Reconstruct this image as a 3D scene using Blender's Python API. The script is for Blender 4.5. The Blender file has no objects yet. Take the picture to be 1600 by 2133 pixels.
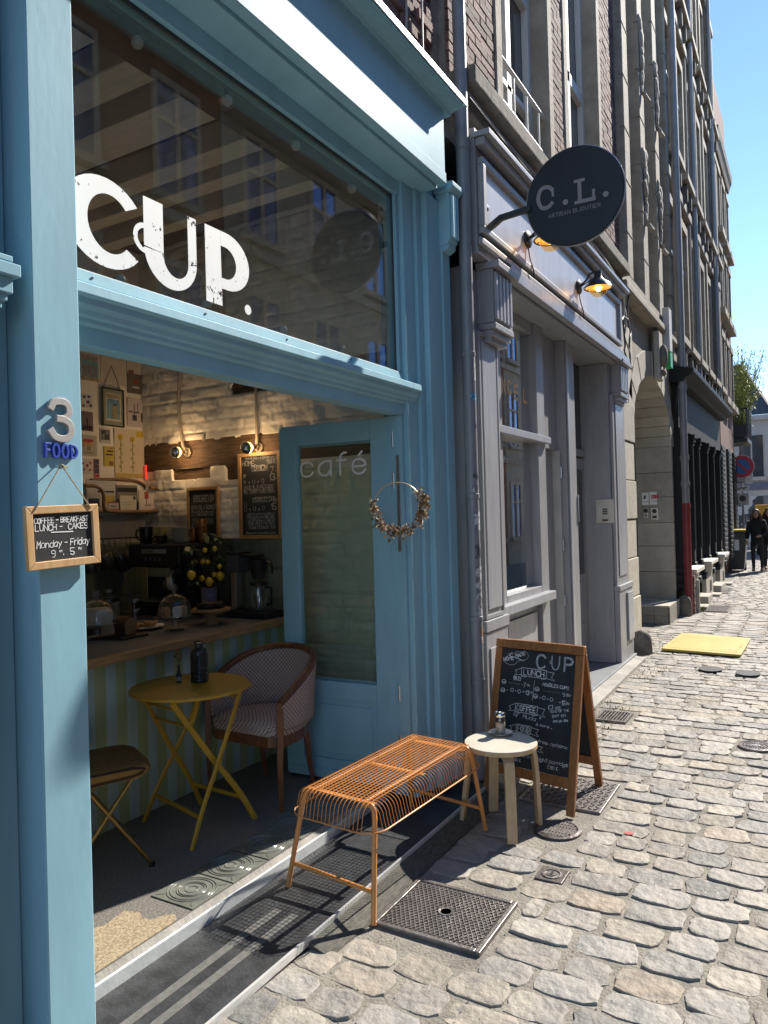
import bpy, bmesh, math, random
from mathutils import Vector, Matrix, noise
rad=math.radians
S=bpy.context.scene; COL=S.collection
# ------------------------------------------------------------------ camera
YAW,PITCH,ROLL,FPX,CAMH,PW,PH=30.2,.43,-1.59,1540.,1.64,1600.,2133.
_y,_p,_r=rad(YAW),rad(PITCH),rad(ROLL)
FW=Vector((math.cos(_y)*math.cos(_p),math.sin(_y)*math.cos(_p),math.sin(_p)))
_R=Vector((math.sin(_y),-math.cos(_y),0)); _U=_R.cross(FW)
RT=_R*math.cos(_r)+_U*math.sin(_r); UP=_U*math.cos(_r)-_R*math.sin(_r)
CP=Vector((0,0,CAMH))
cam=bpy.data.objects.new('camera',bpy.data.cameras.new('camera')); COL.objects.link(cam)
cam.matrix_world=Matrix(((RT.x,UP.x,-FW.x,CP.x),(RT.y,UP.y,-FW.y,CP.y),(RT.z,UP.z,-FW.z,CP.z),(0,0,0,1)))
cam.data.sensor_fit='VERTICAL'; cam.data.sensor_height=36; cam.data.sensor_width=27; cam.data.lens=FPX/PH*36
cam.data.clip_start=.05; cam.data.clip_end=3000
S.camera=cam
# ------------------------------------------------------------------ sky and sun
SUN=Vector((1.19,-.39,1.)).normalized()
elev=math.asin(SUN.z); az=math.atan2(SUN.y,SUN.x)
W=bpy.data.worlds.new('World'); S.world=W; W.use_nodes=True
nt=W.node_tree; nt.nodes.clear()
sky=nt.nodes.new('ShaderNodeTexSky'); sky.sky_type='NISHITA'; sky.sun_disc=False
sky.sun_elevation=elev; sky.sun_rotation=math.pi/2-az
sky.altitude=1200; sky.air_density=1.0; sky.dust_density=0.0; sky.ozone_density=4.0
bg=nt.nodes.new('ShaderNodeBackground'); bg.inputs[1].default_value=.102
wo=nt.nodes.new('ShaderNodeOutputWorld')
nt.links.new(sky.outputs[0],bg.inputs[0]); nt.links.new(bg.outputs[0],wo.inputs[0])
sl=bpy.data.lights.new('sun','SUN'); sl.energy=3.65; sl.angle=rad(.55); sl.color=(1,.94,.84)
so=bpy.data.objects.new('sun',sl); COL.objects.link(so); so.location=SUN*30
so.rotation_euler=(-SUN).to_track_quat('-Z','Y').to_euler()
vs=S.view_settings; S.display_settings.display_device='sRGB'
vs.view_transform='Standard'; vs.look='None'; vs.gamma=1; vs.exposure=1.36; vs.use_curve_mapping=False
S.render.engine='CYCLES'
try:
    S.cycles.max_bounces=8; S.cycles.diffuse_bounces=4; S.cycles.glossy_bounces=4; S.cycles.transparent_max_bounces=16
    S.cycles.sample_clamp_indirect=6; S.cycles.use_denoising=True
except Exception: pass
# ------------------------------------------------------------------ pixels to points (distance always from a plane the thing touches)
def ray(u,v): return FW+RT*((u-PW/2)/FPX)-UP*((v-PH/2)/FPX)
def PZ(u,v,z=0.): d=ray(u,v); return CP+d*((z-CP.z)/d.z)
def PY(u,v,y): d=ray(u,v); return CP+d*(y/d.y)
def PX(u,v,x): d=ray(u,v); return CP+d*(x/d.x)
V=Vector
# ------------------------------------------------------------------ mesh builder
class MB:
    def __init__(s,M=None): s.v=[]; s.f=[]; s.t=[]; s.M=M; s.tone=.5
    def add(s,vs,fs):
        n=len(s.v)
        for p in vs:
            p=V(p); s.v.append(s.M@p if s.M is not None else p)
        for f in fs: s.f.append(tuple(i+n for i in f)); s.t.append(s.tone)
        return s
    def box(s,x0,x1,y0,y1,z0,z1):
        return s.add([(x0,y0,z0),(x1,y0,z0),(x1,y1,z0),(x0,y1,z0),(x0,y0,z1),(x1,y0,z1),(x1,y1,z1),(x0,y1,z1)],
            [(0,3,2,1),(4,5,6,7),(0,1,5,4),(1,2,6,5),(2,3,7,6),(3,0,4,7)])
    def obox(s,c,a,b,d):      # centre, three half axes
        c,a,b,d=map(V,(c,a,b,d))
        P=[c+a*i+b*j+d*k for k in(-1,1) for i,j in((-1,-1),(1,-1),(1,1),(-1,1))]
        return s.add(P,[(0,3,2,1),(4,5,6,7),(0,1,5,4),(1,2,6,5),(2,3,7,6),(3,0,4,7)])
    def beam(s,p,q,w,h,up=(0,0,1)):   # bar from p to q, w sideways, h along up
        p,q=V(p),V(q); d=(q-p); L=d.length; d=d/L; up=V(up); sd=d.cross(up)
        if sd.length<1e-4: sd=d.cross(V((1,0,0)))
        sd.normalize(); u2=sd.cross(d).normalized()
        return s.obox((p+q)/2,d*(L/2),sd*(w/2),u2*(h/2))
    def sweep(s,prof,x0,x1):  # closed profile (y,z), extruded along x
        n=len(prof)
        P=[(x0,y,z) for y,z in prof]+[(x1,y,z) for y,z in prof]
        return s.add(P,[tuple(range(n))[::-1],tuple(range(n,2*n))]+[(i,(i+1)%n,n+(i+1)%n,n+i) for i in range(n)])
    def prism(s,pts,d):       # planar polygon pts (3d) pushed along vector d
        n=len(pts); d=V(d); P=[V(p) for p in pts]; P+= [p+d for p in P]
        return s.add(P,[tuple(range(n))[::-1],tuple(range(n,2*n))]+[(i,(i+1)%n,n+(i+1)%n,n+i) for i in range(n)])
    def tube(s,pts,r,n=8,closed=False,flat=None):
        pts=[V(p) for p in pts]; m=len(pts); R=r if isinstance(r,(list,tuple)) else [r]*m
        P=[];ref=None
        for i,p in enumerate(pts):
            if closed: t=pts[(i+1)%m]-pts[i-1]
            else: t=pts[min(i+1,m-1)]-pts[max(i-1,0)]
            if t.length<1e-9: t=V((0,0,1))
            t.normalize()
            if ref is None:
                ref=V((0,0,1)) if abs(t.z)<.9 else V((1,0,0))
            a=ref-t*ref.dot(t)
            if a.length<1e-5: a=V((1,0,0))-t*t.x
            a.normalize(); ref=a; b=t.cross(a)
            for k in range(n):
                w=2*math.pi*k/n; P.append(p+a*(R[i]*math.cos(w))+b*(R[i]*math.sin(w)*(flat or 1)))
        F=[]
        for i in range(m if closed else m-1):
            j=(i+1)%m
            for k in range(n):
                k2=(k+1)%n; F.append((i*n+k,i*n+k2,j*n+k2,j*n+k))
        if not closed: F+=[tuple(range(n))[::-1],tuple(range((m-1)*n,m*n))]
        return s.add(P,F)
    def lathe(s,prof,c=(0,0,0),n=24,ax=None):  # profile (r,h) about axis ax through c
        c=V(c); ax=V(ax or (0,0,1)).normalized()
        a=V((1,0,0)) if abs(ax.x)<.9 else V((0,1,0)); a=(a-ax*a.dot(ax)).normalized(); b=ax.cross(a)
        P=[];F=[];m=len(prof)
        for r,h in prof:
            for k in range(n):
                w=2*math.pi*k/n; P.append(c+ax*h+a*(max(r,1e-5)*math.cos(w))+b*(max(r,1e-5)*math.sin(w)))
        for i in range(m-1):
            for k in range(n):
                k2=(k+1)%n; F.append((i*n+k,i*n+k2,(i+1)*n+k2,(i+1)*n+k))
        F+=[tuple(range(n))[::-1],tuple(range((m-1)*n,m*n))]
        return s.add(P,F)
    def ball(s,c,r,n=10,sc=(1,1,1)):
        c=V(c);P=[];F=[];h=max(4,n//2)
        for i in range(h+1):
            th=math.pi*i/h
            for k in range(n):
                w=2*math.pi*k/n; rr=max(math.sin(th),1e-4)
                P.append(c+V((r*sc[0]*rr*math.cos(w),r*sc[1]*rr*math.sin(w),-r*sc[2]*math.cos(th))))
        for i in range(h):
            for k in range(n):
                k2=(k+1)%n; F.append((i*n+k,i*n+k2,(i+1)*n+k2,(i+1)*n+k))
        return s.add(P,F)
    def leaf(s,p,d,up,L,w):
        p,d,up=V(p),V(d).normalized(),V(up); sd=d.cross(up)
        if sd.length<1e-4: sd=V((1,0,0))
        sd.normalize(); nn=sd.cross(d)
        return s.add([p,p+d*L*.4+sd*w-nn*L*.04,p+d*L-nn*L*.12,p+d*L*.4-sd*w-nn*L*.04],[(0,1,2),(0,2,3)])
    def build(s,name,mat,parent=None,smooth=0,bevel=0,seg=2,origin=None,kind=None):
        me=bpy.data.meshes.new(name)
        if parent is not None: o0=V((0,0,0))
        elif origin is not None: o0=V(origin)
        else:
            xs=[p.x for p in s.v];ys=[p.y for p in s.v];zs=[p.z for p in s.v]
            o0=V(((min(xs)+max(xs))/2,(min(ys)+max(ys))/2,min(zs)))
        me.from_pydata([tuple(p-o0) for p in s.v],[],s.f)
        at=me.attributes.new('tone','FLOAT','FACE'); at.data.foreach_set('value',s.t)
        me.materials.append(mat); me.update()
        if smooth:
            me.polygons.foreach_set('use_smooth',[True]*len(me.polygons))
            me.set_sharp_from_angle(angle=rad(smooth))
        o=bpy.data.objects.new(name,me); COL.objects.link(o); o.location=o0
        if parent is not None:
            o.parent=parent; o.matrix_parent_inverse=wm(parent).inverted()
        if bevel:
            b=o.modifiers.new('bevel','BEVEL'); b.width=bevel; b.segments=seg; b.limit_method='ANGLE'; b.angle_limit=rad(40); b.harden_normals=False
        if kind: o['kind']=kind
        return o
def wm(o):
    m=Matrix.Translation(o.location)@o.rotation_euler.to_matrix().to_4x4()
    if o.parent is not None: m=wm(o.parent)@o.matrix_parent_inverse@m
    return m
def tag(o,label,cat,group=None):
    o['label']=label;o['category']=cat
    if group:o['group']=group
    return o
def thing(name,label,cat,loc,group=None):
    o=bpy.data.objects.new(name,None); COL.objects.link(o); o.location=loc; o.empty_display_size=.1
    return tag(o,label,cat,group)
def kids(o): return [c for c in COL.objects if c.parent==o]
def copy_tree(o,delta,label=None,parent=None,rz=0):
    c=o.copy(); COL.objects.link(c)
    if parent is None:
        c.location=V(o.location)+V(delta); c.rotation_euler.z+=rz
        if label:c['label']=label
    else: c.parent=parent
    for k in kids(o): copy_tree(k,None,None,c)
    return c
# ------------------------------------------------------------------ materials
_mc={}
def mat(name,col,rough=.6,metal=0.,var=.12,scale=6.,col2=None,bump=0.,bscale=80.,spec=.5,stretch=(1,1,1),tone=0.,rnd=0.,emit=None,estr=0.,detail=6.,thr=None,coat=0.):
    if name in _mc: return _mc[name]
    m=bpy.data.materials.new(name); m.use_nodes=True; _mc[name]=m
    t=m.node_tree; N=t.nodes; L=t.links; b=N['Principled BSDF']
    col=tuple(col)
    tc=N.new('ShaderNodeTexCoord'); mp=N.new('ShaderNodeMapping'); mp.inputs['Scale'].default_value=stretch
    L.new(tc.outputs['Object'],mp.inputs['Vector'])
    cur=None
    if var or col2:
        nz=N.new('ShaderNodeTexNoise'); nz.inputs['Scale'].default_value=scale; nz.inputs['Detail'].default_value=detail; nz.inputs['Roughness'].default_value=.6
        L.new(mp.outputs[0],nz.inputs['Vector'])
        rp=N.new('ShaderNodeMapRange'); a,bb=thr or (.32,.68); rp.inputs[1].default_value=a; rp.inputs[2].default_value=bb
        L.new(nz.outputs[0],rp.inputs[0])
        mx=N.new('ShaderNodeMix'); mx.data_type='RGBA'
        c1=[min(1,c*(1-var)) for c in col]; c2=[min(1,c*(1+var)) for c in col] if col2 is None else col2
        if col2 is not None: c1=col
        mx.inputs[6].default_value=(*c1,1); mx.inputs[7].default_value=(*c2,1)
        L.new(rp.outputs[0],mx.inputs[0]); cur=mx.outputs[2]
    if tone or rnd:
        at=N.new('ShaderNodeAttribute'); at.attribute_name='tone'
        hs=N.new('ShaderNodeHueSaturation'); mr=N.new('ShaderNodeMapRange')
        mr.inputs[3].default_value=1-tone; mr.inputs[4].default_value=1+tone
        if rnd:
            oi=N.new('ShaderNodeObjectInfo'); L.new(oi.outputs['Random'],mr.inputs[0]); mr.inputs[3].default_value=1-rnd; mr.inputs[4].default_value=1+rnd
        else: L.new(at.outputs['Fac'],mr.inputs[0])
        L.new(mr.outputs[0],hs.inputs['Value'])
        if cur is not None: L.new(cur,hs.inputs['Color'])
        else: hs.inputs['Color'].default_value=(*col,1)
        cur=hs.outputs[0]
    if cur is not None: L.new(cur,b.inputs['Base Color'])
    else: b.inputs['Base Color'].default_value=(*col,1)
    b.inputs['Roughness'].default_value=rough; b.inputs['Metallic'].default_value=metal; b.inputs['Specular IOR Level'].default_value=spec
    if coat: b.inputs['Coat Weight'].default_value=coat; b.inputs['Coat Roughness'].default_value=.15
    if bump:
        n2=N.new('ShaderNodeTexNoise'); n2.inputs['Scale'].default_value=bscale; n2.inputs['Detail'].default_value=5
        L.new(mp.outputs[0],n2.inputs['Vector'])
        bp=N.new('ShaderNodeBump'); bp.inputs['Strength'].default_value=min(1,bump); bp.inputs['Distance'].default_value=.01 if bump<=1 else .01*bump
        L.new(n2.outputs[0],bp.inputs['Height']); L.new(bp.outputs[0],b.inputs['Normal'])
    if emit: b.inputs['Emission Color'].default_value=(*emit,1); b.inputs['Emission Strength'].default_value=estr
    return m
def wood(name,col,col2,rough=.5,stretch=(1,1,1),scale=14,bump=.15):
    return mat(name,col,rough,col2=col2,scale=scale,stretch=stretch,bump=bump,bscale=60,thr=(.3,.7))
def glass(name,tint=(.92,.95,.94),refl=1.0,rough=0.):
    if name in _mc: return _mc[name]
    m=bpy.data.materials.new(name); m.use_nodes=True; _mc[name]=m
    t=m.node_tree; N=t.nodes; L=t.links; N.clear()
    tr=N.new('ShaderNodeBsdfTransparent'); tr.inputs[0].default_value=(*tint,1)
    gl=N.new('ShaderNodeBsdfGlossy'); gl.inputs['Roughness'].default_value=rough; gl.inputs['Color'].default_value=(1,1,1,1)
    lw=N.new('ShaderNodeLayerWeight'); lw.inputs[0].default_value=.5
    pw=N.new('ShaderNodeMath'); pw.operation='POWER'; pw.inputs[1].default_value=5; L.new(lw.outputs['Facing'],pw.inputs[0])
    sc=N.new('ShaderNodeMath'); sc.operation='MULTIPLY_ADD'; sc.inputs[1].default_value=.96; sc.inputs[2].default_value=.04; L.new(pw.outputs[0],sc.inputs[0])
    mu=N.new('ShaderNodeMath'); mu.operation='MULTIPLY'; mu.inputs[1].default_value=refl; mu.use_clamp=True
    mx=N.new('ShaderNodeMixShader'); out=N.new('ShaderNodeOutputMaterial')
    L.new(sc.outputs[0],mu.inputs[0]); L.new(mu.outputs[0],mx.inputs[0]); L.new(tr.outputs[0],mx.inputs[1]); L.new(gl.outputs[0],mx.inputs[2]); L.new(mx.outputs[0],out.inputs[0])
    return m
MT={}
BLUE=mat('blue_paint',(.262,.465,.555),.52,spec=.15,var=.10,scale=2.2,stretch=(1.6,1.6,.5),bump=.06,bscale=26,detail=9)
GREY=mat('grey_paint',(.29,.285,.295),.42,var=.1,scale=4,stretch=(5,5,.8),bump=.12,bscale=35)
GREYL=mat('grey_panel_paint',(.33,.33,.35),.34,var=.12,scale=5,stretch=(4,4,.4),bump=.1,bscale=20)
WHITE=mat('white_vinyl',(.82,.82,.80),.6,var=.03)
CHALK=mat('chalk',(.72,.72,.70),.9,var=.2,scale=60,thr=(.35,.6))
CHALKD=mat('faded_chalk',(.36,.38,.38),.9,var=.3,scale=70,thr=(.35,.6))
SLATE=mat('chalkboard_black',(.011,.015,.018),.6,var=.5,scale=5,stretch=(1,1.4,.6),col2=(.034,.039,.041),thr=(.35,.85))
GLASS=glass('window_glass',(.91,.95,.94),2.6)
GLASSC=glass('clear_glass',(.93,.95,.94),2.5)
BLACKM=mat('black_metal',(.02,.02,.022),.4,var=.2)
DARK=mat('dark_void',(.015,.015,.016),.9)
CHROME=mat('chrome',(.75,.75,.75),.12,1.0,var=.03)
STEEL=mat('brushed_steel',(.5,.5,.5),.35,1.0,var=.08,scale=30)
GALV=mat('galvanised_strip',(.66,.69,.70),.42,.25,var=.12,scale=14,bump=.1,bscale=40)
def wear(m,dirt,chip,dthr=(.60,.78),cthr=.735,dscale=3.2,cscale=38,amt=.45):
    """grime patches and small chips, over whatever colour the paint already has"""
    t=m.node_tree;N=t.nodes;L=t.links;b=N['Principled BSDF']; src=b.inputs['Base Color'].links[0].from_socket
    tc=N.new('ShaderNodeTexCoord')
    mp=N.new('ShaderNodeMapping'); mp.inputs['Scale'].default_value=(1.6,1.6,.55); L.new(tc.outputs['Object'],mp.inputs[0])
    n1=N.new('ShaderNodeTexNoise'); n1.inputs['Scale'].default_value=dscale; n1.inputs['Detail'].default_value=10; n1.inputs['Roughness'].default_value=.68; L.new(mp.outputs[0],n1.inputs['Vector'])
    r1=N.new('ShaderNodeMapRange'); r1.inputs[1].default_value=dthr[0]; r1.inputs[2].default_value=dthr[1]; r1.inputs[4].default_value=amt; L.new(n1.outputs[0],r1.inputs[0])
    m1=N.new('ShaderNodeMix'); m1.data_type='RGBA'; m1.inputs[7].default_value=(*dirt,1); L.new(r1.outputs[0],m1.inputs[0]); L.new(src,m1.inputs[6])
    n2=N.new('ShaderNodeTexNoise'); n2.inputs['Scale'].default_value=cscale; n2.inputs['Detail'].default_value=4; L.new(tc.outputs['Object'],n2.inputs['Vector'])
    g=N.new('ShaderNodeMath'); g.operation='GREATER_THAN'; g.inputs[1].default_value=cthr; L.new(n2.outputs[0],g.inputs[0])
    m2=N.new('ShaderNodeMix'); m2.data_type='RGBA'; m2.inputs[7].default_value=(*chip,1); L.new(g.outputs[0],m2.inputs[0]); L.new(m1.outputs[2],m2.inputs[6]); L.new(m2.outputs[2],b.inputs['Base Color'])
wear(BLUE,(.16,.27,.31),(.46,.60,.64)); wear(GREY,(.15,.145,.14),(.46,.45,.44)); wear(GREYL,(.19,.185,.18),(.5,.5,.5),dthr=(.55,.75))
# ------------------------------------------------------------------ single-stroke lettering
GL={'A':"02 28 42|14 34",'B':"02 08|~08 38 47 46 35 05|~05 35 44 43 32 02",'C':"~47 38 18 06 04 12 32 43",'D':"02 08|~08 28 46 44 22 02",'E':"48 08 02 42|05 35",'F':"48 08 02|05 35",
'G':"~47 38 18 06 04 12 32 43 45|45 25",'H':"02 08|42 48|05 45",'I':"02 08",'J':"~48 43 32 12 03",'K':"02 08|48 05 42",'L':"08 02 42",'M':"02 08 25 48 42",'N':"02 08 42 48",
'O':"~28 18 06 04 12 32 44 46 38 28",'P':"02 08|~08 38 47 46 35 05",'Q':"~28 18 06 04 12 32 44 46 38 28|33 42",'R':"02 08|~08 38 47 46 35 05|25 42",'S':"~47 38 18 07 06 15 35 44 43 32 12 03",
'T':"08 48|28 22",'U':"~08 04 12 32 44 48",'V':"08 22 48",'W':"08 12 26 32 48",'X':"02 48|08 42",'Y':"08 25 48|25 22",'Z':"08 48 02 42",
'0':"~28 18 06 04 12 32 44 46 38 28",'1':"16 28 22",'2':"~07 18 38 47 46 02|02 42",'3':"~07 18 38 47 46 25|~25 44 43 32 12 03",'4':"38 04 44|35 32",'5':"48 08 05|~05 35 44 43 32 12 03",
'6':"~38 16 04 03 12 32 43 44 35 15 04",'7':"08 48 12",'8':"~25 06 07 18 38 47 46 25 04 03 12 32 43 44 25",'9':"~45 35 15 06 07 18 38 47 46 44 32 12",
'a':"~46 26 05 03 12 32 44|46 42",'b':"08 02|~05 26 36 45 43 32 12 03",'c':"~45 36 16 05 03 12 32 43",'d':"48 42|~45 36 16 05 03 12 32 43",'e':"~04 44 45 36 16 05 03 12 32 43",'f':"~38 28 17 12|06 36",
'g':"~45 36 16 05 03 12 32 43|~46 41 30 10 01",'h':"08 02|~04 16 36 44 42",'i':"06 02|07 08",'k':"08 02|36 04 32",'l':"08 02",'m':"06 02|~04 16 25 22|~24 36 45 42",'n':"06 02|~04 16 36 44 42",
'o':"~26 16 05 03 12 32 43 45 36 26",'p':"06 00|~05 16 36 45 43 32 12 03",'q':"46 40|~45 36 16 05 03 12 32 43",'r':"06 02|~04 16 36",'s':"~45 36 16 05 14 34 43 32 12 03",'t':"18 13 22 32|06 36",'u':"~06 03 12 32 43|46 42",
'v':"06 22 46",'w':"06 12 25 32 46",'x':"02 46|06 42",'y':"06 23|46 10",'z':"06 46 02 42",'é':"~04 44 45 36 16 05 03 12 32 43|27 38",'.':"02 03",',':"12 01",'-':"05 35",'(':"~18 06 04 12",')':"~08 16 14 02",
'€':"~47 38 18 06 04 12 32 43|05 25|04 24",'@':"~34 24 25 35 33 44 46 38 18 06 04 12 32",':':"03 04|06 07",'+':"04 44|26 22",'/':"02 48",'&':"~42 16 17 28 37 04 03 12 22 44","'":"07 08",'*':"15 35|24 26",'>':"~25 08 04 22 36 48 25",
'!':"08 04|02 03",'~':"~04 15 23 34 43",'=':"06 46|04 44"}
def chaikin(p,n=2):
    for _ in range(n):
        q=[p[0]]
        for a,b in zip(p,p[1:]): q+=[a*.75+b*.25,a*.25+b*.75]
        q.append(p[-1]); p=q
    return p
def glyph(ch):
    out=[]
    for st in GL[ch].split('|'):
        sm=st[0]=='~'; st=st.lstrip('~')
        pts=[V((int(w[0])/6,(int(w[1])-2)/6)) for w in st.split()]
        out.append(chaikin(pts) if sm else pts)
    return out
def ribbon(mb,pts,th,o,ux,uy,dep=0.,lift=0.,taper=False):   # flat 2-D polyline as a ribbon in plane o+ux*x+uy*y
    nn=ux.cross(uy).normalized(); m=len(pts)
    if m<2: return
    pts=[p.copy() for p in pts]; clo=m>3 and (pts[0]-pts[-1]).length<1e-6
    d0=(pts[1]-pts[0]); d1=(pts[-1]-pts[-2])
    if d0.length>1e-9 and not clo: pts[0]=pts[0]-d0.normalized()*th*.4
    if d1.length>1e-9 and not clo: pts[-1]=pts[-1]+d1.normalized()*th*.4
    Lf,Rt=[],[]
    for i,p in enumerate(pts):
        a=(pts[i]-pts[i-1]) if i else (pts[1]-pts[0]); b=(pts[i+1]-pts[i]) if i<m-1 else a
        if clo and i in (0,m-1): a=pts[-1]-pts[-2]; b=pts[1]-pts[0]
        if a.length<1e-9:a=b
        if b.length<1e-9:b=a
        if a.length<1e-9: a=b=V((1,0))
        a=a.normalized();b=b.normalized()
        na=V((-a.y,a.x));nb=V((-b.y,b.x)); s=na+nb
        if s.length<.3: s=na
        s.normalize(); k=th*.5/max(.5,s.dot(na))
        Lf.append(p+s*k);Rt.append(p-s*k)
    to=lambda q,l:o+ux*q.x+uy*q.y+nn*l
    P=[to(q,lift+dep) for q in Lf]+[to(q,lift+dep) for q in Rt]
    F=[(i,m+i,m+i+1,i+1) for i in range(m-1)]
    if dep:
        P+=[to(q,lift) for q in Lf]+[to(q,lift) for q in Rt]
        F+=[(2*m+i,i,i+1,2*m+i+1) for i in range(m-1)]+[(m+i,3*m+i,3*m+i+1,m+i+1) for i in range(m-1)]+([] if clo else [(0,2*m,3*m,m),(m-1,2*m-1,4*m-1,3*m-1)])
    mb.add(P,F)
def text(mb,s,o,ux,uy,size,th,gap=.22,jit=0.,wid=1.,dep=0.,lift=.0006,slant=0.,rng=None,align=0,base=0.):
    rng=rng or random.Random(hash(s)%1000 if False else sum(map(ord,s)))
    ux,uy=V(ux).normalized(),V(uy).normalized(); x=0.; jobs=[]
    for ch in s:
        if ch==' ': x+=.5*wid; continue
        st=glyph(ch); w=max(p.x for q in st for p in q)
        jy=rng.uniform(-jit,jit);js=1+rng.uniform(-jit,jit)
        for q in st: jobs.append([V(((x+p.x*wid+slant*p.y)*size,(p.y*js+jy)*size)) for p in q])
        x+=w*wid+gap
    tot=(x-gap)*size; off=-tot*align
    for k,q in enumerate(jobs):
        ribbon(mb,[p+V((off,0)) for p in q],th*(1+(rng.uniform(-.3,.25) if jit else 0)),V(o),ux,uy,dep,lift+.00007*(k%5))
    return tot
# ================================================================== GROUND, COBBLES
rng=random.Random(7)
def nz(x,y,z=0.,s=1.): return noise.noise(V((x*s,y*s,z)))
SAND=mat('joint_sand',(.17,.155,.13),.95,col2=(.29,.265,.225),scale=5,bump=.9,bscale=70)
COB=mat('cobble_stone',(.20,.19,.175),.7,col2=(.34,.305,.26),scale=7,tone=.26,bump=1.3,bscale=26,detail=10)
_t=COB.node_tree;_N=_t.nodes;_L=_t.links;_b=_N['Principled BSDF'];_src=_b.inputs['Base Color'].links[0].from_socket
_at=_N.new('ShaderNodeAttribute'); _at.attribute_name='tone'; _mm=_N.new('ShaderNodeMath'); _mm.operation='MULTIPLY'; _mm.inputs[1].default_value=7.3; _L.new(_at.outputs['Fac'],_mm.inputs[0])
_fr=_N.new('ShaderNodeMath'); _fr.operation='FRACT'; _L.new(_mm.outputs[0],_fr.inputs[0]); _cr=_N.new('ShaderNodeValToRGB'); _L.new(_fr.outputs[0],_cr.inputs[0])
_e=_cr.color_ramp.elements; _e[0].position=0;_e[0].color=(.90,.93,.97,1);_e[1].position=1;_e[1].color=(1.,.90,.79,1)
for _p,_c in ((.25,(.95,.96,.97,1)),(.55,(1,.98,.95,1)),(.9,(1.,.95,.89,1))): _q=_e.new(_p);_q.color=_c
_mu=_N.new('ShaderNodeMix'); _mu.data_type='RGBA'; _mu.blend_type='MULTIPLY'; _mu.inputs[0].default_value=1; _L.new(_src,_mu.inputs[6]); _L.new(_cr.outputs[0],_mu.inputs[7]); _L.new(_mu.outputs[2],_b.inputs['Base Color'])
wear(COB,(.10,.095,.085),(.42,.40,.36),dthr=(.56,.74),dscale=9,cscale=60,cthr=.70,amt=.5)
g=MB(); 
def gh(x,y):                      # the sett bed: level street, a little swell against the near end of the doorstep
    h=.006*nz(x,y,3,1.3)
    if x<2.6 and y>1.2: h+=.03*max(0,min(1,(2.5-x)/.7))*max(0,min(1,(y-1.2)/.4))
    return h
X0,X1,Y0,Y1=-1.,14.,-1.6,1.9; nx,ny=150,35
P=[(X0+(X1-X0)*i/nx,Y0+(Y1-Y0)*j/ny) for j in range(ny+1) for i in range(nx+1)]
g.add([(x,y,gh(x,y) if X0<x<X1 and Y0<y<Y1 else 0) for x,y in P],[(j*(nx+1)+i,j*(nx+1)+i+1,(j+1)*(nx+1)+i+1,(j+1)*(nx+1)+i) for j in range(ny) for i in range(nx)])
B=[(-300,-300),(600,-300),(600,300),(-300,300)]; C4=[(X0,Y0),(X1,Y0),(X1,Y1),(X0,Y1)]
g.add([(x,y,0) for x,y in B+C4],[(0,1,5,4),(1,2,6,5),(2,3,7,6),(3,0,4,7)])
ground=g.build('cobbled_street',SAND,origin=(0,0,0),smooth=40,kind='structure')
def stone(mb,cx,cy,lx,ly,ang,h,rg,n=17):
    ca,sa=math.cos(ang),math.sin(ang); tx,ty=rg.uniform(-.03,.03),rg.uniform(-.03,.03); ph=rg.uniform(0,99)
    pw=rg.uniform(4.5,11); out=[]
    for k in range(n):
        w=2*math.pi*(k+.5*rg.random()*.6)/n; c,s=math.cos(w),math.sin(w)
        r=1/((abs(c)**pw+abs(s)**pw)**(1/pw)); r*=1+.09*noise.noise(V((c*1.7+ph,s*1.7,ph)))+rg.uniform(-.05,.05)
        out.append((r*c*lx/2,r*s*ly/2))
    rings=((1.02,-.03),(1.,h*.45),(.975,h*.88),(.93,h),(.72,h),(.4,h)); P=[]
    b=gh(cx,cy)
    for q,(sc,z) in enumerate(rings):
        for x,y in out:
            x*=sc;y*=sc; dz=(x*tx+y*ty)+(.0055*noise.noise(V((x*16+ph,y*16,1.)))if q>1 else 0)
            P.append((cx+x*ca-y*sa,cy+x*sa+y*ca,b+z+(dz if q else 0)))
    P.append((cx,cy,b+h*1.0+.003*rg.uniform(-1,1)))
    F=[(i*n+k,i*n+(k+1)%n,(i+1)*n+(k+1)%n,(i+1)*n+k) for i in range(len(rings)-1) for k in range(n)]
    F+=[((len(rings)-1)*n+k,(len(rings)-1)*n+(k+1)%n,len(rings)*n) for k in range(n)]
    t=rg.random()
    mb.tone=t*.8+.1 if rg.random()>.12 else rg.choice((.0,1.)); mb.add(P,F)
HOLES=[(2.525,2.955,1.108,1.60),(4.02,4.50,1.04,1.51),(3.18,3.32,1.00,1.135),(5.80,6.15,1.28,1.56),(5.5,5.75,.27,.50),(12.6,13.6,1.2,1.7)]
def ylim(x):                       # where the setts stop against the frontages
    if x<4.2: return 1.60 if x>2.25 else 1.70
    if x<5.2: return 1.62
    if x<8.35: return 1.60+.012*(x-5.2)
    return 1.84 if x<9.2 else (2.0 if x<12.2 else 1.70)
def visible(x,y):
    q=V((x,y,0))-CP; w=q.dot(FW)
    if w<.3: return 0
    u=PW/2+FPX*q.dot(RT)/w; v=PH/2-FPX*q.dot(UP)/w
    return (1/w**2)*min(1,1.6/w+.05) if -60<u<1650 and v<2190 else 0
stones=[]; x=.7
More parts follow.
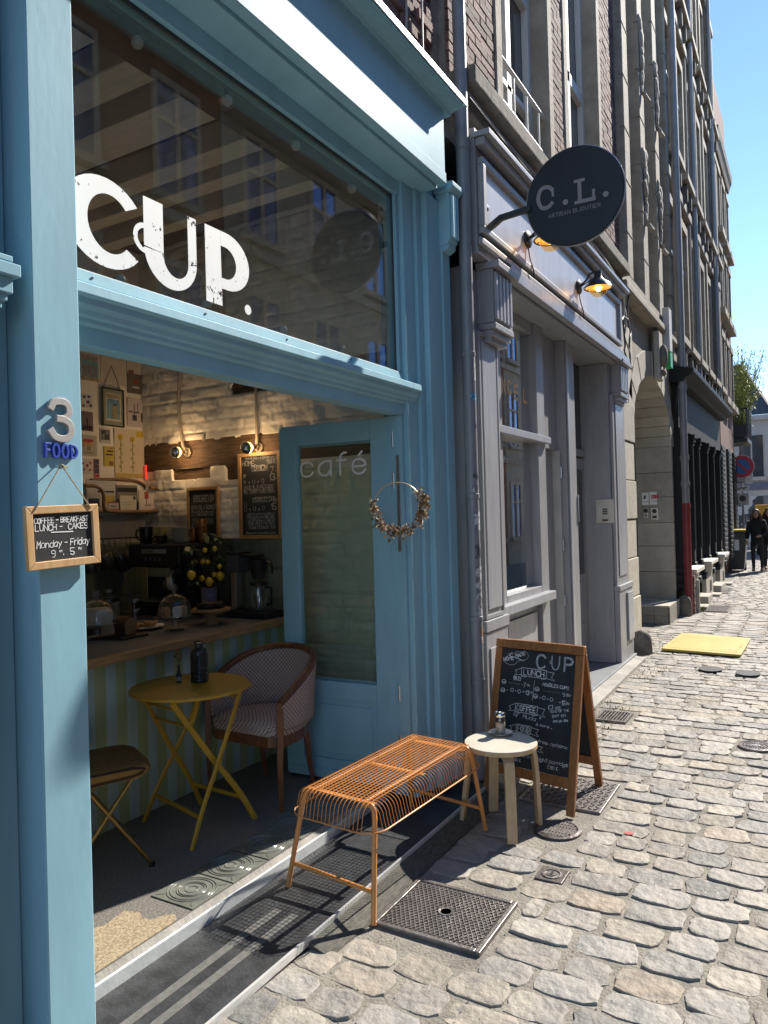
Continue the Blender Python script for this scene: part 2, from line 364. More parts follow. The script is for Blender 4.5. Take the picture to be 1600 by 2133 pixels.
while x<27:
    stack=10.3<x<12.3
    pitch=(.158 if x<4 else .15)*rng.uniform(.92,1.1)
    if stack: pitch=.15
    L0=.215 if x<4 else .225
    y=-2.4-(rng.random()*.2)
    if stack: y=-2.4; L0=.30
    skew=rng.uniform(-.012,.012)
    yl=ylim(x+pitch/2); free=[(y,yl)]
    for a,b,c,d in HOLES+[(3.60,3.86,1.06,1.32)]:
        if x+pitch>a-.004 and x<b+.004 and min(x+pitch,b)-max(x,a)>.03:
            free=[q for lo,hi in free for q in ((lo,min(hi,c-.012)),(max(lo,d+.012),hi)) if q[1]-q[0]>.055]
    for lo,hi in free:
        y=lo
        while y<hi-.05:
            L=L0*(rng.uniform(.78,1.2) if not stack else 1)
            if hi-(y+L)<.09: L=hi-y if hi-y<.30 else (hi-y)/2
            cy=y+L/2; cx=x+pitch/2+skew*cy+rng.uniform(-.006,.006); y+=L
            if cx>12 and cy<-1.2: continue
            gp=rng.uniform(.009,.022)
            stones.append((cx,cy,pitch-gp,L-gp*1.1,rng.uniform(-.04,.04),rng.uniform(.004,.0095)))
    x+=pitch
stones.sort(key=lambda s:-visible(s[0],s[1])*s[2]*s[3])
rest=MB()
for i,s in enumerate(stones):
    if i<300:
        m=MB(); stone(m,*s,rng); m.build('cobblestone',COB,ground,smooth=26)
    else: stone(rest,*s,rng,n=10 if s[0]<9 else 8)
rest.build('cobblestones',COB,ground,smooth=26,kind='stuff')
# weeds and grit in the joints
WEED=mat('joint_moss',(.10,.12,.045),.9,var=.4,scale=20)
w=MB()
for a in range(900):
    x=rng.uniform(5,9.5); y=rng.uniform(1.35,1.62)+(x>8.3)*.2
    if nz(x,y,5,1.2)<.0: continue
    d=V((rng.uniform(-1,1),rng.uniform(-1,1),.7)); w.leaf((x,y,.004),d,(0,0,1),rng.uniform(.01,.035),.004)
for a in range(120):
    x=rng.gauss(12.75,.12);y=rng.gauss(1.66,.05); w.leaf((x,y,.0),(rng.uniform(-1,1),rng.uniform(-1,1),1.5),(1,0,0),rng.uniform(.04,.1),.007)
w.build('joint_weeds',WEED,kind='stuff')['label']='thin moss and weeds growing in the paving joints'
gr=MB()
for a in range(1500):
    x=rng.uniform(1.2,7);y=rng.uniform(.1,1.65); r=rng.uniform(.0012,.004); gr.tone=rng.random()
    b=gh(x,y)+.002; gr.add([(x-r,y,b),(x,y-r,b),(x+r,y,b),(x,y+r,b),(x,y,b+r*1.3)],[(0,1,4),(1,2,4),(2,3,4),(3,0,4)])
gr.build('loose_grit',mat('grit',(.45,.42,.37),.9,tone=.4),kind='stuff')['label']='loose pale grit scattered over the cobbles'
# black patches of bitumen grit
BIT=mat('bitumen_grit',(.03,.03,.032),.7,var=.5,scale=60,bump=.8,bscale=120)
for cu,cv,lab in ((1480,1394,'black bitumen patch in the cobbles before the yellow board'),(1558,1403,'second black bitumen patch further out in the street')):
    c=PZ(cu,cv,.02); m=MB(); n=22
    m.prism([(c.x+.13*(1+.3*nz(k,cu))*math.cos(2*math.pi*k/n),c.y+.11*(1+.4*nz(k,cv))*math.sin(2*math.pi*k/n),.017) for k in range(n)],(0,0,.01))
    tag(m.build('bitumen_patch',BIT),lab,'road patch')
# ------------------------------------------------------------------ covers
IRON=mat('cast_iron',(.105,.09,.085),.5,.55,var=.25,scale=12,bump=.3,bscale=60)
IRONL=mat('worn_iron',(.22,.20,.19),.4,.6,var=.25,scale=12,bump=.3,bscale=60)
CONC=mat('concrete',(.33,.31,.28),.9,var=.2,scale=7,bump=.5,bscale=40)
t=thing('manhole_cover','square cast iron manhole cover with lattice tread and round key hole','manhole cover',(2.73,1.345,0))
x0,x1,y0,y1=2.535,2.945,1.118,1.588
m=MB()
for a in ((x0,x1,y0,y0+.022),(x0,x1,y1-.022,y1),(x0,x0+.022,y0+.022,y1-.022),(x1-.022,x1,y0+.022,y1-.022)): m.box(*a,-.02,.017)
m.build('frame',IRONL,t,bevel=.003)
MB().box(x0+.026,x1-.026,y0+.026,y1-.026,-.02,.012).build('plate',IRON,t)
m=MB(); a0,a1,b0,b1=x0+.03,x1-.03,y0+.03,y1-.03
def clipseg(p,d):
    lo,hi=-9,9
    for q,dd,l,h in ((p[0],d[0],a0,a1),(p[1],d[1],b0,b1)):
        s,e=sorted(((l-q)/dd,(h-q)/dd)); lo=max(lo,s);hi=min(hi,e)
    return lo,hi
for sg in (1,-1):
    d=V((1,.62*sg)).normalized()
    k=-.6
    while k<.6:
        p=((a0+a1)/2,(b0+b1)/2+k); lo,hi=clipseg(p,d)
        if hi-lo>.02:
            A=V((p[0]+d.x*lo,p[1]+d.y*lo,.0125));Bq=V((p[0]+d.x*hi,p[1]+d.y*hi,.0125))
            if (A-V((2.74,1.353,0))).length: m.beam(A,Bq,.0045,.006+.0006*sg)
        k+=.021
m.build('tread_ridges',IRONL,t)
m=MB(); m.lathe([(.0,.0),(.023,.0),(.023,.0165),(.032,.018),(.034,.012)],(2.74,1.353,.0),20); m.build('key_hole_rim',IRONL,t,smooth=40)
m=MB(); m.lathe([(.021,.0172),(.0,.0172)],(2.74,1.353,.0),20); m.build('key_hole',DARK,t)
# tread plate cover under the sign board
t=thing('tread_plate_cover','pale checker plate access cover under the pavement sign','access cover',(4.26,1.28,0))
MB().box(4.025,4.495,1.045,1.505,-.02,.016).build('frame',IRONL,t,bevel=.003)
m=MB()
for i in range(13):
    for j in range(13):
        a=(.6 if (i+j)%2 else -.6); c=V((4.055+i*.034,1.075+j*.034,.018)); d=V((math.cos(a),math.sin(a),0)); m.obox(c,d*.015,V((-d.y,d.x,0))*.0042,(0,0,.003))
m.build('tread_ridges',IRONL,t)
# round ribbed drain
t=thing('round_drain_cover','small round ribbed iron drain cover beside the sign board leg','drain cover',(3.73,1.19,0))
MB().lathe([(0,-.02),(.122,-.02),(.122,.012),(.104,.016),(.098,.010),(0,.010)],(3.73,1.19,0),36).build('rim',IRON,t,smooth=40)
m=MB()
for k in range(-5,6):
    L=math.sqrt(.096**2-(k*.0165)**2); m.box(3.73-L,3.73+L,1.19+k*.0165-.005,1.19+k*.0165+.005,.0105,.016)
for k in (-2,-1,1,2): 
    L=math.sqrt(.096**2-(k*.035)**2); m.box(3.73+k*.035-.004,3.73+k*.035+.004,1.19-L,1.19+L,.0105,.0145)
m.build('ribs',IRONL,t)
t=thing('stopcock_cover','tiny square iron stopcock lid set between cobbles','stopcock lid',(3.25,1.068,0))
MB().box(3.185,3.315,1.005,1.130,-.03,.012).build('frame',IRON,t,bevel=.003)
m=MB(); m.lathe([(0,.012),(.046,.012),(.046,.016),(.036,.017),(.034,.013),(.024,.013),(.022,.016),(0,.016)],(3.25,1.068,0),24); m.build('lid',IRONL,t,smooth=40)
MB().box(3.235,3.265,1.064,1.072,.0162,.019).build('key_slot',DARK,t)
def grate(c,lx,ly,lab):
    t=thing('drain_grate',lab,'drain grate',(c.x,c.y,0)); 
    m=MB()
    for a in ((-lx,lx,-ly,-ly+.02),(-lx,lx,ly-.02,ly),(-lx,-lx+.02,-ly+.02,ly-.02),(lx-.02,lx,-ly+.02,ly-.02)): m.box(c.x+a[0],c.x+a[1],c.y+a[2],c.y+a[3],-.03,.018)
    m.build('frame',IRONL,t)
    MB().box(c.x-lx+.02,c.x+lx-.02,c.y-ly+.02,c.y+ly-.02,-.03,-.004).build('pit',DARK,t)
    m=MB(); k=-ly+.035
    while k<ly-.025: m.box(c.x-lx+.02,c.x+lx-.02,c.y+k-.006,c.y+k+.006,-.002,.0165); k+=.024
    m.build('bars',IRON,t)
grate(V((5.98,1.42,0)),.15,.12,'small iron drain grate in the gutter beyond the sign board')
grate(V((13.1,1.42,0)),.4,.2,'wide iron grate at the foot of the black shop pier')
grate(PZ(1505,1232,0),.5,.16,'long iron grate before the pale window sills')
t=thing('round_access_cover','round pale iron cover with central boss out in the street','access cover',(5.62,.39,0))
MB().lathe([(0,-.02),(.115,-.02),(.115,.018),(.10,.020),(.097,.016),(.03,.016),(.028,.02),(0,.02)],(5.62,.385,0),32).build('disc',IRONL,t,smooth=40)
m=MB()
for k in range(24):
    a=2*math.pi*k/24
    for r in (.045,.065,.085): m.obox((5.62+r*math.cos(a),.385+r*math.sin(a),.0175),(.006*math.cos(a),.006*math.sin(a),0),(-.004*math.sin(a),.004*math.cos(a),0),(0,0,.0018))
m.build('studs',IRON,t)
# yellow trench board
YEL=mat('yellow_board_plastic',(.42,.31,.06),.6,col2=(.50,.385,.10),scale=3,bump=.2,bscale=50)
t=thing('trench_board','bright yellow ribbed plastic trench cover lying flat on the cobbles','trench cover',(9.55,1.14,0))
q=[V((8.96,1.575,0)),V((8.86,.735,0)),V((10.05,.715,0)),V((10.17,1.53,0))]
cc=sum(q,V())/4
def rr(q,f=.06,n=4):
    o=[]
    for i in range(4):
        a,b,c=q[i-1],q[i],q[(i+1)%4]; p=b+(a-b).normalized()*f; r=b+(c-b).normalized()*f
        for k in range(n+1): s=k/n; o.append(p*(1-s)**2+b*2*s*(1-s)+r*s*s)
    return o
m=MB(); m.prism([p+V((0,0,.020)) for p in rr(q)],(0,0,.026)); m.build('board',YEL,t,bevel=.006)
ex=(q[3]-q[0]).normalized(); ey=(q[1]-q[0]).normalized(); m=MB(); k=.06
while k<.80:
    a=q[0]+ey*k+ex*.1+V((0,0,.047)); m.beam(a,a+ex*1.0,.012,.004); k+=.026
m.build('ribs',YEL,t)
for k in (.05,.79):
    a=q[0]+ey*k+ex*.42+V((0,0,.0475)); m=MB(); m.beam(a,a+ex*.32,.03,.004); m.build('hand_slot',mat('yellow_slot',(.42,.30,.05),.7),t)
# kerb of the grey shop
m=MB(); n=24
P=[];F=[]
for i in range(n+1):
    x=4.15+i*(8.42-4.15)/n; y=1.60+.012*max(0,x-5.2)
    P+=[(x,y+.006*nz(x,1),-.02),(x,y+.012*nz(x,2),.03+.01*nz(x,3)),(x,y+.14,.045),(x,y+.14,-.02)]
for i in range(n):
    a=i*4
    for k in range(3): F.append((a+k,a+4+k,a+5+k,a+1+k))
m.add(P,F+[(0,1,2,3),(n*4,n*4+3,n*4+2,n*4+1)])
tag(m.build('mortar_kerb',CONC,smooth=35),'rough mortar kerb strip along the foot of the grey shopfront','kerb')
# ================================================================== BLUE CAFE FRONT
XL,XJ=1.446,3.60        # opening: pillar edge, right jamb
BF=1.87                 # plane of pillar faces
cafe=thing('blue_shopfront','pale blue painted wooden cafe shopfront with a large upper window','shopfront',(2.7,1.9,0))
def bpart(m,name='panel',bv=.004,mt=BLUE,par=None): return m.build(name,mt,par or cafe,bevel=bv)
bpart(MB().box(1.294,XL,BF,2.10,.08,4.2),'pillar')
bpart(MB().box(1.19,1.292,1.985,2.10,.02,4.2),'set_back_panel')
bpart(MB().box(.6,1.188,1.93,2.10,.02,4.2),'pilaster')
m=MB()
for i,(yy,za,zb,xr) in enumerate(((1.935,2.235,2.255,1.215),(1.925,2.255,2.275,1.225),(1.915,2.275,2.32,1.235),(1.90,2.32,2.355,1.250),(1.905,2.357,2.375,1.23))):
    m.box(.55,xr,yy-.05,2.05,za,zb)
bpart(m,'capital',.003)
bpart(MB().box(.55,1.20,1.90,2.05,2.39,2.42),'capital_block',.003)
# fascia, cornice, soffit
bpart(MB().box(-.2,3.80,1.75,1.80,3.517,3.97),'fascia',.003)
bpart(MB().box(-.2,3.802,1.745,1.749,3.517,3.575),'fascia_lip',.001)
bpart(MB().box(-.2,3.80,1.802,2.04,3.50,3.53),'soffit',.002)
m=MB(); m.sweep([(1.80,3.935),(1.745,3.935),(1.735,3.95),(1.70,3.962),(1.675,3.965),(1.668,3.972),(1.66,3.972),(1.66,3.995),(2.0,4.03),(2.0,3.935)],-.2,3.885)
bpart(m,'cornice',.0)
m=MB(); m.sweep([(1.652,3.97),(1.645,3.97),(1.645,4.003),(1.95,4.040),(1.95,4.033),(1.652,3.998)],-.2,3.905); bpart(m,'cornice_flashing',0,GALV)
bpart(MB().box(3.804,4.06,1.90,2.04,3.50,3.93),'fascia_return',.003)
bpart(MB().box(3.88,3.90,1.80,1.897,3.55,3.93),'return_strip',.002)
# right column: stepped boards
bpart(MB().box(3.60,3.72,1.925,2.08,.09,3.50),'column_board',.004)
bpart(MB().box(3.722,3.785,1.905,2.08,.09,3.50),'column_board',.004)
bpart(MB().box(3.787,3.955,BF,2.08,.09,3.50),'column_board',.004)
bpart(MB().box(3.957,4.055,1.855,2.08,.09,3.50),'column_board',.004)
m=MB(); m.sweep([(BF+.02,3.235),(1.82,3.235),(1.80,3.265),(1.80,3.54),(BF+.02,3.54)],3.95,4.058); cb=bpart(m,'corbel',.003)
for k in range(3):
    bpart(MB().box(3.965+k*.031,3.985+k*.031,1.783,1.80,3.275,3.53),'flute_rib',.003,BLUE,cb)
m=MB(); m.sweep([(BF+.02,3.54),(1.79,3.54),(1.765,3.565),(1.765,3.59),(BF+.02,3.61)],3.93,4.075); bpart(m,'corbel_cap',.003,BLUE,cb)
m=MB(); m.sweep([(BF+.02,3.20),(1.845,3.20),(1.81,3.22),(1.81,3.235),(BF+.02,3.235)],3.955,4.05); bpart(m,'corbel_foot',.003,BLUE,cb)
# transom mouldings
TR=[(2.03,2.44),(1.945,2.437),(1.94,2.398),(1.955,2.395),(1.955,2.388),(1.905,2.384),(1.888,2.376),(1.885,2.345),(1.90,2.338),(1.903,2.318),(1.915,2.305),(1.92,2.29),(1.93,2.283),(1.932,2.27),(1.945,2.262),(1.947,2.205),(2.03,2.205)]
m=MB(); m.sweep(TR,XL-.02,XJ); bpart(m,'transom',.0015)
m=MB(); m.sweep([(1.935,2.384),(1.905,2.384),(1.888,2.376),(1.885,2.345),(1.90,2.338),(1.903,2.318),(1.915,2.305),(1.92,2.29),(1.935,2.283)],XJ+.002,3.70); bpart(m,'transom_end',.001)
for u,v in ((192,584),(428,657),(598,708),(731,746)):
    p=PY(u,v,1.942); m=MB(); m.lathe([(0,0),(.004,0),(.004,.003),(0,.003)],(p.x,1.942,2.418),8,(0,-1,0)); m.build('screw_head',BLACKM,cafe)
# upper window
fr=MB(); fr.box(XL-.01,3.60,1.945,2.03,3.425,3.50); bpart(fr,'window_head',.004)
bpart(MB().box(3.565,3.5995,1.95,2.03,2.441,3.424),'window_stile',.004)
wp=MB().box(XL-.03,3.575,1.976,1.984,2.438,3.43).build('window_pane',GLASS,cafe)
m=MB(); m.box(XL-.03,3.565,1.968,1.975,3.41,3.425); m.box(3.557,3.565,1.968,1.975,2.44,3.41); m.build('glazing_bead',mat('dark_seal',(.03,.04,.045),.5),cafe)
m=MB(); m.box(XL-.03,3.556,1.966,1.975,2.441,2.4475); m.build('glazing_strip',GALV,cafe)
# door jamb, threshold frame behind the opening
bpart(MB().box(XJ-.03,XJ-.002,1.952,2.06,.125,2.204),'door_jamb',.003)
bpart(MB().box(1.448,1.47,1.952,2.10,.125,2.204),'door_jamb',.003)
# CUP. lettering on the pane, each letter a shape in (x,z)
LY=1.9745; ux,uz=V((1,0,0)),V((0,0,1))
def arcpts(cx,cz,rx,rz,a0,a1,n=28): return [V((cx+rx*math.cos(rad(a0+(a1-a0)*k/n)),cz+rz*math.sin(rad(a0+(a1-a0)*k/n)))) for k in range(n+1)]
def band(outer,inner,name):
    n=len(outer); m=MB(); P=[(p.x,LY,p.y) for p in outer]+[(p.x,LY,p.y) for p in inner]
    m.add(P,[(i,i+1,n+i+1,n+i) for i in range(n-1)]); return m
letters=[]
m=band(arcpts(1.640,2.6295,.165,.148,38,322),arcpts(1.655,2.6295,.088,.097,42,318),'c'); letters.append(m)
# U with a cup handle
o=[V((1.797,2.776)),V((1.797,2.60))]+arcpts(1.923,2.605,.126,.124,180,360)+[V((2.049,2.60)),V((2.049,2.776))]
i_=[V((1.886,2.776)),V((1.886,2.60))]+arcpts(1.946,2.592,.060,.064,180,360)+[V((2.006,2.60)),V((2.006,2.776))]
m=band(o,i_,'u'); letters.append(m)
m=band(arcpts(1.802,2.629,.052,.052,90,270),arcpts(1.802,2.629,.033,.034,90,270),'h'); 
letters[-1].add([(v.x,v.y-.0002,v.z) for v in m.v],m.f)
# P
o=[V((2.096,2.485)),V((2.096,2.778)),V((2.20,2.778))]+arcpts(2.22,2.665,.128,.113,90,-90)+[V((2.184,2.552)),V((2.184,2.485))]
m=MB(); hole=[V((2.18,2.72)),V((2.21,2.72))]+arcpts(2.212,2.657,.057,.063,90,-90)+[V((2.18,2.594))]
def poly(m,pts,y): m.add([(p.x,y,p.y) for p in pts],[tuple(range(len(pts)))])
poly(m,[V((2.096,2.4835)),V((2.184,2.4835)),V((2.181,2.778)),V((2.096,2.778))],LY)
oo=[V((2.182,2.778)),V((2.21,2.778))]+arcpts(2.212,2.665,.136,.113,90,-90,24)+[V((2.1835,2.552))]
ii=[V((2.182,2.72)),V((2.20,2.72))]+arcpts(2.205,2.657,.064,.063,90,-90,24)+[V((2.1835,2.594))]
n=len(oo); m.add([(p.x,LY,p.y) for p in oo]+[(p.x,LY,p.y) for p in ii],[(k,k+1,n+k+1,n+k) for k in range(n-1)])
letters.append(m)
m=MB(); poly(m,arcpts(2.335,2.503,.02,.02,0,345,23),LY); letters.append(m)
# worn vinyl: holes scratched through
WORN=mat('worn_white_vinyl',(.80,.80,.78),.55,var=.02)
_t=WORN.node_tree; _N=_t.nodes; _L=_t.links; _b=_N['Principled BSDF']; _out=[k for k in _N if k.type=='OUTPUT_MATERIAL'][0]
_nz=_N.new('ShaderNodeTexNoise'); _nz.inputs['Scale'].default_value=95; _nz.inputs['Detail'].default_value=3; _tc=_N.new('ShaderNodeTexCoord'); _mp=_N.new('ShaderNodeMapping'); _mp.inputs['Scale'].default_value=(1,1,.7)
_n2=_N.new('ShaderNodeTexNoise'); _n2.inputs['Scale'].default_value=7; _L.new(_tc.outputs['Object'],_mp.inputs[0]); _L.new(_mp.outputs[0],_nz.inputs[0]); _L.new(_tc.outputs['Object'],_n2.inputs[0])
_ad=_N.new('ShaderNodeMath'); _ad.operation='MULTIPLY_ADD'; _ad.inputs[1].default_value=.55; _L.new(_n2.outputs[0],_ad.inputs[0]); _L.new(_nz.outputs[0],_ad.inputs[2])
_gt=_N.new('ShaderNodeMath'); _gt.operation='GREATER_THAN'; _gt.inputs[1].default_value=.965; _L.new(_ad.outputs[0],_gt.inputs[0])
_tr=_N.new('ShaderNodeBsdfTransparent'); _mx=_N.new('ShaderNodeMixShader'); _L.new(_gt.outputs[0],_mx.inputs[0]); _L.new(_b.outputs[0],_mx.inputs[1]); _L.new(_tr.outputs[0],_mx.inputs[2]); _L.new(_mx.outputs[0],_out.inputs[0])
for m in letters: m.build('letter',WORN,wp)
# ------------------------------------------------------------------ open door
H=V((3.585,2.035,0)); E_=V((3.548,2.755,0)); dw=(E_-H).length; dx=(E_-H).normalized(); dn=V((-dx.y,dx.x,0)); dn=dn if dn.x<0 else -dn   # dn faces the camera side (-x)
DM=Matrix(((dx.x,dn.x,0,H.x),(dx.y,dn.y,0,H.y),(0,0,1,0),(0,0,0,1)))   # local: s along leaf, n outward, z
def D(): return MB(DM)
door=D().box(0,.115,-.022,.022,.135,2.198).build('door',BLUE,cafe,bevel=.003); door['label']='blue glazed wooden cafe door swung open inwards'
def dp(m,name,mt=BLUE,bv=.003): return m.build(name,mt,door,bevel=bv)
dp(D().box(dw-.10,dw,-.022,.022,.135,2.198),'stile')
dp(D().box(.1155,dw-.1005,-.021,.021,2.08,2.197),'rail')
dp(D().box(.1155,dw-.1005,-.021,.021,.60,.70),'rail')
dp(D().box(.1155,dw-.1005,-.021,.021,.136,.25),'rail')
dp(D().box(.1155,dw-.1005,-.012,.012,.251,.599),'panel')
dp(D().box(.15,dw-.135,.0122,.019,.285,.565),'raised_field',BLUE,.005)
dp(D().box(.02,dw-.0,.0225,.034,.137,.19),'weather_bar',BLUE,.006)
m=D()
for a in ((.1155,.128,.701,2.079),(dw-.113,dw-.1005,.701,2.079)): m.box(a[0],a[1],-.018,-.006,a[2],a[3])
m.box(.128,dw-.113,-.018,-.006,.701,.713); m.box(.128,dw-.113,-.018,-.006,2.067,2.079)
dp(m,'glazing_bead',BLUE,.001)
dp(D().box(.117,dw-.102,-.005,.0,.702,2.078),'glass_pane',GLASS,0)
dp(D().box(dw+.0005,dw+.018,-.012,.016,.14,2.19),'rebate_strip',BLUE,.003)
m=D(); tw=text(m,'café',V((dw-.125,.0035,1.895)),(-1,0,0),(0,0,1),.125,.0115,gap=.33,lift=0)
dp(m,'lettering',WHITE,0)
for z in (2.03,1.80,.62,.35):
    m=MB(); m.lathe([(0,0),(.009,0),(.009,.085),(0,.085)],(3.575,2.012,z),10); m.box(3.58,3.584,1.96,2.01,z-.02,z+.10); m.build('hinge',STEEL,door,smooth=40)
m=MB(); m.box(3.5685,3.571,1.972,1.992,1.45,1.98); m.build('lock_strip',STEEL,cafe)
# ------------------------------------------------------------------ house number and letters on the pillar
ALU=mat('brushed_aluminium',(.36,.345,.33),.6,.35,var=.15,scale=60,stretch=(1,1,6))
NAVY=mat('blue_enamel',(.035,.075,.42),.4,var=.1)
m=MB(); s3=.104
pts=[chaikin([V(a) for a in ((.0,.83),(.08,1.),(.42,1.03),(.56,.90),(.56,.66),(.40,.54),(.22,.53))],3),chaikin([V(a) for a in ((.22,.53),(.42,.52),(.60,.40),(.60,.12),(.42,-.03),(.10,.0),(-.02,.17))],3)]
for i,q in enumerate(pts): ribbon(m,[p*s3 for p in q],.0205,V((1.338,BF-.003-.0007*i,1.893)),V((1,0,0)),V((0,0,1)),.010+.0006*i,0)
for k in (1.36,1.39): m.lathe([(0,0),(.003,0),(.003,.015),(0,.015)],(k,BF+.001,1.945),6,(0,-1,0))
tag(m.build('house_number',ALU,bevel=.0015),'raised brushed metal numeral three on the blue pillar','house number')
t=thing('wall_letters','dark blue raised capital letters spelling FOOD below the numeral','lettering',(1.366,BF,1.836))
for ch,x,w in (('F',1.318,.62),('O',1.341,.80),('O',1.3705,.80),('D',1.401,.80)):
    m=MB(); text(m,ch,(x,BF-.002,1.8385),(1,0,0),(0,0,1),.036,.0062,wid=w,dep=.010,lift=0)
    m.build('letter',NAVY,t,bevel=.001)
# ------------------------------------------------------------------ doorstep
BST=mat('bluestone',(.020,.021,.023),.5,col2=(.05,.052,.056),scale=16,bump=.25,bscale=90,detail=9)
GRIP=mat('grip_strip',(.13,.125,.115),.85,var=.2,scale=50)
RIS=wood('weathered_riser',(.05,.046,.038),(.15,.14,.115),.85,(3,3,38),9,.5)
t=thing('doorstep','dark bluestone doorstep with pale grip strips and metal nosing','doorstep',(2.4,1.88,0))
MB().box(.5,4.06,1.709,2.122,-.02,.05).build('tread',BST,t,bevel=.004)
MB().box(.5,4.06,1.697,1.7085,.030,.058).build('nosing',mat('nosing_alu',(.75,.75,.74),.4,.5,var=.1),t)
m=MB(); m.sweep([(1.7085,.044),(1.60,.012),(1.585,-.01),(1.585,-.03),(1.7085,-.03)],2.26,4.06); m.build('ramp_board',RIS,t)
for y in (1.835,1.92): MB().box(.5,2.38,y,y+.036,.0505,.0525).build('grip_strip',GRIP,t)
MB().box(1.0,3.60,2.1225,2.136,.03,.098).build('threshold_plate',GALV,t,bevel=.003)
# wash of mortar under the step, near the wall
# ------------------------------------------------------------------ downpipe
ZINC=mat('painted_downpipe',(.23,.235,.25),.45,.15,var=.14,scale=5,stretch=(3,3,1),bump=.1,bscale=20)
t=thing('downpipe','grey painted downpipe with torn stickers between the two shopfronts','downpipe',(4.145,1.79,0))
MB().lathe([(.040,0),(.040,5.9)],(4.145,1.79,.05),20).build('pipe',ZINC,t,smooth=40)
for z in (.62,1.0,1.74,2.6,3.86,5.0): MB().lathe([(.040,0),(.0445,.003),(.0445,.028),(.040,.031)],(4.145,1.79,z),20).build('collar',ZINC,t,smooth=40)
m=MB().box(4.178,4.192,1.80,1.83,2.55,4.4); m.build('cable_cover',mat('pale_cover',(.6,.6,.6),.5),t)
def sticker(z0,z1,a0,a1,mt,name='sticker'):
    m=MB(); n=8; P=[]
    for k in range(n+1):
        a=rad(a0+(a1-a0)*k/n); P+=[(4.145+.0412*math.cos(a),1.79+.0412*math.sin(a),z0+.008*nz(k,z0,0,3)),(4.145+.0412*math.cos(a),1.79+.0412*math.sin(a),z1+.012*nz(k,z1,0,3))]
    m.add(P,[(2*k,2*k+2,2*k+3,2*k+1) for k in range(n)]); return m.build(name,mt,t,smooth=60)
PAPERS=mat('torn_paper',(.50,.50,.50),.9,col2=(.16,.165,.18),scale=26,thr=(.44,.5)); DKS=mat('dark_sticker',(.06,.07,.08),.6,col2=(.22,.22,.23),scale=22,thr=(.45,.6))
SBL=mat('blue_sticker',(.03,.20,.36),.5,col2=(.5,.55,.55),scale=70,thr=(.55,.6)); SBR=mat('brown_sticker',(.30,.17,.10),.6,col2=(.55,.52,.5),scale=25,thr=(.5,.52))
for z0,z1,a0,a1,mt in ((2.33,2.375,215,330,SBL),(2.17,2.19,235,320,DKS),(1.86,1.885,215,320,DKS),(1.74,1.82,210,310,PAPERS),(1.55,1.66,215,315,PAPERS),(1.38,1.47,215,310,DKS),(1.13,1.33,212,310,PAPERS),(.87,.965,245,330,SBR),(1.0,1.1,215,300,PAPERS)): sticker(z0,z1,a0,a1,mt)
st=sticker(2.45,2.62,250,280,mat('white_sticker',(.6,.6,.6),.7))
m=MB(); text(m,'LOSC ARMY',V((4.128,1.7475,2.462)),(.12,-.02,1),(-1,0,.12),.022,.003); m.build('sticker_writing',BLACKM,t)
# ================================================================== CAFE ROOM
RX,RY,FZ=4.0,4.45,.12
TERR=mat('worn_terrazzo',(.12,.11,.10),.6,col2=(.30,.275,.24),scale=110,bump=.3,bscale=120,thr=(.4,.75))
MB().box(.9,RX+.3,2.15,RY+.3,.02,FZ).build('cafe_floor',TERR,kind='structure')
m=MB(); m.sweep([(2.1365,.097),(2.149,.1185),(2.149,.03),(2.1365,.03)],1.2,3.6); tag(m.build('threshold_bar',CONC),'worn concrete edge bar behind the metal threshold strip','threshold')
# irregular patch of bare tan aggregate
pt=[(1.30,2.12),(1.634,2.122),(1.80,2.119),(1.95,2.122),(2.02,2.14),(2.065,2.185),(2.03,2.225),(1.985,2.24),(1.98,2.28),(2.01,2.33),(1.985,2.385),(1.94,2.385),(1.88,2.37),(1.80,2.43),(1.70,2.41),(1.60,2.47),(1.30,2.47)]
q=[]
for i,(x,y) in enumerate(pt):
    x2,y2=pt[(i+1)%len(pt)]
    for k in range(5): s=k/5; X_=x+(x2-x)*s;Y_=y+(y2-y)*s; q.append((X_+.008*nz(X_*30,Y_*30,1),max(2.152,Y_+.010*nz(X_*25,Y_*25,7)),.1205))
m=MB(); m.prism(q,(0,0,.003)); 
TAN=mat('tan_aggregate',(.22,.165,.10),.9,col2=(.46,.37,.25),scale=85,bump=.35,bscale=110,thr=(.35,.7))
fl=m.build('bare_aggregate_patch',TAN); tag(fl,'bare tan aggregate patch in the cafe floor behind the threshold','floor patch')
GT=mat('pavement_glass',(.17,.175,.15),.14,var=.25,scale=12,bump=.15,bscale=30,spec=.8)
for k in range(6):
    x0=2.117+k*.236
    t=thing('floor_glass_tile',['square glass floor tile with raised rings, next to the bare tan patch','glass floor tile with raised rings, second from the tan patch','glass floor tile with raised rings, third from the tan patch','glass floor tile with raised rings, fourth from the tan patch','glass floor tile with raised rings in front of the armchair','glass floor tile with raised rings nearest the open door'][k],'floor tile',(x0+.11,2.268,FZ),'glass tiles set in the cafe floor')
    MB().box(x0,x0+.228,2.152,2.385,FZ+.0008,FZ+.005).build('plate',GT,t,bevel=.002)
    m=MB()
    for r in (.025,.05,.06,.085,.098):
        c=V((x0+.114,2.268,FZ+.0055)); n=28; m.tube([c+V((r*1.0*math.cos(2*math.pi*a/n),r*1.05*math.sin(2*math.pi*a/n),0)) for a in range(n)],.0022,5,True)
    for a in (.785,2.356,3.927,5.498): c=V((x0+.114,2.268,FZ+.005)); d=V((math.cos(a),math.sin(a),0)); m.beam(c+d*.108,c+d*.14,.006,.004)
    m.build('raised_rings',GT,t,smooth=50,kind='stuff')
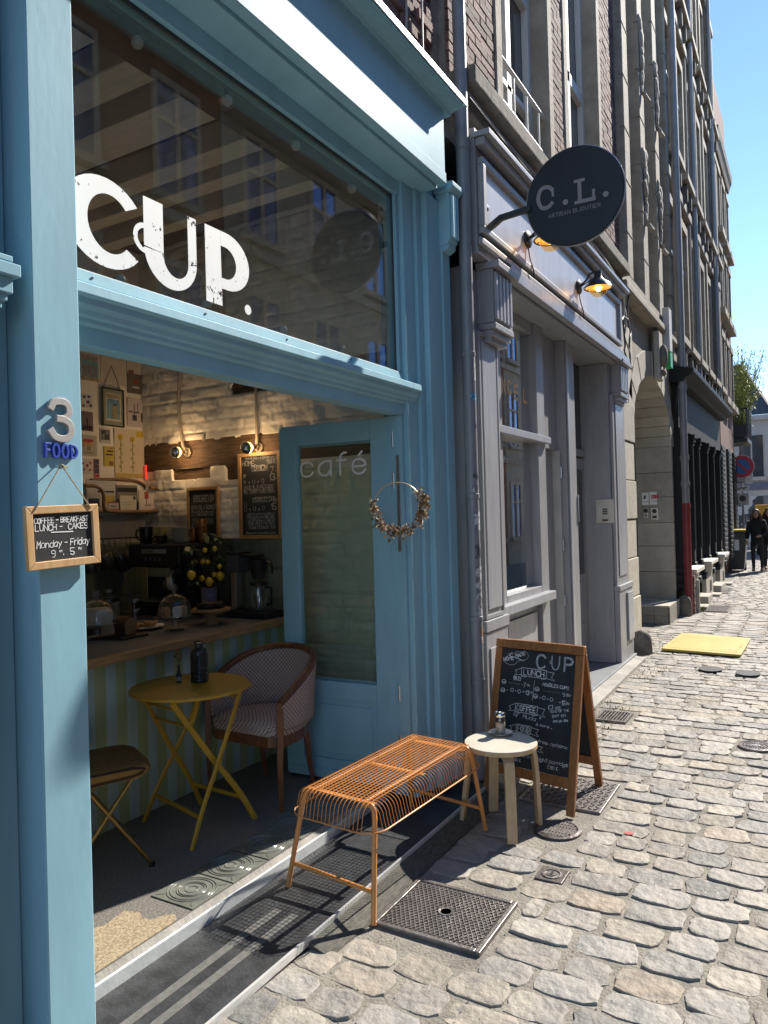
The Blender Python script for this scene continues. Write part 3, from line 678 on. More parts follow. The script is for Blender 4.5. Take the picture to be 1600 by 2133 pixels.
# ------------------------------------------------------------------ walls
WPAINT=mat('white_painted_brick',(.74,.71,.64),.62,var=.10,scale=6,bump=.35,bscale=45)
def bh(y,z):                       # relief of limewashed rubble brick
    r=math.floor(z/.082); fz=abs((z/.082)%1-.5)*2; s=(y+.11*(r%2)+.03*nz(r,1.7)); fy=abs((s/.23)%1-.5)*2
    j=max((fz-.72)/.28,(fy-.87)/.13,0); n=.010*nz(y,z,1,9)+.014*nz(y,z,4,3.1)+.004*nz(y,z,8,26)
    return .016*(1-min(1,j)**1.3*(.55+.5*nz(y,z,2,4)))+n*1.25
WOODZ=[(2.052,2.238,2.2,4.46),(2.55,2.68,2.2,3.55),(1.965,2.045,3.76,4.14),(1.94,2.052,3.18,3.62)]
wall=MB(); ya,yb,za,zb=2.06,RY,.12,3.75; ny_,nz_=190,300
for i in range(ny_+1):
    for k in range(nz_+1):
        y=ya+(yb-ya)*i/ny_; z=za+(zb-za)*k/nz_; h=bh(y,z)
        for a,b,c,d in WOODZ:
            e=.012*nz(y,z,3,7)+.004*nz(y,z,3,30)
            if a+e<z<b+e and c+e*2<y<d+e*2: h=-.055
        if z<1.512 and y>3.05: h=-.03
        wall.v.append(V((RX-h,y,z)))
low=MB(); low.v=wall.v
for i in range(ny_):
    for k in range(nz_):
        a=i*(nz_+1)+k; y=ya+(yb-ya)*i/ny_; z=za+(zb-za)*k/nz_; tg=low if (z<1.96 and y<3.06) else wall
        tg.f.append((a,a+1,a+nz_+2,a+nz_+1)); tg.t.append(.5)
cw=wall.build('cafe_side_wall',WPAINT,origin=(0,0,0),smooth=60,kind='structure')
low.build('green_painted_dado',mat('sage_painted_brick',(.60,.67,.52),.7,var=.1,scale=6,bump=.3,bscale=40),cw,smooth=60)
MB().box(RX+.06,RX+.3,2.09,RY+.3,.02,3.80).build('wall_core',DARK,cw)
OAK=wood('old_oak',(.055,.032,.018),(.19,.115,.06),.75,(2,.8,7),9,.7)
m=MB()
for i in range(60):
    pass
def roughbeam(y0,y1,z0,z1,x0,name='timber'):
    m=MB(); n=40; P=[];F=[]
    for i in range(n+1):
        y=y0+(y1-y0)*i/n; a=.010*nz(y,z0,1,6);b=.010*nz(y,z1,2,6)
        for fz in (0,.06,.3,.6,.94,1):
            z=z0+a+(z1+b-z0-a)*fz; P.append((x0+(.012 if fz in(0,1) else 0)+.006*nz(y,z,5,8),y,z))
    for i in range(n):
        for k in range(5): q=i*6+k; F.append((q,q+1,q+7,q+6))
    m.add(P,F); return m.build(name,OAK,cw,smooth=45)
roughbeam(2.1,RY,2.03,2.26,RX-.004)
roughbeam(2.1,3.6,2.53,2.70,RX+.004); roughbeam(3.7,4.2,1.945,2.065,RX+.006); roughbeam(3.1,3.7,1.92,2.075,RX+.008)
PLAST=mat('cream_plaster',(.72,.69,.62),.8,var=.06,scale=3,bump=.1,bscale=30)
bw=MB().box(.9,RX+.05,RY,RY+.2,.02,3.80).build('cafe_back_wall',PLAST,kind='structure')
lw=MB().box(.9,1.18,2.11,RY,.02,3.80).build('cafe_left_wall',PLAST,kind='structure')
CEIL=mat('dark_ceiling',(.07,.06,.055),.9); BEAM=mat('painted_joist',(.62,.58,.50),.8,var=.10,scale=8,stretch=(3,.6,3),bump=.3,bscale=30)
ce=MB().box(.9,RX+.3,2.06,RY+.3,3.72,3.80).build('cafe_ceiling',CEIL,kind='structure')
MB().box(1.19,RX-.03,2.045,2.30,3.47,3.715).build('ceiling_header',CEIL,ce)
for a,b in ((1.55,1.69),(1.85,1.99),(2.14,2.30),(2.45,2.68),(2.89,3.03),(3.15,3.26),(3.45,3.56)):
    MB().box(a,b,2.301,RY-.002,3.575,3.719).build('ceiling_joist',BEAM,ce,bevel=.006)
# green splashback tiles: each its own piece
TILE=mat('sage_tile',(.20,.225,.155),.25,var=.18,scale=4,rnd=.16,spec=.6)
for (z0,z1) in ((1.315,1.508),(1.118,1.311),(.99,1.114)):
    y=3.065
    while y<RY-.03:
        MB().box(RX-.002,RX+.014,y,y+.0605,z0,z1).build('tile',TILE,cw,bevel=.0015,seg=1); y+=.0625
    x=3.05
    while x<RX-.03:
        MB().box(x,x+.0605,RY-.012,RY-.002,z0,z1).build('tile',TILE,bw,bevel=.0015,seg=1); x+=.0625
# ------------------------------------------------------------------ counter
OAKT=wood('oak_worktop',(.33,.18,.08),(.50,.31,.15),.45,(1,6,6),10,.1)
SG=mat('counter_green',(.38,.47,.25),.6,var=.08,scale=4,stretch=(6,6,.6),bump=.15,bscale=30); SB=mat('counter_blue',(.42,.56,.56),.6,var=.08,scale=4,stretch=(6,6,.6),bump=.15,bscale=30)
GTOP=mat('grey_countertop',(.22,.21,.195),.4,var=.12,scale=7)
ct=thing('serving_counter','serving counter of green and blue vertical stripes under a wooden edge','counter',(3.,3.3,FZ))
m=MB(); m.box(1.5,3.975,3.03,3.66,.962,1.0); m.build('worktop',GTOP,ct)
MB().box(3.2,3.975,3.662,4.43,.962,.999).build('back_worktop',GTOP,ct)
MB().box(1.5,3.975,3.005,3.029,.955,1.001).build('wooden_edge',OAKT,ct,bevel=.006,seg=3)
MB().box(1.5,3.97,3.10,3.60,FZ,.96).build('carcass',DARK,ct)
x=1.70;k=0
while x<3.93:
    MB().box(x,x+.0645,3.075+(k%3)*.0006,3.099,FZ+.002,.954).build('stripe_board',SG if k%2 else SB,ct,bevel=.001,seg=1); x+=.065;k+=1
# ------------------------------------------------------------------ menu boards on the side wall
FRW=wood('board_frame_pine',(.30,.17,.07),(.42,.26,.12),.55,(6,6,1.2),9,.1)
def sideboard(name,label,u0,v0,u1,v1,lines,fw=.026):
    a=PX(u0,v0,RX-.03); b=PX(u1,v1,RX-.03); y1,y0=a.y,b.y; z1,z0=a.z,b.z; x=RX-.032
    t=thing(name,label,'chalkboard',(x,(y0+y1)/2,z0))
    for q in ((y0,y1,z0,z0+fw),(y0,y1,z1-fw,z1),(y0,y0+fw,z0+fw,z1-fw),(y1-fw,y1,z0+fw,z1-fw)): MB().box(x-.012,x+.01,*q).build('frame_bar',FRW,t,bevel=.002)
    MB().box(x-.002,x+.006,y0+fw,y1-fw,z0+fw,z1-fw).build('slate',SLATE,t)
    m=MB(); W_=y1-y0-2*fw; H_=z1-z0-2*fw; o=V((x-.0025,y1-fw,z0+fw))
    for fx,fy,sz,s,th in lines:
        raw=sum((max(p.x for q in glyph(c) for p in q)) if c!=' ' else .5 for c in s)+.2*len(s); sz=min(sz,(.97-fx)*W_/raw*1.25); wd=max(.5,min(1,((.97-fx)*W_/sz-.2*len(s))/max(.01,raw-.2*len(s))))
        text(m,s,o+V((0,-fx*W_,fy*H_)),(0,-1,0),(0,0,1),sz,min(th,sz*.13),jit=.06,gap=.17,wid=wd)
    def box2(fx0,fx1,fy0,fy1):
        q=[V((fx0*W_,fy0*H_)),V((fx1*W_,fy0*H_)),V((fx1*W_,fy1*H_)),V((fx0*W_,fy1*H_)),V((fx0*W_,fy0*H_))]; ribbon(m,q,.003,o,V((0,-1,0)),V((0,0,1)),0,.0008)
    t['_']=0; del t['_']
    return t,m,box2,W_,H_
t,m,bx2,W_,H_=sideboard('menu_board','tall framed menu chalkboard listing lunch prices on the timbered wall',497,946,590,1122,[(.12,.965,.015,'SUR PLACE - A EMPORTER',.002),(.03,.885,.034,'HOME',.004),(.72,.90,.034,'MADE',.004),(.36,.825,.034,'BWICH',.0045),(.80,.775,.042,'7',.005),(.76,.685,.042,'13',.005),(.94,.79,.014,'50',.002),(.94,.70,.014,'50',.002),(.06,.73,.03,'>',.003),(.06,.655,.03,'> + U + O',.003),
 (.06,.60,.018,'PAIN DE MIE, BAGUETTE SERVI',.0022),(.06,.565,.018,'du Pain Bagnat, BRI, BOEUF',.0022),(.06,.53,.018,'MIEL, JAMBON, SAUCE MAISON',.0022),(.33,.43,.028,'NOODLES CUP',.0035),(.80,.40,.042,'9',.005),(.90,.42,.018,'90',.002),(.78,.32,.042,'15',.005),(.06,.37,.03,'U',.003),(.06,.31,.03,'U + U + O',.003),(.1,.255,.019,'- NOUILLES RAMEN OU VERMICELLES',.0022),(.1,.22,.019,'- BOUILLON COCO GINGEMBRE & OEUF',.0022),(.1,.185,.019,'- LEGUMES DU 2 LEGUMES',.0022),(.1,.15,.020,'- BOEUF SAUTE (+ 4,50 €)',.0025),(.1,.115,.019,'- PORC POULET OU TOFU',.0022),(.1,.08,.019,'- CACAHUETES, SESAME, COCO',.0022),(.08,.015,.018,'Allergenes consultez nous!',.002)])
bx2(.30,.68,.815,.875); bx2(.30,.76,.42,.47)
m.build('chalk_writing',CHALKD,t)
t,m,bx2,W_,H_=sideboard('breakfast_board','small framed breakfast chalkboard behind the copper tumblers',391,1017,459,1135,[(.2,.80,.034,'BREAKFAST',.0035),(.06,.63,.036,'GRANOLA BOWL',.0035),(.88,.64,.03,'8',.003),(.06,.565,.018,'FROMAGE BLANC, fruits secs',.0022),(.06,.51,.018,'LAIT FRAIS MAISON, noix',.0022),(.08,.40,.02,'PORRIDGE    BANANE',.0022),(.08,.34,.02,'PEANUT BUTTER',.0022),(.08,.23,.04,'EGG',.0035)],.02)
bx2(.16,.84,.78,.9)
m.build('chalk_writing',CHALKD,t)
# ------------------------------------------------------------------ wall lamps with mirrored bulbs
GLOW=mat('glowing_bulb',(1,.8,.5),.3,emit=(1,.56,.2),estr=5)
COND=mat('cream_conduit',(.40,.35,.27),.5)
for lu,lv,ru,rv,pts,lab in ((365,942,384,942,((374,770),(372,830),(373,880),(381,928)),'mirrored bulb wall lamp under a curved cream conduit'),(513,933,533,931,((533,800),(534,860),(535,915)),'mirrored bulb wall lamp above the tall menu board')):
    c=PX(ru,rv,RX-.045); b=PX(lu,lv,RX-.15); 
    t=thing('wall_lamp',lab,'lamp',c,'bulb lamps on the oak beam')
    ax=(b-c).normalized()
    MB().lathe([(0,0),(.036,0),(.036,.012),(.022,.022),(.02,.04),(0,.04)],c+V((.04,0,0)),20,(-1,0,0)).build('wall_rose',COND,t,smooth=40)
    m=MB(); m.tube([PX(a,bq,RX-.04) for a,bq in pts]+[c+V((.01,0,.02))],.010,8); m.build('conduit',COND,t,smooth=50)
    MB().tube([c+V((-.01,0,0)),c+(b-c)*.55],[.014,.016],12).build('socket',COND,t,smooth=40)
    d=.042
    pr=[(.016,-.055),(.026,-.04),(.038,-.02),(.0425,0)]
    MB().lathe(pr,b,20,ax).build('bulb_glow',GLOW,t,smooth=60)
    MB().lathe([(.0428,0),(.040,.014),(.030,.030),(.015,.040),(0,.043)],b,20,ax).build('mirror_cap',CHROME,t,smooth=60)
    l=bpy.data.lights.new('lamp_light','POINT'); l.energy=8; l.color=(1,.66,.36); l.shadow_soft_size=.03
    lo=bpy.data.objects.new('lamp_light',l); COL.objects.link(lo); lo.location=b+(c-b)*.35+V((0,.0,.0)); lo.parent=t; lo.matrix_parent_inverse=wm(t).inverted()
# ------------------------------------------------------------------ prints pinned on the back wall
PAP=lambda n,c,**k:mat('paper_'+n,c,.85,**({'var':.04}|k))
yb_=RY-.004
def pinned(label,u0,v0,u1,v1,mt,art=(),name='wall_print',cat='picture',lift=.0):
    a=PY(u0,v0,yb_);b=PY(u1,v1,yb_)
    cx=(a.x+b.x)/2; t=thing(name,label,cat,(cx,yb_,b.z),'prints pinned to the cafe back wall')
    x0,x1,z1,z0=a.x,b.x,a.z,b.z; y=yb_-lift
    MB().box(x0,x1,y-.003,y,z0,z1).build('sheet',mt,t)
    for i,(fx0,fx1,fy0,fy1,c) in enumerate(art):
        MB().box(x0+(x1-x0)*fx0,x0+(x1-x0)*fx1,y-.0045-.0004*i,y-.0031,z0+(z1-z0)*fy0,z0+(z1-z0)*fy1).build('printed_patch',PAP('c%.2f%.2f%.2f'%c,c,var=.25,scale=60),t)
    return t,x0,x1,z0,z1,y
CR=(.50,.46,.39)
pinned('watercolour of a blue shopfront pinned above the small prints',168,734,206,797,PAP('wash',(.45,.46,.43),var=.2,scale=30),[(.05,.95,.15,.75,(.16,.30,.38)),(.12,.3,.2,.6,(.28,.22,.20)),(.4,.58,.2,.6,(.28,.22,.20)),(.68,.86,.2,.6,(.28,.22,.20)),(.02,.98,.02,.14,(.36,.27,.14)),(.05,.95,.77,.93,(.30,.25,.22))])
pinned('cream print with a small clock drawing at the lintel',208,722,262,805,PAP('a',CR),[(.15,.4,.78,.98,(.07,.07,.08))])
pinned('pale print with a small brown hen drawing',263,735,298,790,PAP('b',(.52,.48,.41)),[(.1,.4,.03,.3,(.22,.09,.05))])
pinned('grey brown card with a red spot pinned near the corner',264,776,297,823,PAP('d',(.14,.115,.10)),[(.35,.62,.5,.66,(.35,.03,.03)),(.3,.75,.27,.36,(.5,.48,.45))],lift=.003)
pinned('print of black folk art birds and a diamond',263,828,300,892,PAP('e',(.50,.45,.43)),[(.3,.55,.22,.42,(.06,.06,.09)),(.8,.9,.2,.52,(.05,.05,.06)),(.1,.3,.5,.55,(.06,.06,.06)),(.35,.7,.5,.54,(.06,.06,.06)),(.4,.43,.4,.8,(.1,.1,.1)),(.6,.63,.5,.85,(.15,.15,.15))],lift=.003)
pinned('small white print scattered with ink blots',168,820,192,851,PAP('f',(.55,.53,.5)),[(.2,.4,.7,.9,(.05,.05,.09)),(.6,.8,.75,.95,(.06,.05,.1)),(.5,.75,.35,.55,(.05,.05,.09)),(.75,.95,.1,.3,(.05,.05,.1)),(.1,.3,.05,.2,(.06,.06,.09))])
pinned('mauve card with a dark fence and plant',169,856,194,899,PAP('g',(.17,.125,.125)),[(.08,.92,.04,.28,(.05,.025,.035)),(.45,.55,.3,.66,(.05,.04,.04))])
pinned('pale card of a smiling pie with a red top',169,905,202,951,PAP('h',(.40,.38,.32)),[(.1,.75,.66,.8,(.32,.05,.03)),(.13,.72,.45,.65,(.45,.30,.15)),(.38,.42,.28,.44,(.1,.08,.06)),(.5,.54,.28,.44,(.1,.08,.06)),(.25,.75,.12,.2,(.3,.22,.12))])
pinned('small black and white photograph above the yellow note',208,891,230,924,PAP('i',(.45,.43,.42)),[(.1,.9,.22,.88,(.06,.06,.065)),(.2,.4,.3,.6,(.22,.22,.22)),(.5,.8,.6,.8,(.2,.2,.2))])
pinned('narrow yellow note with black lettering',216,929,238,972,PAP('j',(.46,.38,.09)),[(.15,.85,.55,.62,(.04,.04,.04)),(.3,.9,.72,.8,(.04,.04,.04)),(.5,.85,.05,.25,(.22,.08,.05)),(.65,.85,.88,.97,(.45,.16,.05))])
t,x0,x1,z0,z1,y=pinned('tall drawing of two sunflowers with a yellow sun',237,891,301,996,PAP('k',(.55,.49,.36)),[(.75,.98,.85,.97,(.5,.36,.02)),(.02,.98,.0,.08,(.42,.33,.09))])
YG=PAP('stem',(.30,.27,.07)); 
for fx,top in ((.2,.82),(.6,.80)):
    m=MB(); m.beam((x0+(x1-x0)*fx,y-.005,z0+.04),(x0+(x1-x0)*fx,y-.005,z0+(z1-z0)*top),.006,.001,(0,1,0)); m.build('flower_stem',YG,t)
    m=MB(); m.lathe([(0,0),(.022,0),(.022,.002),(0,.002)],(x0+(x1-x0)*fx,y-.0035,z0+(z1-z0)*top),14,(0,-1,0)); m.build('flower_head',PAP('sun',(.45,.33,.03)),t)
    for k in range(6):
        m=MB(); s=1 if k%2 else -1; p=V((x0+(x1-x0)*fx,y-.0052,z0+(z1-z0)*(.2+.09*k))); m.leaf(p,(s,0,.6),(0,-1,0),.045,.011); m.build('flower_leaf',YG,t)
pinned('white card dotted with red hearts',168,955,192,987,PAP('l',(.56,.52,.5)),[(.1,.25,.6,.75,(.35,.03,.06)),(.45,.65,.45,.65,(.25,.03,.08)),(.75,.9,.65,.8,(.35,.03,.06)),(.2,.35,.2,.35,(.3,.03,.06)),(.7,.85,.2,.33,(.35,.03,.06))])
pinned('strip of small photographs on pink paper',195,955,207,995,PAP('m',(.42,.20,.24)),[(.12,.9,.72,.95,(.06,.06,.09)),(.12,.9,.47,.7,(.07,.06,.1)),(.12,.9,.22,.45,(.06,.06,.1)),(.2,.9,.03,.14,(.4,.03,.06))])
pinned('squared calendar sheet under the shelf',212,1072,256,1128,PAP('n',(.47,.46,.44)),[(.05,.95,.04+.1*k,.045+.1*k,(.25,.25,.26)) for k in range(9)])
pinned('plain pale sheet beside the calendar sheet',257,1070,300,1122,PAP('o',(.50,.47,.42)))
# hung glass frame
a=PY(212,806,yb_-.02);b=PY(259,891,yb_-.02)
t=thing('hanging_picture','sage framed watercolour of the cafe front hung by a wire','framed picture',((a.x+b.x)/2,yb_,b.z))
MB().box(a.x,b.x,yb_-.018,yb_-.004,b.z,a.z).build('mount',mat('sage_mount',(.24,.26,.20),.5),t)
fwd=.008
for q in ((a.x,b.x,b.z,b.z+fwd),(a.x,b.x,a.z-fwd,a.z),(a.x,a.x+fwd,b.z+fwd,a.z-fwd),(b.x-fwd,b.x,b.z+fwd,a.z-fwd)): MB().box(q[0],q[1],yb_-.026,yb_-.0182,q[2],q[3]).build('frame_bar',BLACKM,t)
wx=b.x-a.x;wz=a.z-b.z
for i,(fx0,fx1,fy0,fy1,c) in enumerate(((.18,.86,.14,.87,(.52,.50,.45)),(.22,.82,.2,.62,(.15,.30,.38)),(.24,.8,.62,.72,(.12,.26,.35)),(.46,.7,.22,.55,(.28,.25,.14)),(.22,.82,.74,.85,(.32,.27,.2)),(.26,.4,.3,.52,(.2,.36,.43)),(.5,.66,.57,.6,(.03,.03,.04)))):
    MB().box(a.x+wx*fx0,a.x+wx*fx1,yb_-.0195-.0006*i,yb_-.0181,b.z+wz*fy0,b.z+wz*fy1).build('painted_patch',PAP('c%.2f%.2f%.2f'%c,c,var=.25,scale=60),t)
ap=PY(232,762,yb_-.01); m=MB(); m.tube([V((a.x+.02,yb_-.012,a.z)),ap,V((b.x-.02,yb_-.012,a.z))],.0025,5); m.build('hanging_wire',BLACKM,t)
m=MB(); p=PY(304,985,yb_-.03); m.beam(p+V((0,0,-.05)),p+V((0,0,.06)),.016,.008,(0,1,0)); tag(m.build('glowing_tag',mat('red_emissive_tag',(.75,.05,.03),.4,emit=(1,.05,.03),estr=.25)),'small bright red tag hanging in the wall corner','tag')  # plain red tag given a faint emission of its own
# rattan shelf
RAT=mat('rattan',(.20,.11,.05),.5,var=.25,scale=25)
t=thing('rattan_shelf','curved rattan wall shelf holding cards and leaflets','shelf',PY(262,1066,yb_-.15))
def S_(u,v,d=.14): return PY(u,v,yb_-d)
m=MB(); m.tube(chaikin([S_(176,1012),S_(205,1012),S_(218,1030),S_(215,1062),S_(230,1066),S_(300,1066),S_(335,1063),S_(348,1045),S_(344,1022),S_(322,1016),S_(312,1016)],3),.012,8); m.build('front_rail',RAT,t,smooth=50)
m=MB(); m.tube(chaikin([S_(190,1000,.01),S_(245,998,.01),S_(292,1002,.01),S_(306,1018,.01),S_(308,1050,.01)],3),.011,8); m.build('back_rail',RAT,t,smooth=50)
a=S_(206,1064);b=S_(340,1063); MB().box(a.x,b.x,yb_-.14,yb_-.01,a.z-.012,a.z+.004).build('shelf_board',RAT,t)
m=MB(); p=S_(208,1081,.1); m.lathe([(0,-.01),(.02,-.01),(.02,.01),(0,.01)],p,14,(0,1,0)); m.build('end_disc',RAT,t,smooth=40)
zs=a.z+.005
for u0,u1,v0,c,lab,dy,art in ((180,243,1000,(.50,.50,.50),'large white leaflet with black heading on the rattan shelf',.05,((.35,.6,.60,.66,(.03,.03,.03)),(.62,.9,.60,.66,(.03,.03,.03)),(.5,.9,.2,.5,(.5,.4,.12)),(.05,.4,.12,.4,(.03,.04,.07)))),(243,286,1010,(.20,.19,.18),'dark photo card standing on the rattan shelf',.06,((.02,.98,.72,.9,(.02,.02,.02)),(.2,.95,.3,.6,(.10,.03,.04)))),(250,284,1032,(.52,.50,.42),'cream postcard with handwriting on the rattan shelf',.10,((.8,.95,.72,.95,(.05,.05,.06)),(.15,.7,.5,.53,(.25,.25,.25)),(.15,.65,.38,.41,(.25,.25,.25)))),(289,322,1020,(.55,.50,.47),'white card with a red bouquet drawing on the shelf',.11,((.35,.6,.55,.9,(.3,.06,.05)),(.45,.49,.3,.55,(.15,.1,.08)),(.35,.75,.22,.26,(.05,.04,.04)))),(226,247,1046,(.55,.5,.48),'small red bordered card at the front of the shelf',.12,((.0,1.,.0,.12,(.4,.05,.06)),(.0,1.,.88,1.,(.4,.05,.06)),(.2,.8,.4,.6,(.2,.2,.2))))):
    p=PY(u0,v0,yb_-dy);q=PY(u1,v0,yb_-dy); m=thing('shelf_card',lab,'card',((p.x+q.x)/2,yb_-dy,zs),'cards on the rattan shelf')
    MB().box(p.x,q.x,yb_-dy,yb_-dy+.004,zs,p.z).build('sheet',PAP('s%.2f'%c[0]+lab[:4],c),m)
    for i,(fx0,fx1,fy0,fy1,cc_) in enumerate(art): MB().box(p.x+(q.x-p.x)*fx0,p.x+(q.x-p.x)*fx1,yb_-dy-.0012-.0003*i,yb_-dy-.0002,zs+(p.z-zs)*fy0,zs+(p.z-zs)*fy1).build('printed_patch',PAP('c%.2f%.2f%.2f'%cc_,cc_,var=.2,scale=60),m)
# rail with hanging jugs
p=PY(165,1125,yb_-.06);q=PY(296,1122,yb_-.06)
t=thing('utensil_rail','black utensil rail with hooks on the back wall','rail',((p.x+q.x)/2,yb_,p.z))
m=MB(); m.tube([V((p.x,yb_-.06,p.z)),V((q.x,yb_-.06,p.z))],.007,8); m.build('bar',BLACKM,t)
for u in (186,214,226,238,262,270):
    a=PY(u,1125,yb_-.06); m=MB(); m.tube(chaikin([V((a.x,yb_-.06,p.z+.008)),V((a.x,yb_-.07,p.z)),V((a.x,yb_-.06,p.z-.05)),V((a.x,yb_-.075,p.z-.06)),V((a.x,yb_-.085,p.z-.045))],2),.003,5); m.build('hook',BLACKM,t)
DST=mat('dark_steel',(.16,.16,.165),.3,.9,var=.1)
for u,v,r,lab in ((188,1178,.045,'small dark milk jug hanging at the end of the rail'),(222,1168,.05,'steel milk jug hanging tilted from the rail'),(256,1168,.06,'larger steel milk jug hanging tilted from the rail')):
    c=PY(u,v,yb_-.075); ax=V((.55,0,-.83)) if u>200 else V((.2,0,-1)); ax.normalize()
    t=thing('milk_jug',lab,'jug',c,'milk jugs on the rail')
    MB().lathe([(r*.72,-r*1.1),(r*.75,-r*1.05),(r*.9,-r*.2),(r,r*.9),(r*.97,r*1.0),(0,r*1.0)],c,18,ax).build('body',DST,t,smooth=50)
    s=V((0,0,1)).cross(ax).cross(ax).normalized(); m=MB(); m.tube(chaikin([c-ax*r*.9-s*r*.75,c-ax*r*.9-s*r*1.5,c+ax*r*.3-s*r*1.5,c+ax*r*.5-s*r*.95],2),.005,6); m.build('handle',DST,t,smooth=50)
# ================================================================== THINGS ON THE COUNTER
CZ=1.0
def prof(m,pr,c,n=24,ax=None): return m.lathe(pr,c,n,ax)
# glass domed cake stand
def domestand(c,R,label,foot=True,cakes=()):
    t=thing('cake_dome',label,'cake dome',c)
    z=c[2]; x,y=c[0],c[1]
    prof(MB(),[(0,0),(R*.55,0),(R*.5,.008),(.02,.018),(.015,.06),(.03,.075),(R,.08),(R*1.02,.088),(R*.98,.09),(0,.088)],c,28).build('stand',GLASSC,t,smooth=40)
    H_=.11
    prof(MB(),[(R*.96,.091),(R*.95,.11)]+[(R*.95*math.cos(a),.11+H_*math.sin(a)) for a in [rad(d) for d in (15,30,45,60,75,86)]]+[(.012,.11+H_+.004),(.01,.235),(.022,.245),(.024,.262),(.014,.274),(0,.275)],c,28).build('dome',GLASSC,t,smooth=50)
    return t
SCONE=mat('scone',(.42,.26,.12),.8,var=.3,scale=40,bump=.5,bscale=60); CREAM=mat('whipped_cream',(.62,.58,.5),.6,var=.1,scale=20,bump=.5,bscale=30)
c=PZ(365,1313,CZ); c=V((c.x,c.y,CZ)); domestand(c,.105,'glass domed cake stand with small pastries on the counter')
for k,(dx_,dy_,mt,lab) in enumerate(((-.045,.03,SCONE,'golden scone under the glass dome'),(.0,-.02,CREAM,'white iced bun under the glass dome'),(.05,-.01,SCONE,'brown muffin under the glass dome'))):
    m=MB(); prof(m,[(0,0),(.026,0),(.030,.02),(.030,.038),(.022,.05),(.0,.054)],c+V((dx_,dy_,.0905)),14); tag(m.build('pastry',mt,smooth=50),lab,'pastry')
c=V((2.79,3.52,CZ)); domestand(c,.12,'glass domed stand with a frosted cake beside the pillar')
m=MB(); prof(m,[(0,0),(.085,0),(.09,.03),(.088,.06),(.07,.08),(0,.085)],c+V((0,0,.0905)),22); tag(m.build('frosted_cake',CREAM,smooth=50),'pale frosted layer cake under the near glass dome','cake')
# loaf on a board
c=PZ(275,1330,CZ); CRUST=mat('loaf_crust',(.13,.055,.022),.7,var=.3,scale=25,bump=.6,bscale=50); CRUMB=mat('loaf_crumb',(.33,.20,.09),.9,var=.25,scale=60,bump=.5,bscale=90)
t=thing('cake_board','dark wooden serving board under the sliced loaf cake','serving board',(c.x+.03,c.y+.06,CZ))
MB().box(c.x-.075,c.x+.115,c.y-.01,c.y+.16,CZ+.0005,CZ+.016).build('board',mat('dark_board',(.05,.022,.014),.5,var=.2),t,bevel=.005)
t=thing('loaf_cake','cut loaf cake with a brown crust and pale crumb on a board','loaf cake',(c.x+.02,c.y+.08,CZ+.016))
lp=[(-.04,0),(.04,0),(.048,.06),(.04,.085),(.012,.10),(-.02,.098),(-.042,.082),(-.048,.055)]
m=MB(); m.prism([(c.x+a+.01,c.y+.02,CZ+.017+b) for a,b in lp],(.03,.12,0)); m.build('crust',CRUST,t,smooth=40,bevel=.004)
m=MB(); m.prism([(c.x+a*.88+.0095,c.y+.0185,CZ+.022+b*.9) for a,b in lp],(0,-.002,0)); m.build('cut_face',CRUMB,t)
# slate price tags on stems
for u,v,lab in ((281,1252,'upper little slate price tag behind the loaf'),(283,1272,'lower little slate price tag behind the loaf')):
    p=PY(u,v,3.42); t=thing('price_tag',lab,'price tag',(p.x,p.y,CZ),'slate price tags')
    MB().box(p.x-.026,p.x+.026,p.y-.003,p.y,p.z-.015,p.z+.015).build('slate',SLATE,t)
    m=MB(); m.tube([(p.x,p.y+.004,CZ),(p.x,p.y+.004,p.z)],.002,5); m.build('stem',STEEL,t)
    m=MB()
    for k in range(2): text(m,('COOKIE' if v<1260 else 'BANANA') if k==0 else '3.50',(p.x-.02,p.y-.0032,p.z+.002-.011*k),(1,0,0),(0,0,1),.009,.0014)
    m.build('chalk_writing',CHALK,t)
# cookies on a tray
t=thing('cookie_plate','plate of broken biscuits behind the loaf cake','plate',V((3.16,3.56,CZ)))
prof(MB(),[(0,.02),(.05,.02),(.12,.035),(.125,.04),(.118,.04),(.05,.028),(0,.028)],(3.16,3.56,CZ-.0195),24).build('plate_dish',WHITE,t,smooth=40)
for k in range(9):
    a=k*2.4; m=MB(); m.obox((3.16+.05*math.cos(a),3.56+.05*math.sin(a),CZ+.022+.006*(k%3)),(.032*math.cos(a*2),.032*math.sin(a*2),.004),(-.022*math.sin(a*2),.022*math.cos(a*2),.003),(0,0,.006)); tag(m.build('biscuit',SCONE,bevel=.004),'golden biscuit heaped on the plate behind the loaf','biscuit','biscuits on the plate')
# wooden stand with chocolate cake
c=PZ(440,1300,CZ); t=thing('cake_stand','wooden pedestal cake stand on the counter','cake stand',(c.x,c.y,CZ))
WST=wood('pale_wood_stand',(.28,.15,.065),(.42,.25,.12),.5,(2,2,8),10,.1)
prof(MB(),[(0,0),(.042,0),(.036,.03),(.034,.07),(.04,.082),(.125,.084),(.128,.09),(.126,.1),(0,.1)],(c.x,c.y,CZ),28).build('pedestal',WST,t,smooth=35)
CHOC=mat('chocolate_cake',(.022,.010,.007),.65,var=.4,scale=30,bump=.7,bscale=50)
m=MB(); 
for k in range(5): a=k*1.25; m.obox((c.x+.05*math.cos(a),c.y+.045*math.sin(a),CZ+.118+.004*(k%2)),(.035*math.cos(a),.035*math.sin(a),0),(-.03*math.sin(a),.03*math.cos(a),0),(0,0,.017))
m.obox((c.x,c.y,CZ+.119),(.04,0,0),(0,.04,0),(0,0,.018))
tag(m.build('chocolate_cake',CHOC,bevel=.004),'dark chocolate brownies cut in pieces on the wooden stand','cake')
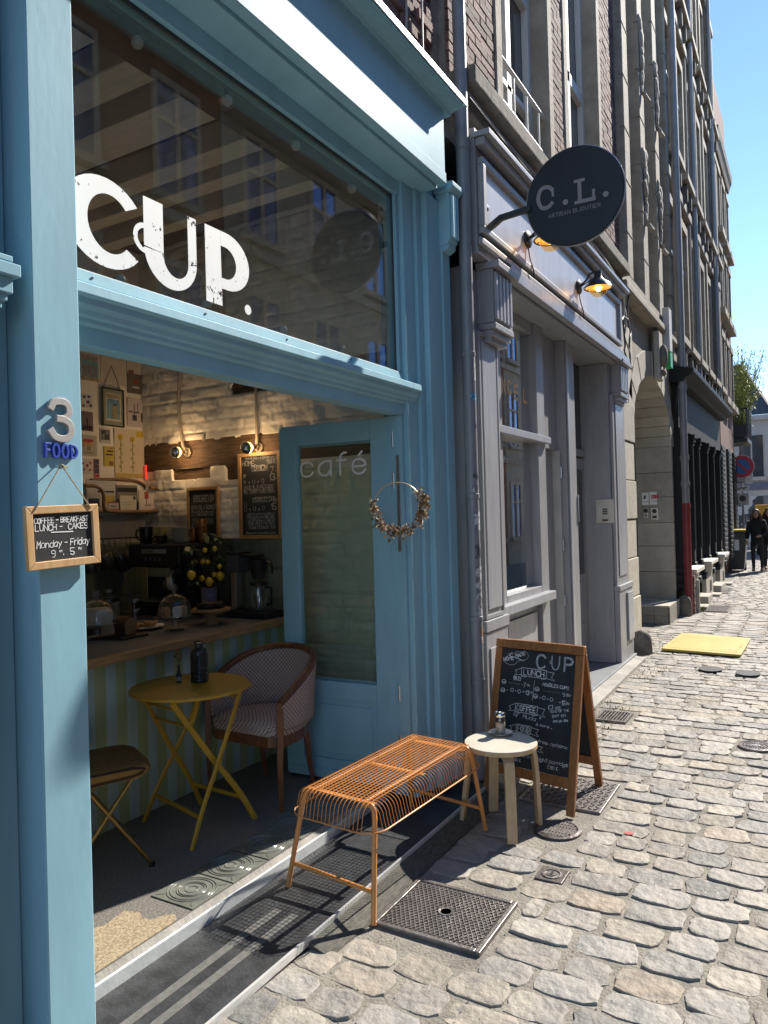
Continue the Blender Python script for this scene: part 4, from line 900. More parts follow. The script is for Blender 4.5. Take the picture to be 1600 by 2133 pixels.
m=MB(); m.box(c.x+.03,c.x+.04,c.y-.06,c.y-.052,CZ+.101,CZ+.15); tag(m.build('cake_pick',mat('gold_pick',(.35,.22,.05),.4,.6)),'slim gold pick standing in the brownies','pick')
# lemon tree
PURP=mat('lilac_pot',(.25,.22,.33),.6,var=.08); LEAF=mat('lemon_leaf',(.055,.11,.035),.5,var=.4,scale=10,spec=.4); LEM=mat('lemon_skin',(.72,.50,.04),.5,var=.12,scale=12,bump=.3,bscale=90); TW=mat('twig',(.07,.06,.03),.8)
c=V((3.74,3.57,CZ)); t=thing('lemon_tree','small potted lemon tree with yellow lemons on the counter','plant',c)
prof(MB(),[(0,0),(.040,0),(.045,.02),(.056,.20),(.052,.20),(.044,.17),(0,.17)],c,20).build('pot',PURP,t,smooth=40)
for k in range(7):
    a=3.4+.35*k; m=MB(); p=c+V((.053*math.cos(a),.053*math.sin(a),.06+.045*(k%3))); 
    d=V((math.cos(a),math.sin(a),0)); s=V((-d.y,d.x,0))
    for j in range(5): b=2*math.pi*j/5; m.leaf(p+d*.003,s*math.cos(b)+V((0,0,math.sin(b))),d,.012,.004)
    m.build('pot_flower',mat('pot_print',(.42,.38,.48),.6),t)
rg=random.Random(5); lf=MB(); tips=[]
targets=[(398,1200),(412,1212),(432,1170),(420,1150),(444,1140),(456,1178),(463,1165),(438,1205),(405,1170),(470,1130),(430,1118),(450,1120),(392,1142)]
for i,(u,v) in enumerate(targets):
    e=PY(u,v,3.50+.14*rg.random()); b=c+V((rg.uniform(-.02,.02),rg.uniform(-.02,.02),.17)); mid=(b+e)/2+V((rg.uniform(-.03,.03),rg.uniform(-.03,.03),.09))
    pts=chaikin([b,mid,e+V((0,0,.02)),e],2); m=MB(); m.tube(pts,[.006*(1-.7*k/len(pts)) for k in range(len(pts))],5); m.build('branch',TW,t,smooth=50)
    for k in range(9):
        p=pts[-1-rg.randrange(min(7,len(pts)))]; d=V((rg.uniform(-1,1),rg.uniform(-1,1),rg.uniform(-.8,.5))); lf.leaf(p,d,(0,0,1) if abs(d.z)<.8 else (1,0,0),rg.uniform(.05,.09),rg.uniform(.014,.022))
lf.build('leaves',LEAF,t,kind='stuff')
for u,v,s in ((399,1198,1.25),(421,1205,.8),(436,1212,1.25),(459,1200,1.3),(427,1146,.7),(447,1143,.75),(433,1171,.65),(422,1170,.65),(457,1180,.75),(446,1197,.7)):
    p=PY(u,v,3.49); m=MB(); prof(m,[(0,-.026*s),(.006*s,-.024*s),(.014*s,-.018*s),(.021*s,-.006*s),(.022*s,.004*s),(.017*s,.016*s),(.008*s,.022*s),(0,.025*s)],p,14); m.build('lemon',LEM,t,smooth=60)
# pine cone
c=V((3.83,3.50,CZ)); t=thing('pine_cone','dark pine cone beside the coffee brewer','pine cone',c)
for k in range(70):
    h=k/70; a=k*2.4; r=.045*math.sin(math.pi*(.12+.8*h))+.008; p=c+V((r*math.cos(a),r*math.sin(a),.015+.08*h)); d=V((math.cos(a),math.sin(a),.5)); m=MB()
    m.leaf(p-d*.012,d,(0,0,1),.032,.011); m.build('scale',mat('cone_scale',(.045,.03,.02),.8,var=.3),t)
# ------------------------------------------------------------------ filter coffee brewer
PLB=mat('black_plastic',(.018,.018,.02),.35,var=.2)
t=thing('coffee_brewer','black and steel filter coffee brewer with glass jug','coffee maker',(3.85,3.28,CZ))
MB().box(3.74,3.95,3.085,3.43,CZ+.0005,CZ+.045).build('base',PLB,t,bevel=.008)
MB().box(3.80,3.87,3.38,3.43,CZ+.0455,CZ+.30).build('steel_column',STEEL,t,bevel=.006)
MB().box(3.78,3.90,3.34,3.45,CZ+.301,CZ+.42).build('water_tank',mat('smoky_tank',(.08,.085,.09),.15,var=.1),t,bevel=.006)
MB().box(3.775,3.905,3.335,3.455,CZ+.421,CZ+.435).build('tank_lid',PLB,t,bevel=.003)
MB().box(3.80,3.88,3.20,3.339,CZ+.395,CZ+.42).build('spout_arm',PLB,t,bevel=.004)
prof(MB(),[(.035,0),(.045,.03),(.065,.13),(.068,.135),(0,.135)],(3.84,3.22,CZ+.255),20).build('filter_basket',PLB,t,smooth=40)
m=MB(); m.tube(chaikin([V((3.84,3.155,CZ+.37)),V((3.84,3.10,CZ+.36)),V((3.84,3.10,CZ+.29))],2),.008,6); m.build('basket_handle',PLB,t,smooth=50)
prof(MB(),[(.055,0),(.066,.02),(.068,.13),(.058,.16),(.055,.16),(.064,.13),(.062,.022),(.05,.006)],(3.84,3.22,CZ+.046),22).build('glass_jug',GLASSC,t,smooth=50)
prof(MB(),[(.05,0),(.06,.002),(.06,.02),(0,.022)],(3.84,3.22,CZ+.21),20).build('jug_lid',PLB,t,smooth=40)
m=MB(); m.tube([V((3.84,3.16,CZ+.20)),V((3.84,3.115,CZ+.20)),V((3.84,3.115,CZ+.09)),V((3.84,3.15,CZ+.085))],.009,6); m.build('jug_handle',PLB,t)
# ------------------------------------------------------------------ espresso machine
t=thing('espresso_machine','black espresso machine with steel group head and cups on top','espresso machine',(3.79,3.96,CZ))
e0,e1,f0,f1=3.62,3.95,3.72,4.22
MB().box(e0+.02,e1,f0+.01,f1-.01,CZ,CZ+.10).build('drip_base',PLB,t,bevel=.01)
MB().box(e0+.15,e1,f0+.02,f1-.02,CZ+.101,CZ+.34).build('back_body',PLB,t,bevel=.01)
MB().box(e0,e1,f0,f1,CZ+.341,CZ+.50).build('head_box',PLB,t,bevel=.014,seg=3)
MB().box(e0-.002,e0-.0005,f0+.12,f1-.14,CZ+.435,CZ+.465).build('name_plate',STEEL,t)
m=MB(); text(m,'CASADIO',(e0-.0022,f1-.16,CZ+.441),(0,-1,0),(0,0,1),.018,.003); m.build('name_lettering',BLACKM,t)
for k in range(4): MB().box(e0-.006,e0-.001,f0+.17+k*.045,f0+.195+k*.045,CZ+.385,CZ+.41).build('button',mat('button_grey',(.12,.12,.12),.4),t,bevel=.002)
MB().box(e0+.03,e0+.149,f0+.12,f1-.16,CZ+.27,CZ+.3405).build('group_block',STEEL,t,bevel=.01)
prof(MB(),[(0,0),(.034,0),(.036,.04),(.03,.055),(0,.055)],(e0+.07,f0+.16,CZ+.215),20).build('group_head',CHROME,t,smooth=40)
prof(MB(),[(0,0),(.03,0),(.034,.006),(.034,.03),(0,.03)],(e0+.07,f0+.16,CZ+.18),20).build('filter_holder',CHROME,t,smooth=40)
m=MB(); m.tube([V((e0+.05,f0+.16,CZ+.195)),V((e0-.06,f0+.13,CZ+.18))],[.008,.012],8); m.build('holder_handle',PLB,t,smooth=40)
m=MB(); m.tube(chaikin([V((e0+.02,f1-.05,CZ+.34)),V((e0-.02,f1-.03,CZ+.30)),V((e0-.02,f1-.0,CZ+.22)),V((e0-.03,f1-.06,CZ+.09))],2),.004,6); m.build('steam_wand',DST,t,smooth=50)
m=MB(); m.tube(chaikin([V((e0+.02,f0+.06,CZ+.33)),V((e0-.02,f0+.05,CZ+.31)),V((e0-.03,f0+.07,CZ+.2))],2),.005,6); m.build('water_spout',CHROME,t,smooth=50)
prof(MB(),[(0,0),(.025,0),(.025,.008),(0,.008)],(e0+.149,f0+.29,CZ+.21),18,(-1,0,0)).build('gauge',mat('gauge_face',(.4,.4,.38),.3),t)
prof(MB(),[(.022,0),(.027,0),(.027,.011),(.022,.011)],(e0+.149,f0+.29,CZ+.21),18,(-1,0,0)).build('gauge_rim',CHROME,t)
MB().box(e0-.01,e0+.149,f0+.05,f1-.06,CZ+.101,CZ+.112).build('drip_grid',STEEL,t)
TZ=CZ+.5005
PLA=mat('white_china',(.62,.60,.55),.25,var=.03)
for k in range(9):
    c=V((3.74,3.83,TZ+k*.0125)); m=MB(); prof(m,[(0,.003),(.04,.003),(.045,0),(.05,.002),(.078,.011),(.08,.0135),(.076,.0135),(.05,.006),(0,.006)],c,22); tag(m.build('plate',PLA,smooth=40),('lowest','second','third','fourth','fifth','sixth','seventh','eighth','topmost')[k]+' white china saucer of the stack on the espresso machine, counted upwards','plate','saucers stacked on the machine')
def mug(c,r,h,mt,lab,handle=True,cat='mug',name='mug'):
    t=thing(name,lab,cat,c)
    prof(MB(),[(0,0),(r*.8,0),(r*.85,.004),(r,h),(r*.92,h),(r*.8,.012),(0,.010)],c,20).build('body',mt,t,smooth=50)
    if handle:
        m=MB(); c=V(c); m.tube(chaikin([c+V((-.2*r,r*.85,h*.85)),c+V((-.4*r,r*1.6,h*.8)),c+V((-.4*r,r*1.55,h*.3)),c+V((-.2*r,r*.8,h*.18))],2),.006,6); m.build('handle',mt,t,smooth=50)
    return t
mug((3.70,4.12,TZ),.050,.12,mat('black_enamel',(.012,.014,.018),.3),'tall black jug on top of the espresso machine')
mug((3.72,3.99,TZ),.042,.055,mat('brown_china',(.08,.04,.02),.4),'brown cup on top of the espresso machine',cat='cup')
mug((3.72,3.985,TZ+.0565),.038,.06,mat('yellow_china',(.42,.36,.10),.4),'pale yellow cup stacked on the brown cup',cat='cup')
COPP=mat('copper_glass',(.30,.13,.05),.25,.6,var=.25,scale=30)
for x,y,n,lab in ((3.84,3.80,2,'copper tumbler in the short stack on the espresso machine'),(3.86,3.735,4,'copper tumbler in the tall stack on the espresso machine')):
    for k in range(n):
        m=MB(); prof(m,[(0,0),(.028,0),(.030,.004),(.040,.07),(.037,.07),(.027,.008),(0,.008)],(x,y,TZ+k*.032),18); tag(m.build('tumbler',COPP,smooth=50),('lowest ','second ','third ','topmost ')[k if k<n-1 else 3]+lab,'tumbler','copper tumblers on the machine')
# canister, leaflet holder
c=V((3.10,3.95,CZ)); 
t=thing('knock_box','steel canister at the back of the counter','canister',(3.42,4.12,CZ-.001)); prof(MB(),[(0,0),(.045,0),(.045,.10),(.048,.104),(.048,.12),(0,.122)],(3.42,4.12,CZ-.001),20).build('body',STEEL,t,smooth=40)
prof(MB(),[(.03,.123),(.03,.135),(0,.137)],(3.42,4.12,CZ-.001),16).build('lid_knob',PLB,t,smooth=40)
t=thing('storage_jar','clear glass storage jar against the tiles','jar',(3.55,4.34,CZ-.001)); prof(MB(),[(0,0),(.045,0),(.045,.15),(.035,.165),(0,.165)],(3.55,4.34,CZ-.001),18).build('body',GLASSC,t,smooth=40); prof(MB(),[(.038,.166),(.038,.185),(0,.187)],(3.55,4.34,CZ-.001),18).build('lid',STEEL,t,smooth=40)
p=PZ(232,1325,CZ); t=thing('leaflet_stand','small grey leaflet leaning beside the loaf','leaflet',(p.x,p.y,CZ)); m=MB(); m.obox((p.x,p.y+.04,CZ+.062),(.05,.0,0),(0,.002,0.001),(.0,.025,.06)); m.build('sheet',mat('leaflet_grey',(.36,.37,.38),.7),t)
m=MB()
for k in range(6): m.beam((p.x-.035,p.y+.0355+.0075*k-.003,CZ+.04+.0175*k),(p.x+.03-.008*(k%2),p.y+.0355+.0075*k-.003,CZ+.04+.0175*k),.001,.003)
m.build('print_lines',mat('print_grey',(.12,.12,.13),.8),t,kind='stuff')
t=thing('leaning_tray','dark green tray leaning behind the lemon tree','tray',(3.955,3.62,CZ)); MB().box(3.952,3.975,3.56,3.70,CZ,CZ+.52).build('tray_back',mat('green_tray',(.035,.05,.04),.4),t,bevel=.004); MB().box(3.946,3.9515,3.575,3.685,CZ+.02,CZ+.50).build('tray_field',mat('tray_field',(.10,.12,.09),.4),t)

# ================================================================== FURNITURE IN THE DOORWAY
MUS=mat('mustard_enamel',(.46,.275,.022),.42,var=.1,scale=6)
tc=V((2.735,2.755,0)); TT=FZ+.70; R_=.298
t=thing('bistro_table','round mustard yellow folding metal bistro table','table',(tc.x,tc.y,FZ))
prof(MB(),[(0,0),(R_-.004,0),(R_,.003),(R_,.014),(R_-.004,.018),(0,.018)],(tc.x,tc.y,TT-.018),56).build('table_top',MUS,t,smooth=40)
LG=[(V((2.504,2.538,FZ)),V((2.87,2.86,TT-.03))),(V((2.924,2.513,FZ)),V((2.53,2.80,TT-.03))),(V((2.633,3.035,FZ)),V((2.90,2.62,TT-.03))),(V((2.944,2.904,FZ)),V((2.60,3.0,TT-.03)))]
# two crossed X frames, planes spread along the diagonal
A1,A2=V((2.504,2.538,FZ)),V((2.633,3.00,FZ)); B1,B2=V((2.924,2.513,FZ)),V((2.944,2.904,FZ))
TA1,TA2=V((2.90,2.56,TT-.025)),V((2.95,2.84,TT-.025)); TB1,TB2=V((2.52,2.66,TT-.03)),V((2.58,2.93,TT-.03))
def curveleg(m,a,b):
    k=V((0,0,1)); d=(b-a); pts=chaikin([a,a+d*.18+V((0,0,.035)),a+d*.5,a+d*.85,b],2)
    for p,q in zip(pts,pts[1:]): m.beam(p,q+(q-p)*.02,.014,.026,(0,1,0) if False else V((0,0,1)))
for nm,a,b in (('leg',A1,TA1),('leg',A2,TA2),('leg',B1,TB1),('leg',B2,TB2)):
    pts=chaikin([a,a+(b-a)*.2+V((0,0,.03)),a+(b-a)*.55,b],2); m=MB(); m.tube(pts,.0155,6,flat=.55); m.build(nm,MUS,t,smooth=30)
for a,b,f in ((A1,A2,0),(B1,B2,0)):
    ta=TA1 if a is A1 else TB1; tb=TA2 if a is A1 else TB2
    for f in (.16,):
        p=a+(ta-a)*f+V((0,0,.02)); q=b+(tb-b)*f+V((0,0,.02)); m=MB(); m.beam(p,q,.012,.018); m.build('cross_bar',MUS,t,bevel=.002)
for f,(a,b,c_,d_) in ((.93,(B1,TB1,B2,TB2)),(.80,(B1,TB1,B2,TB2)),(.93,(A1,TA1,A2,TA2))):
    m=MB(); m.tube([a+(b-a)*f,c_+(d_-c_)*f],.007,8); m.build('cross_rod',MUS,t,smooth=40)
for a,b in ((V((2.54,2.66,TT-.03)),V((2.97,2.56,TT-.03))),(V((2.58,2.94,TT-.03)),V((2.97,2.84,TT-.03)))):
    m=MB(); m.beam(a,b,.02,.02); m.build('top_rail',MUS,t,bevel=.002)
for a,ta,f in ((B1,TB1,.52),(A1,TA1,.52)):
    p=a+(ta-a)*f; m=MB(); m.lathe([(0,-.016),(.007,-.016),(.007,.016),(0,.016)],p,10,(0,1,0)); m.build('pivot_bolt',MUS,t)
m=MB(); p=B1+(TB1-B1)*.80; m.beam(p,p+(TA1-A1)*.16,.014,.03); m.build('catch_plate',MUS,t,bevel=.003)
# bottle vase and bud vase
SMK=mat('smoky_glass',(.03,.036,.038),.12,var=.2,scale=20,spec=.7)
p=PZ(416,1420,TT); rib=[(0,0),(.040,0),(.045,.006)]
for k in range(14): z=.014+k*.0098; rib+=[(.046,z),(.0435,z+.005)]
rib+=[(.043,.155),(.034,.168),(.021,.176),(.020,.196),(.026,.199),(.027,.207),(.02,.209),(0,.207)]
prof(MB(),rib,(p.x,p.y,TT),28).build('bottle_vase',SMK,smooth=50); o=COL.objects[-1] if False else [k for k in COL.objects if k.name.startswith('bottle_vase')][-1]
tag(o,'dark ribbed glass bottle vase standing on the yellow table','vase')
p=PZ(373,1421,TT); t=thing('bud_vase','tiny dark bottle with dried sprigs on the yellow table','bud vase',(p.x,p.y,TT))
prof(MB(),[(0,0),(.012,0),(.0135,.004),(.0135,.035),(.008,.055),(.0055,.065),(.0055,.085),(.007,.088),(0,.088)],(p.x,p.y,TT),16).build('bottle',SMK,t,smooth=50)
prof(MB(),[(.0137,.008),(.0137,.028)],(p.x,p.y,TT),16).build('label',PAP('q',(.4,.4,.38)),t,smooth=50)
rg=random.Random(3); DRY=mat('dried_leaf',(.18,.13,.06),.8,var=.4,scale=30); DRR=mat('dried_red',(.30,.07,.03),.8,var=.3)
for k in range(4):
    e=V((p.x,p.y,TT+.088))+V((rg.uniform(-.02,.02),rg.uniform(-.02,.02),rg.uniform(.04,.085))); m=MB(); m.tube([(p.x,p.y,TT+.08),e],.0012,4); m.build('sprig_stem',DRY,t)
    for j in range(5): d=V((rg.uniform(-1,1),rg.uniform(-1,1),rg.uniform(-.2,1))); m=MB(); m.leaf(e-V((0,0,.012*j*.6)),d,(0,0,1),rg.uniform(.018,.03),.006); m.build('sprig_leaf',DRR if j==0 else DRY,t)
# ------------------------------------------------------------------ tub armchair
MAH=wood('mahogany',(.12,.04,.016),(.22,.085,.036),.35,(3,3,1),12,.1)
FAB=mat('lattice_fabric',(.58,.45,.40),.9,var=.08,scale=30,bump=.2,bscale=200)
_t=FAB.node_tree;_N=_t.nodes;_L=_t.links;_b=_N['Principled BSDF']       # woven diamond lattice
_src=_b.inputs['Base Color'].links[0].from_socket; _uv=_N.new('ShaderNodeUVMap'); _sp=_N.new('ShaderNodeSeparateXYZ'); _L.new(_uv.outputs[0],_sp.inputs[0])
def _m(op,a,b=None,c=None):
    n=_N.new('ShaderNodeMath'); n.operation=op
    for i,q in enumerate((a,b,c)):
        if q is None: continue
        if isinstance(q,(int,float)): n.inputs[i].default_value=q
        else: _L.new(q,n.inputs[i])
    return n.outputs[0]
_d1=_m('PINGPONG',_m('ADD',_sp.outputs[0],_sp.outputs[1]),.5); _d2=_m('PINGPONG',_m('SUBTRACT',_sp.outputs[0],_sp.outputs[1]),.5)
_ln=_m('LESS_THAN',_m('MINIMUM',_d1,_d2),.09)
_mx=_N.new('ShaderNodeMix'); _mx.data_type='RGBA'; _mx.inputs[7].default_value=(.16,.075,.07,1); _L.new(_ln,_mx.inputs[0]); _L.new(_src,_mx.inputs[6]); _L.new(_mx.outputs[2],_b.inputs['Base Color'])
def uvmesh(name,P,F,UV,mt,parent,smooth=60,thick=0):
    me=bpy.data.meshes.new(name); me.from_pydata([tuple(p) for p in P],[],F); u=me.uv_layers.new(name='UVMap')
    for l in me.loops: u.data[l.index].uv=UV[l.vertex_index]
    me.attributes.new('tone','FLOAT','FACE'); me.materials.append(mt); me.polygons.foreach_set('use_smooth',[True]*len(me.polygons)); me.set_sharp_from_angle(angle=rad(smooth)); me.update()
    o=bpy.data.objects.new(name,me); COL.objects.link(o); o.parent=parent; o.matrix_parent_inverse=wm(parent).inverted()
    if thick: md=o.modifiers.new('thick','SOLIDIFY'); md.thickness=thick; md.offset=0
    return o
t=thing('tub_armchair','wooden tub armchair upholstered in pink lattice fabric','armchair',(3.28,2.70,FZ))
plan=[(3.05,2.435),(3.16,2.418),(3.30,2.425),(3.42,2.47),(3.50,2.56),(3.53,2.70),(3.51,2.84),(3.44,2.94),(3.32,2.99),(3.18,3.0),(3.09,2.99)]
hts=[.685,.75,.815,.86,.885,.895,.885,.86,.815,.75,.685]
rail=chaikin([V((x,y,h)) for (x,y),h in zip(plan,hts)],2)
m=MB(); m.tube(rail,.021,8); m.build('top_rail',MAH,t,smooth=50)
n=len(rail); P=[];UV=[];F=[];acc=0; rows=10
for i,p in enumerate(rail):
    if i: acc+=(V((p.x,p.y))-V((rail[i-1].x,rail[i-1].y))).length
    for k in range(rows+1):
        f=k/rows; z=.53+(p.z-.015-.53)*f; c_=V((3.27,2.70)); q=V((p.x,p.y)); q=q+(c_-q)*(.09*(1-f)) ; P.append(V((q.x,q.y,z))); UV.append((acc/.026,z/.026))
for i in range(n-1):
    for k in range(rows): a=i*(rows+1)+k; F.append((a,a+1,a+rows+2,a+rows+1))
uvmesh('back_upholstery',P,F,UV,FAB,t,thick=.03)
# seat cushion
sp=[(3.045,2.46),(3.05,2.70),(3.06,2.965),(3.25,2.975),(3.42,2.90),(3.49,2.70),(3.42,2.51),(3.25,2.445)]
sp=[V(a) for a in sp]; out=[]
for i in range(len(sp)):
    a,b=sp[i],sp[(i+1)%len(sp)]
    out+=[a*.75+b*.25,a*.25+b*.75]
c_=sum(out,V((0,0)))/len(out); P=[];UV=[];F=[]; rings=((1,.50),(1.01,.53),(.97,.555),(.8,.572),(.4,.58),(.02,.582)); n=len(out)
for s,z in rings:
    for p in out: q=c_+(p-c_)*s; P.append(V((q.x,q.y,z))); UV.append((q.x/.026,(q.y+(z-.5))/.026))
for i in range(len(rings)-1):
    for k in range(n): F.append((i*n+k,i*n+(k+1)%n,(i+1)*n+(k+1)%n,(i+1)*n+k))
uvmesh('seat_cushion',P,F,UV,FAB,t)
m=MB(); m.prism([(p.x,p.y,.44) for p in out],(0,0,.06)); m.build('seat_rail',MAH,t,bevel=.006)
for (x,y),(tx,ty),tz,r0 in (((3.059,2.449),(3.055,2.44),.69,.017),((3.10,2.981),(3.09,2.985),.69,.017),((3.475,2.545),(3.42,2.55),.46,.016),((3.462,2.885),(3.41,2.87),.46,.016)):
    m=MB(); q0=V((x,y,FZ)); q1=V((tx,ty,tz)); pts=[q0,q0+(q1-q0)*.4+V((-.008,0,0)),q0+(q1-q0)*.75,q1]
    for k in range(3): pass
    m.tube(pts,[r0*.95,r0*1.25,r0*1.5,r0*1.3],4); m.build('leg',MAH,t,bevel=.003)
# ------------------------------------------------------------------ folding chair
GOLD=mat('gold_tube',(.30,.20,.07),.3,.8,var=.12,scale=10)
STR=mat('striped_cushion',(.27,.15,.035),.8,bump=.2,bscale=120,var=.05)
_t=STR.node_tree;_N=_t.nodes;_L=_t.links;_b=_N['Principled BSDF']; _uv=_N.new('ShaderNodeUVMap'); _sp=_N.new('ShaderNodeSeparateXYZ'); _L.new(_uv.outputs[0],_sp.inputs[0])
_w=_m('PINGPONG',_sp.outputs[0],.5); _ln=_m('LESS_THAN',_w,.17); _src=_b.inputs['Base Color'].links[0].from_socket
_mx=_N.new('ShaderNodeMix'); _mx.data_type='RGBA'; _mx.inputs[7].default_value=(.045,.022,.010,1); _L.new(_ln,_mx.inputs[0]); _L.new(_src,_mx.inputs[6]); _L.new(_mx.outputs[2],_b.inputs['Base Color'])
t=thing('folding_chair','gold tube folding chair with a brown striped seat cushion','chair',(2.27,2.85,FZ))
q=[V((2.315,2.565)),V((2.475,2.90)),V((2.10,3.075)),V((1.94,2.74))]; c_=sum(q,V((0,0)))/4
out=[]
for i in range(4):
    a,b,c=q[i-1],q[i],q[(i+1)%4]
    for k in range(5):
        s=k/4; p=b+(a-b)*.22; r=b+(c-b)*.22; out.append(p*(1-s)**2+b*2*s*(1-s)+r*s*s)
P=[];UV=[];F=[];n=len(out); ex_=(q[1]-q[0]).normalized()
for s,z in ((.93,.525),(1.0,.54),(1.02,.56),(.98,.58),(.85,.592),(.4,.598),(.02,.598)):
    for p in out: w_=c_+(p-c_)*s; P.append(V((w_.x,w_.y,z))); UV.append(((w_-c_).dot(ex_)/.026+(.5 if z<.56 else 0)+z*14*(1 if s>.9 else 0),(w_.y)/.03))
for i in range(6):
    for k in range(n): F.append((i*n+k,i*n+(k+1)%n,(i+1)*n+(k+1)%n,(i+1)*n+k))
F.append(tuple(range(n))[::-1])
uvmesh('seat_cushion',P,F,UV,STR,t)
fx=(q[0]-q[3]).normalized(); sy=ex_
for s in (0,1):
    base=q[3]+(q[2]-q[3])*s+sy*(.02 if s==0 else -.02)
    o3=lambda a,z:V((base.x+fx.x*a,base.y+fx.y*a,z))
    m=MB(); m.tube(chaikin([o3(-.02,.95),o3(.02,.80),o3(.06,.62),o3(.40,FZ+.01)],1),.0105,8); m.build('back_leg_tube',GOLD,t,smooth=50)
    m=MB(); m.tube([o3(.33,.535),o3(.02,FZ+.01)],.0105,8); m.build('front_leg_tube',GOLD,t,smooth=50)
    for a in (.40,.02): m=MB(); m.tube([o3(a,FZ),o3(a,FZ+.022)],.014,8); m.build('rubber_foot',PLB,t)
for a,z in ((.345,.22),(.075,.22),(-.018,.94),(.33,.525)):
    p0=q[3]+sy*.02;p1=q[2]-sy*.02; m=MB(); m.tube([V((p0.x+fx.x*a,p0.y+fx.y*a,z)),V((p1.x+fx.x*a,p1.y+fx.y*a,z))],.008,8); m.build('cross_tube',GOLD,t,smooth=50)
p0=q[3]+sy*.03-fx*.012;p1=q[2]-sy*.03-fx*.012; m=MB(); m.obox(((p0.x+p1.x)/2,(p0.y+p1.y)/2,.86),(sy.x*.16,sy.y*.16,0),(fx.x*.012,fx.y*.012,0),(0,0,.06)); m.build('back_pad',STR if False else mat('brown_pad',(.2,.11,.03),.8),t,bevel=.01)
# ================================================================== ORANGE WIRE BENCH
ORG=mat('orange_enamel',(.60,.25,.07),.34,var=.12,scale=6,spec=.6)
BL,BW,BZ=.93,.375,.462
ba=rad(-3.2); bo=V((2.575,1.60,0)); bxv=V((math.cos(ba),math.sin(ba),0)); byv=V((-math.sin(ba),math.cos(ba),0))
TILT=.02
BM=Matrix(((bxv.x,byv.x,0,bo.x),(bxv.y,byv.y,0,bo.y),(0,TILT,1,0),(0,0,0,1)))
t=thing('wire_bench','low orange wire bench standing across the doorstep edge','bench',(3.03,1.77,0))
def BB(): return MB(BM)
rc=.05; drop=.07
def wrapx(y): # wire along length curling down at both ends
    pts=[]
    for k in range(6): a=rad(90*k/5); pts.append(V((-.0-rc*math.cos(a)*1.0+.02,y,BZ-rc+rc*math.sin(a))))
    L=[V((pts[0].x-.012,y,BZ-rc-drop+.02)),]+pts; R=[V((BL-p.x,p.y,p.z)) for p in L][::-1]
    return L+R
def wrapy(x):
    pts=[]
    for k in range(6): a=rad(90*k/5); pts.append(V((x,.02-rc*math.cos(a),BZ-rc+rc*math.sin(a)-.0035)))
    L=[V((x,pts[0].y-.012,BZ-rc-drop+.02))]+pts; R=[V((p.x,BW-p.y,p.z)) for p in L][::-1]
    return L+R
for k in range(17):
    m=BB(); m.tube(wrapx(.022+k*(BW-.044)/16),.0017,5); m.build('long_wire',ORG,t,smooth=60)
for k in range(40):
    m=BB(); m.tube(wrapy(.025+k*(BL-.05)/39),.0015,5); m.build('cross_wire',ORG,t,smooth=60)
zl=BZ-rc-drop+.02
ring=[]; e=.048
for cx,cy,a0 in ((0,0,180),(BL,0,270),(BL,BW,0),(0,BW,90)):
    for k in range(5): a=rad(a0+90*k/4); ox=.0 if cx==0 else BL; oy=0 if cy==0 else BW; ring.append(V(((cx+(e-.0)*(1 if cx==0 else -1))+ (e+.047)*math.cos(a),(cy+e*(1 if cy==0 else -1))+(e+.047)*math.sin(a),zl)))
m=BB(); m.tube(ring,.0035,6,True); m.build('lower_ring',ORG,t,smooth=60)
for y in (.055,BW-.055):
    m=BB(); m.beam((.03,y,BZ-.006),(BL-.03,y,BZ-.006),.022,.003); m.build('perforated_strip',ORG,t)
    m=BB()
    for k in range(45): m.box(.035+k*.0195,.044+k*.0195,y-.006,y+.006,BZ-.0042,BZ-.0032)
    m.build('strip_dots',mat('pale_dot',(.65,.45,.3),.5),t,kind='stuff')
for x in (.06,BL/2,BL-.06):
    m=BB(); m.beam((x,.02,BZ-.016),(x,BW-.02,BZ-.016),.03,.004); m.build('support_strap',ORG,t)
LEGS=[]
for (lx,ly,fx,fy,fz) in ((.035,.01,-.05,-.033,.012),(BL-.035,.01,BL+.05,-.033,.012),(.035,BW-.01,-.05,BW+.04,.0515),(BL-.035,BW-.01,BL+.05,BW+.04,.0515)):
    top=BM@V((lx,ly,BZ-.012)); up2=BM@V((lx-.012 if lx<.5 else lx+.012,ly-.012 if ly<.1 else ly+.012,BZ-.06)); foot=V(BM@V((fx,fy,0))); foot.z=fz
    inner=BM@V((lx,.06 if ly<.1 else BW-.06,BZ-.012))
    pts=chaikin([inner,top,up2],2)+[foot]; m=MB(); m.tube(pts,.0115,9); m.build('leg',ORG,t,smooth=50); LEGS.append((up2,foot))
for i,j in ((0,2),(1,3)):
    f=.70; p=LEGS[i][0]+(LEGS[i][1]-LEGS[i][0])*f; q=LEGS[j][0]+(LEGS[j][1]-LEGS[j][0])*(f+.02); m=MB(); m.tube([p,q],.0095,8); m.build('leg_brace',ORG,t,smooth=50)
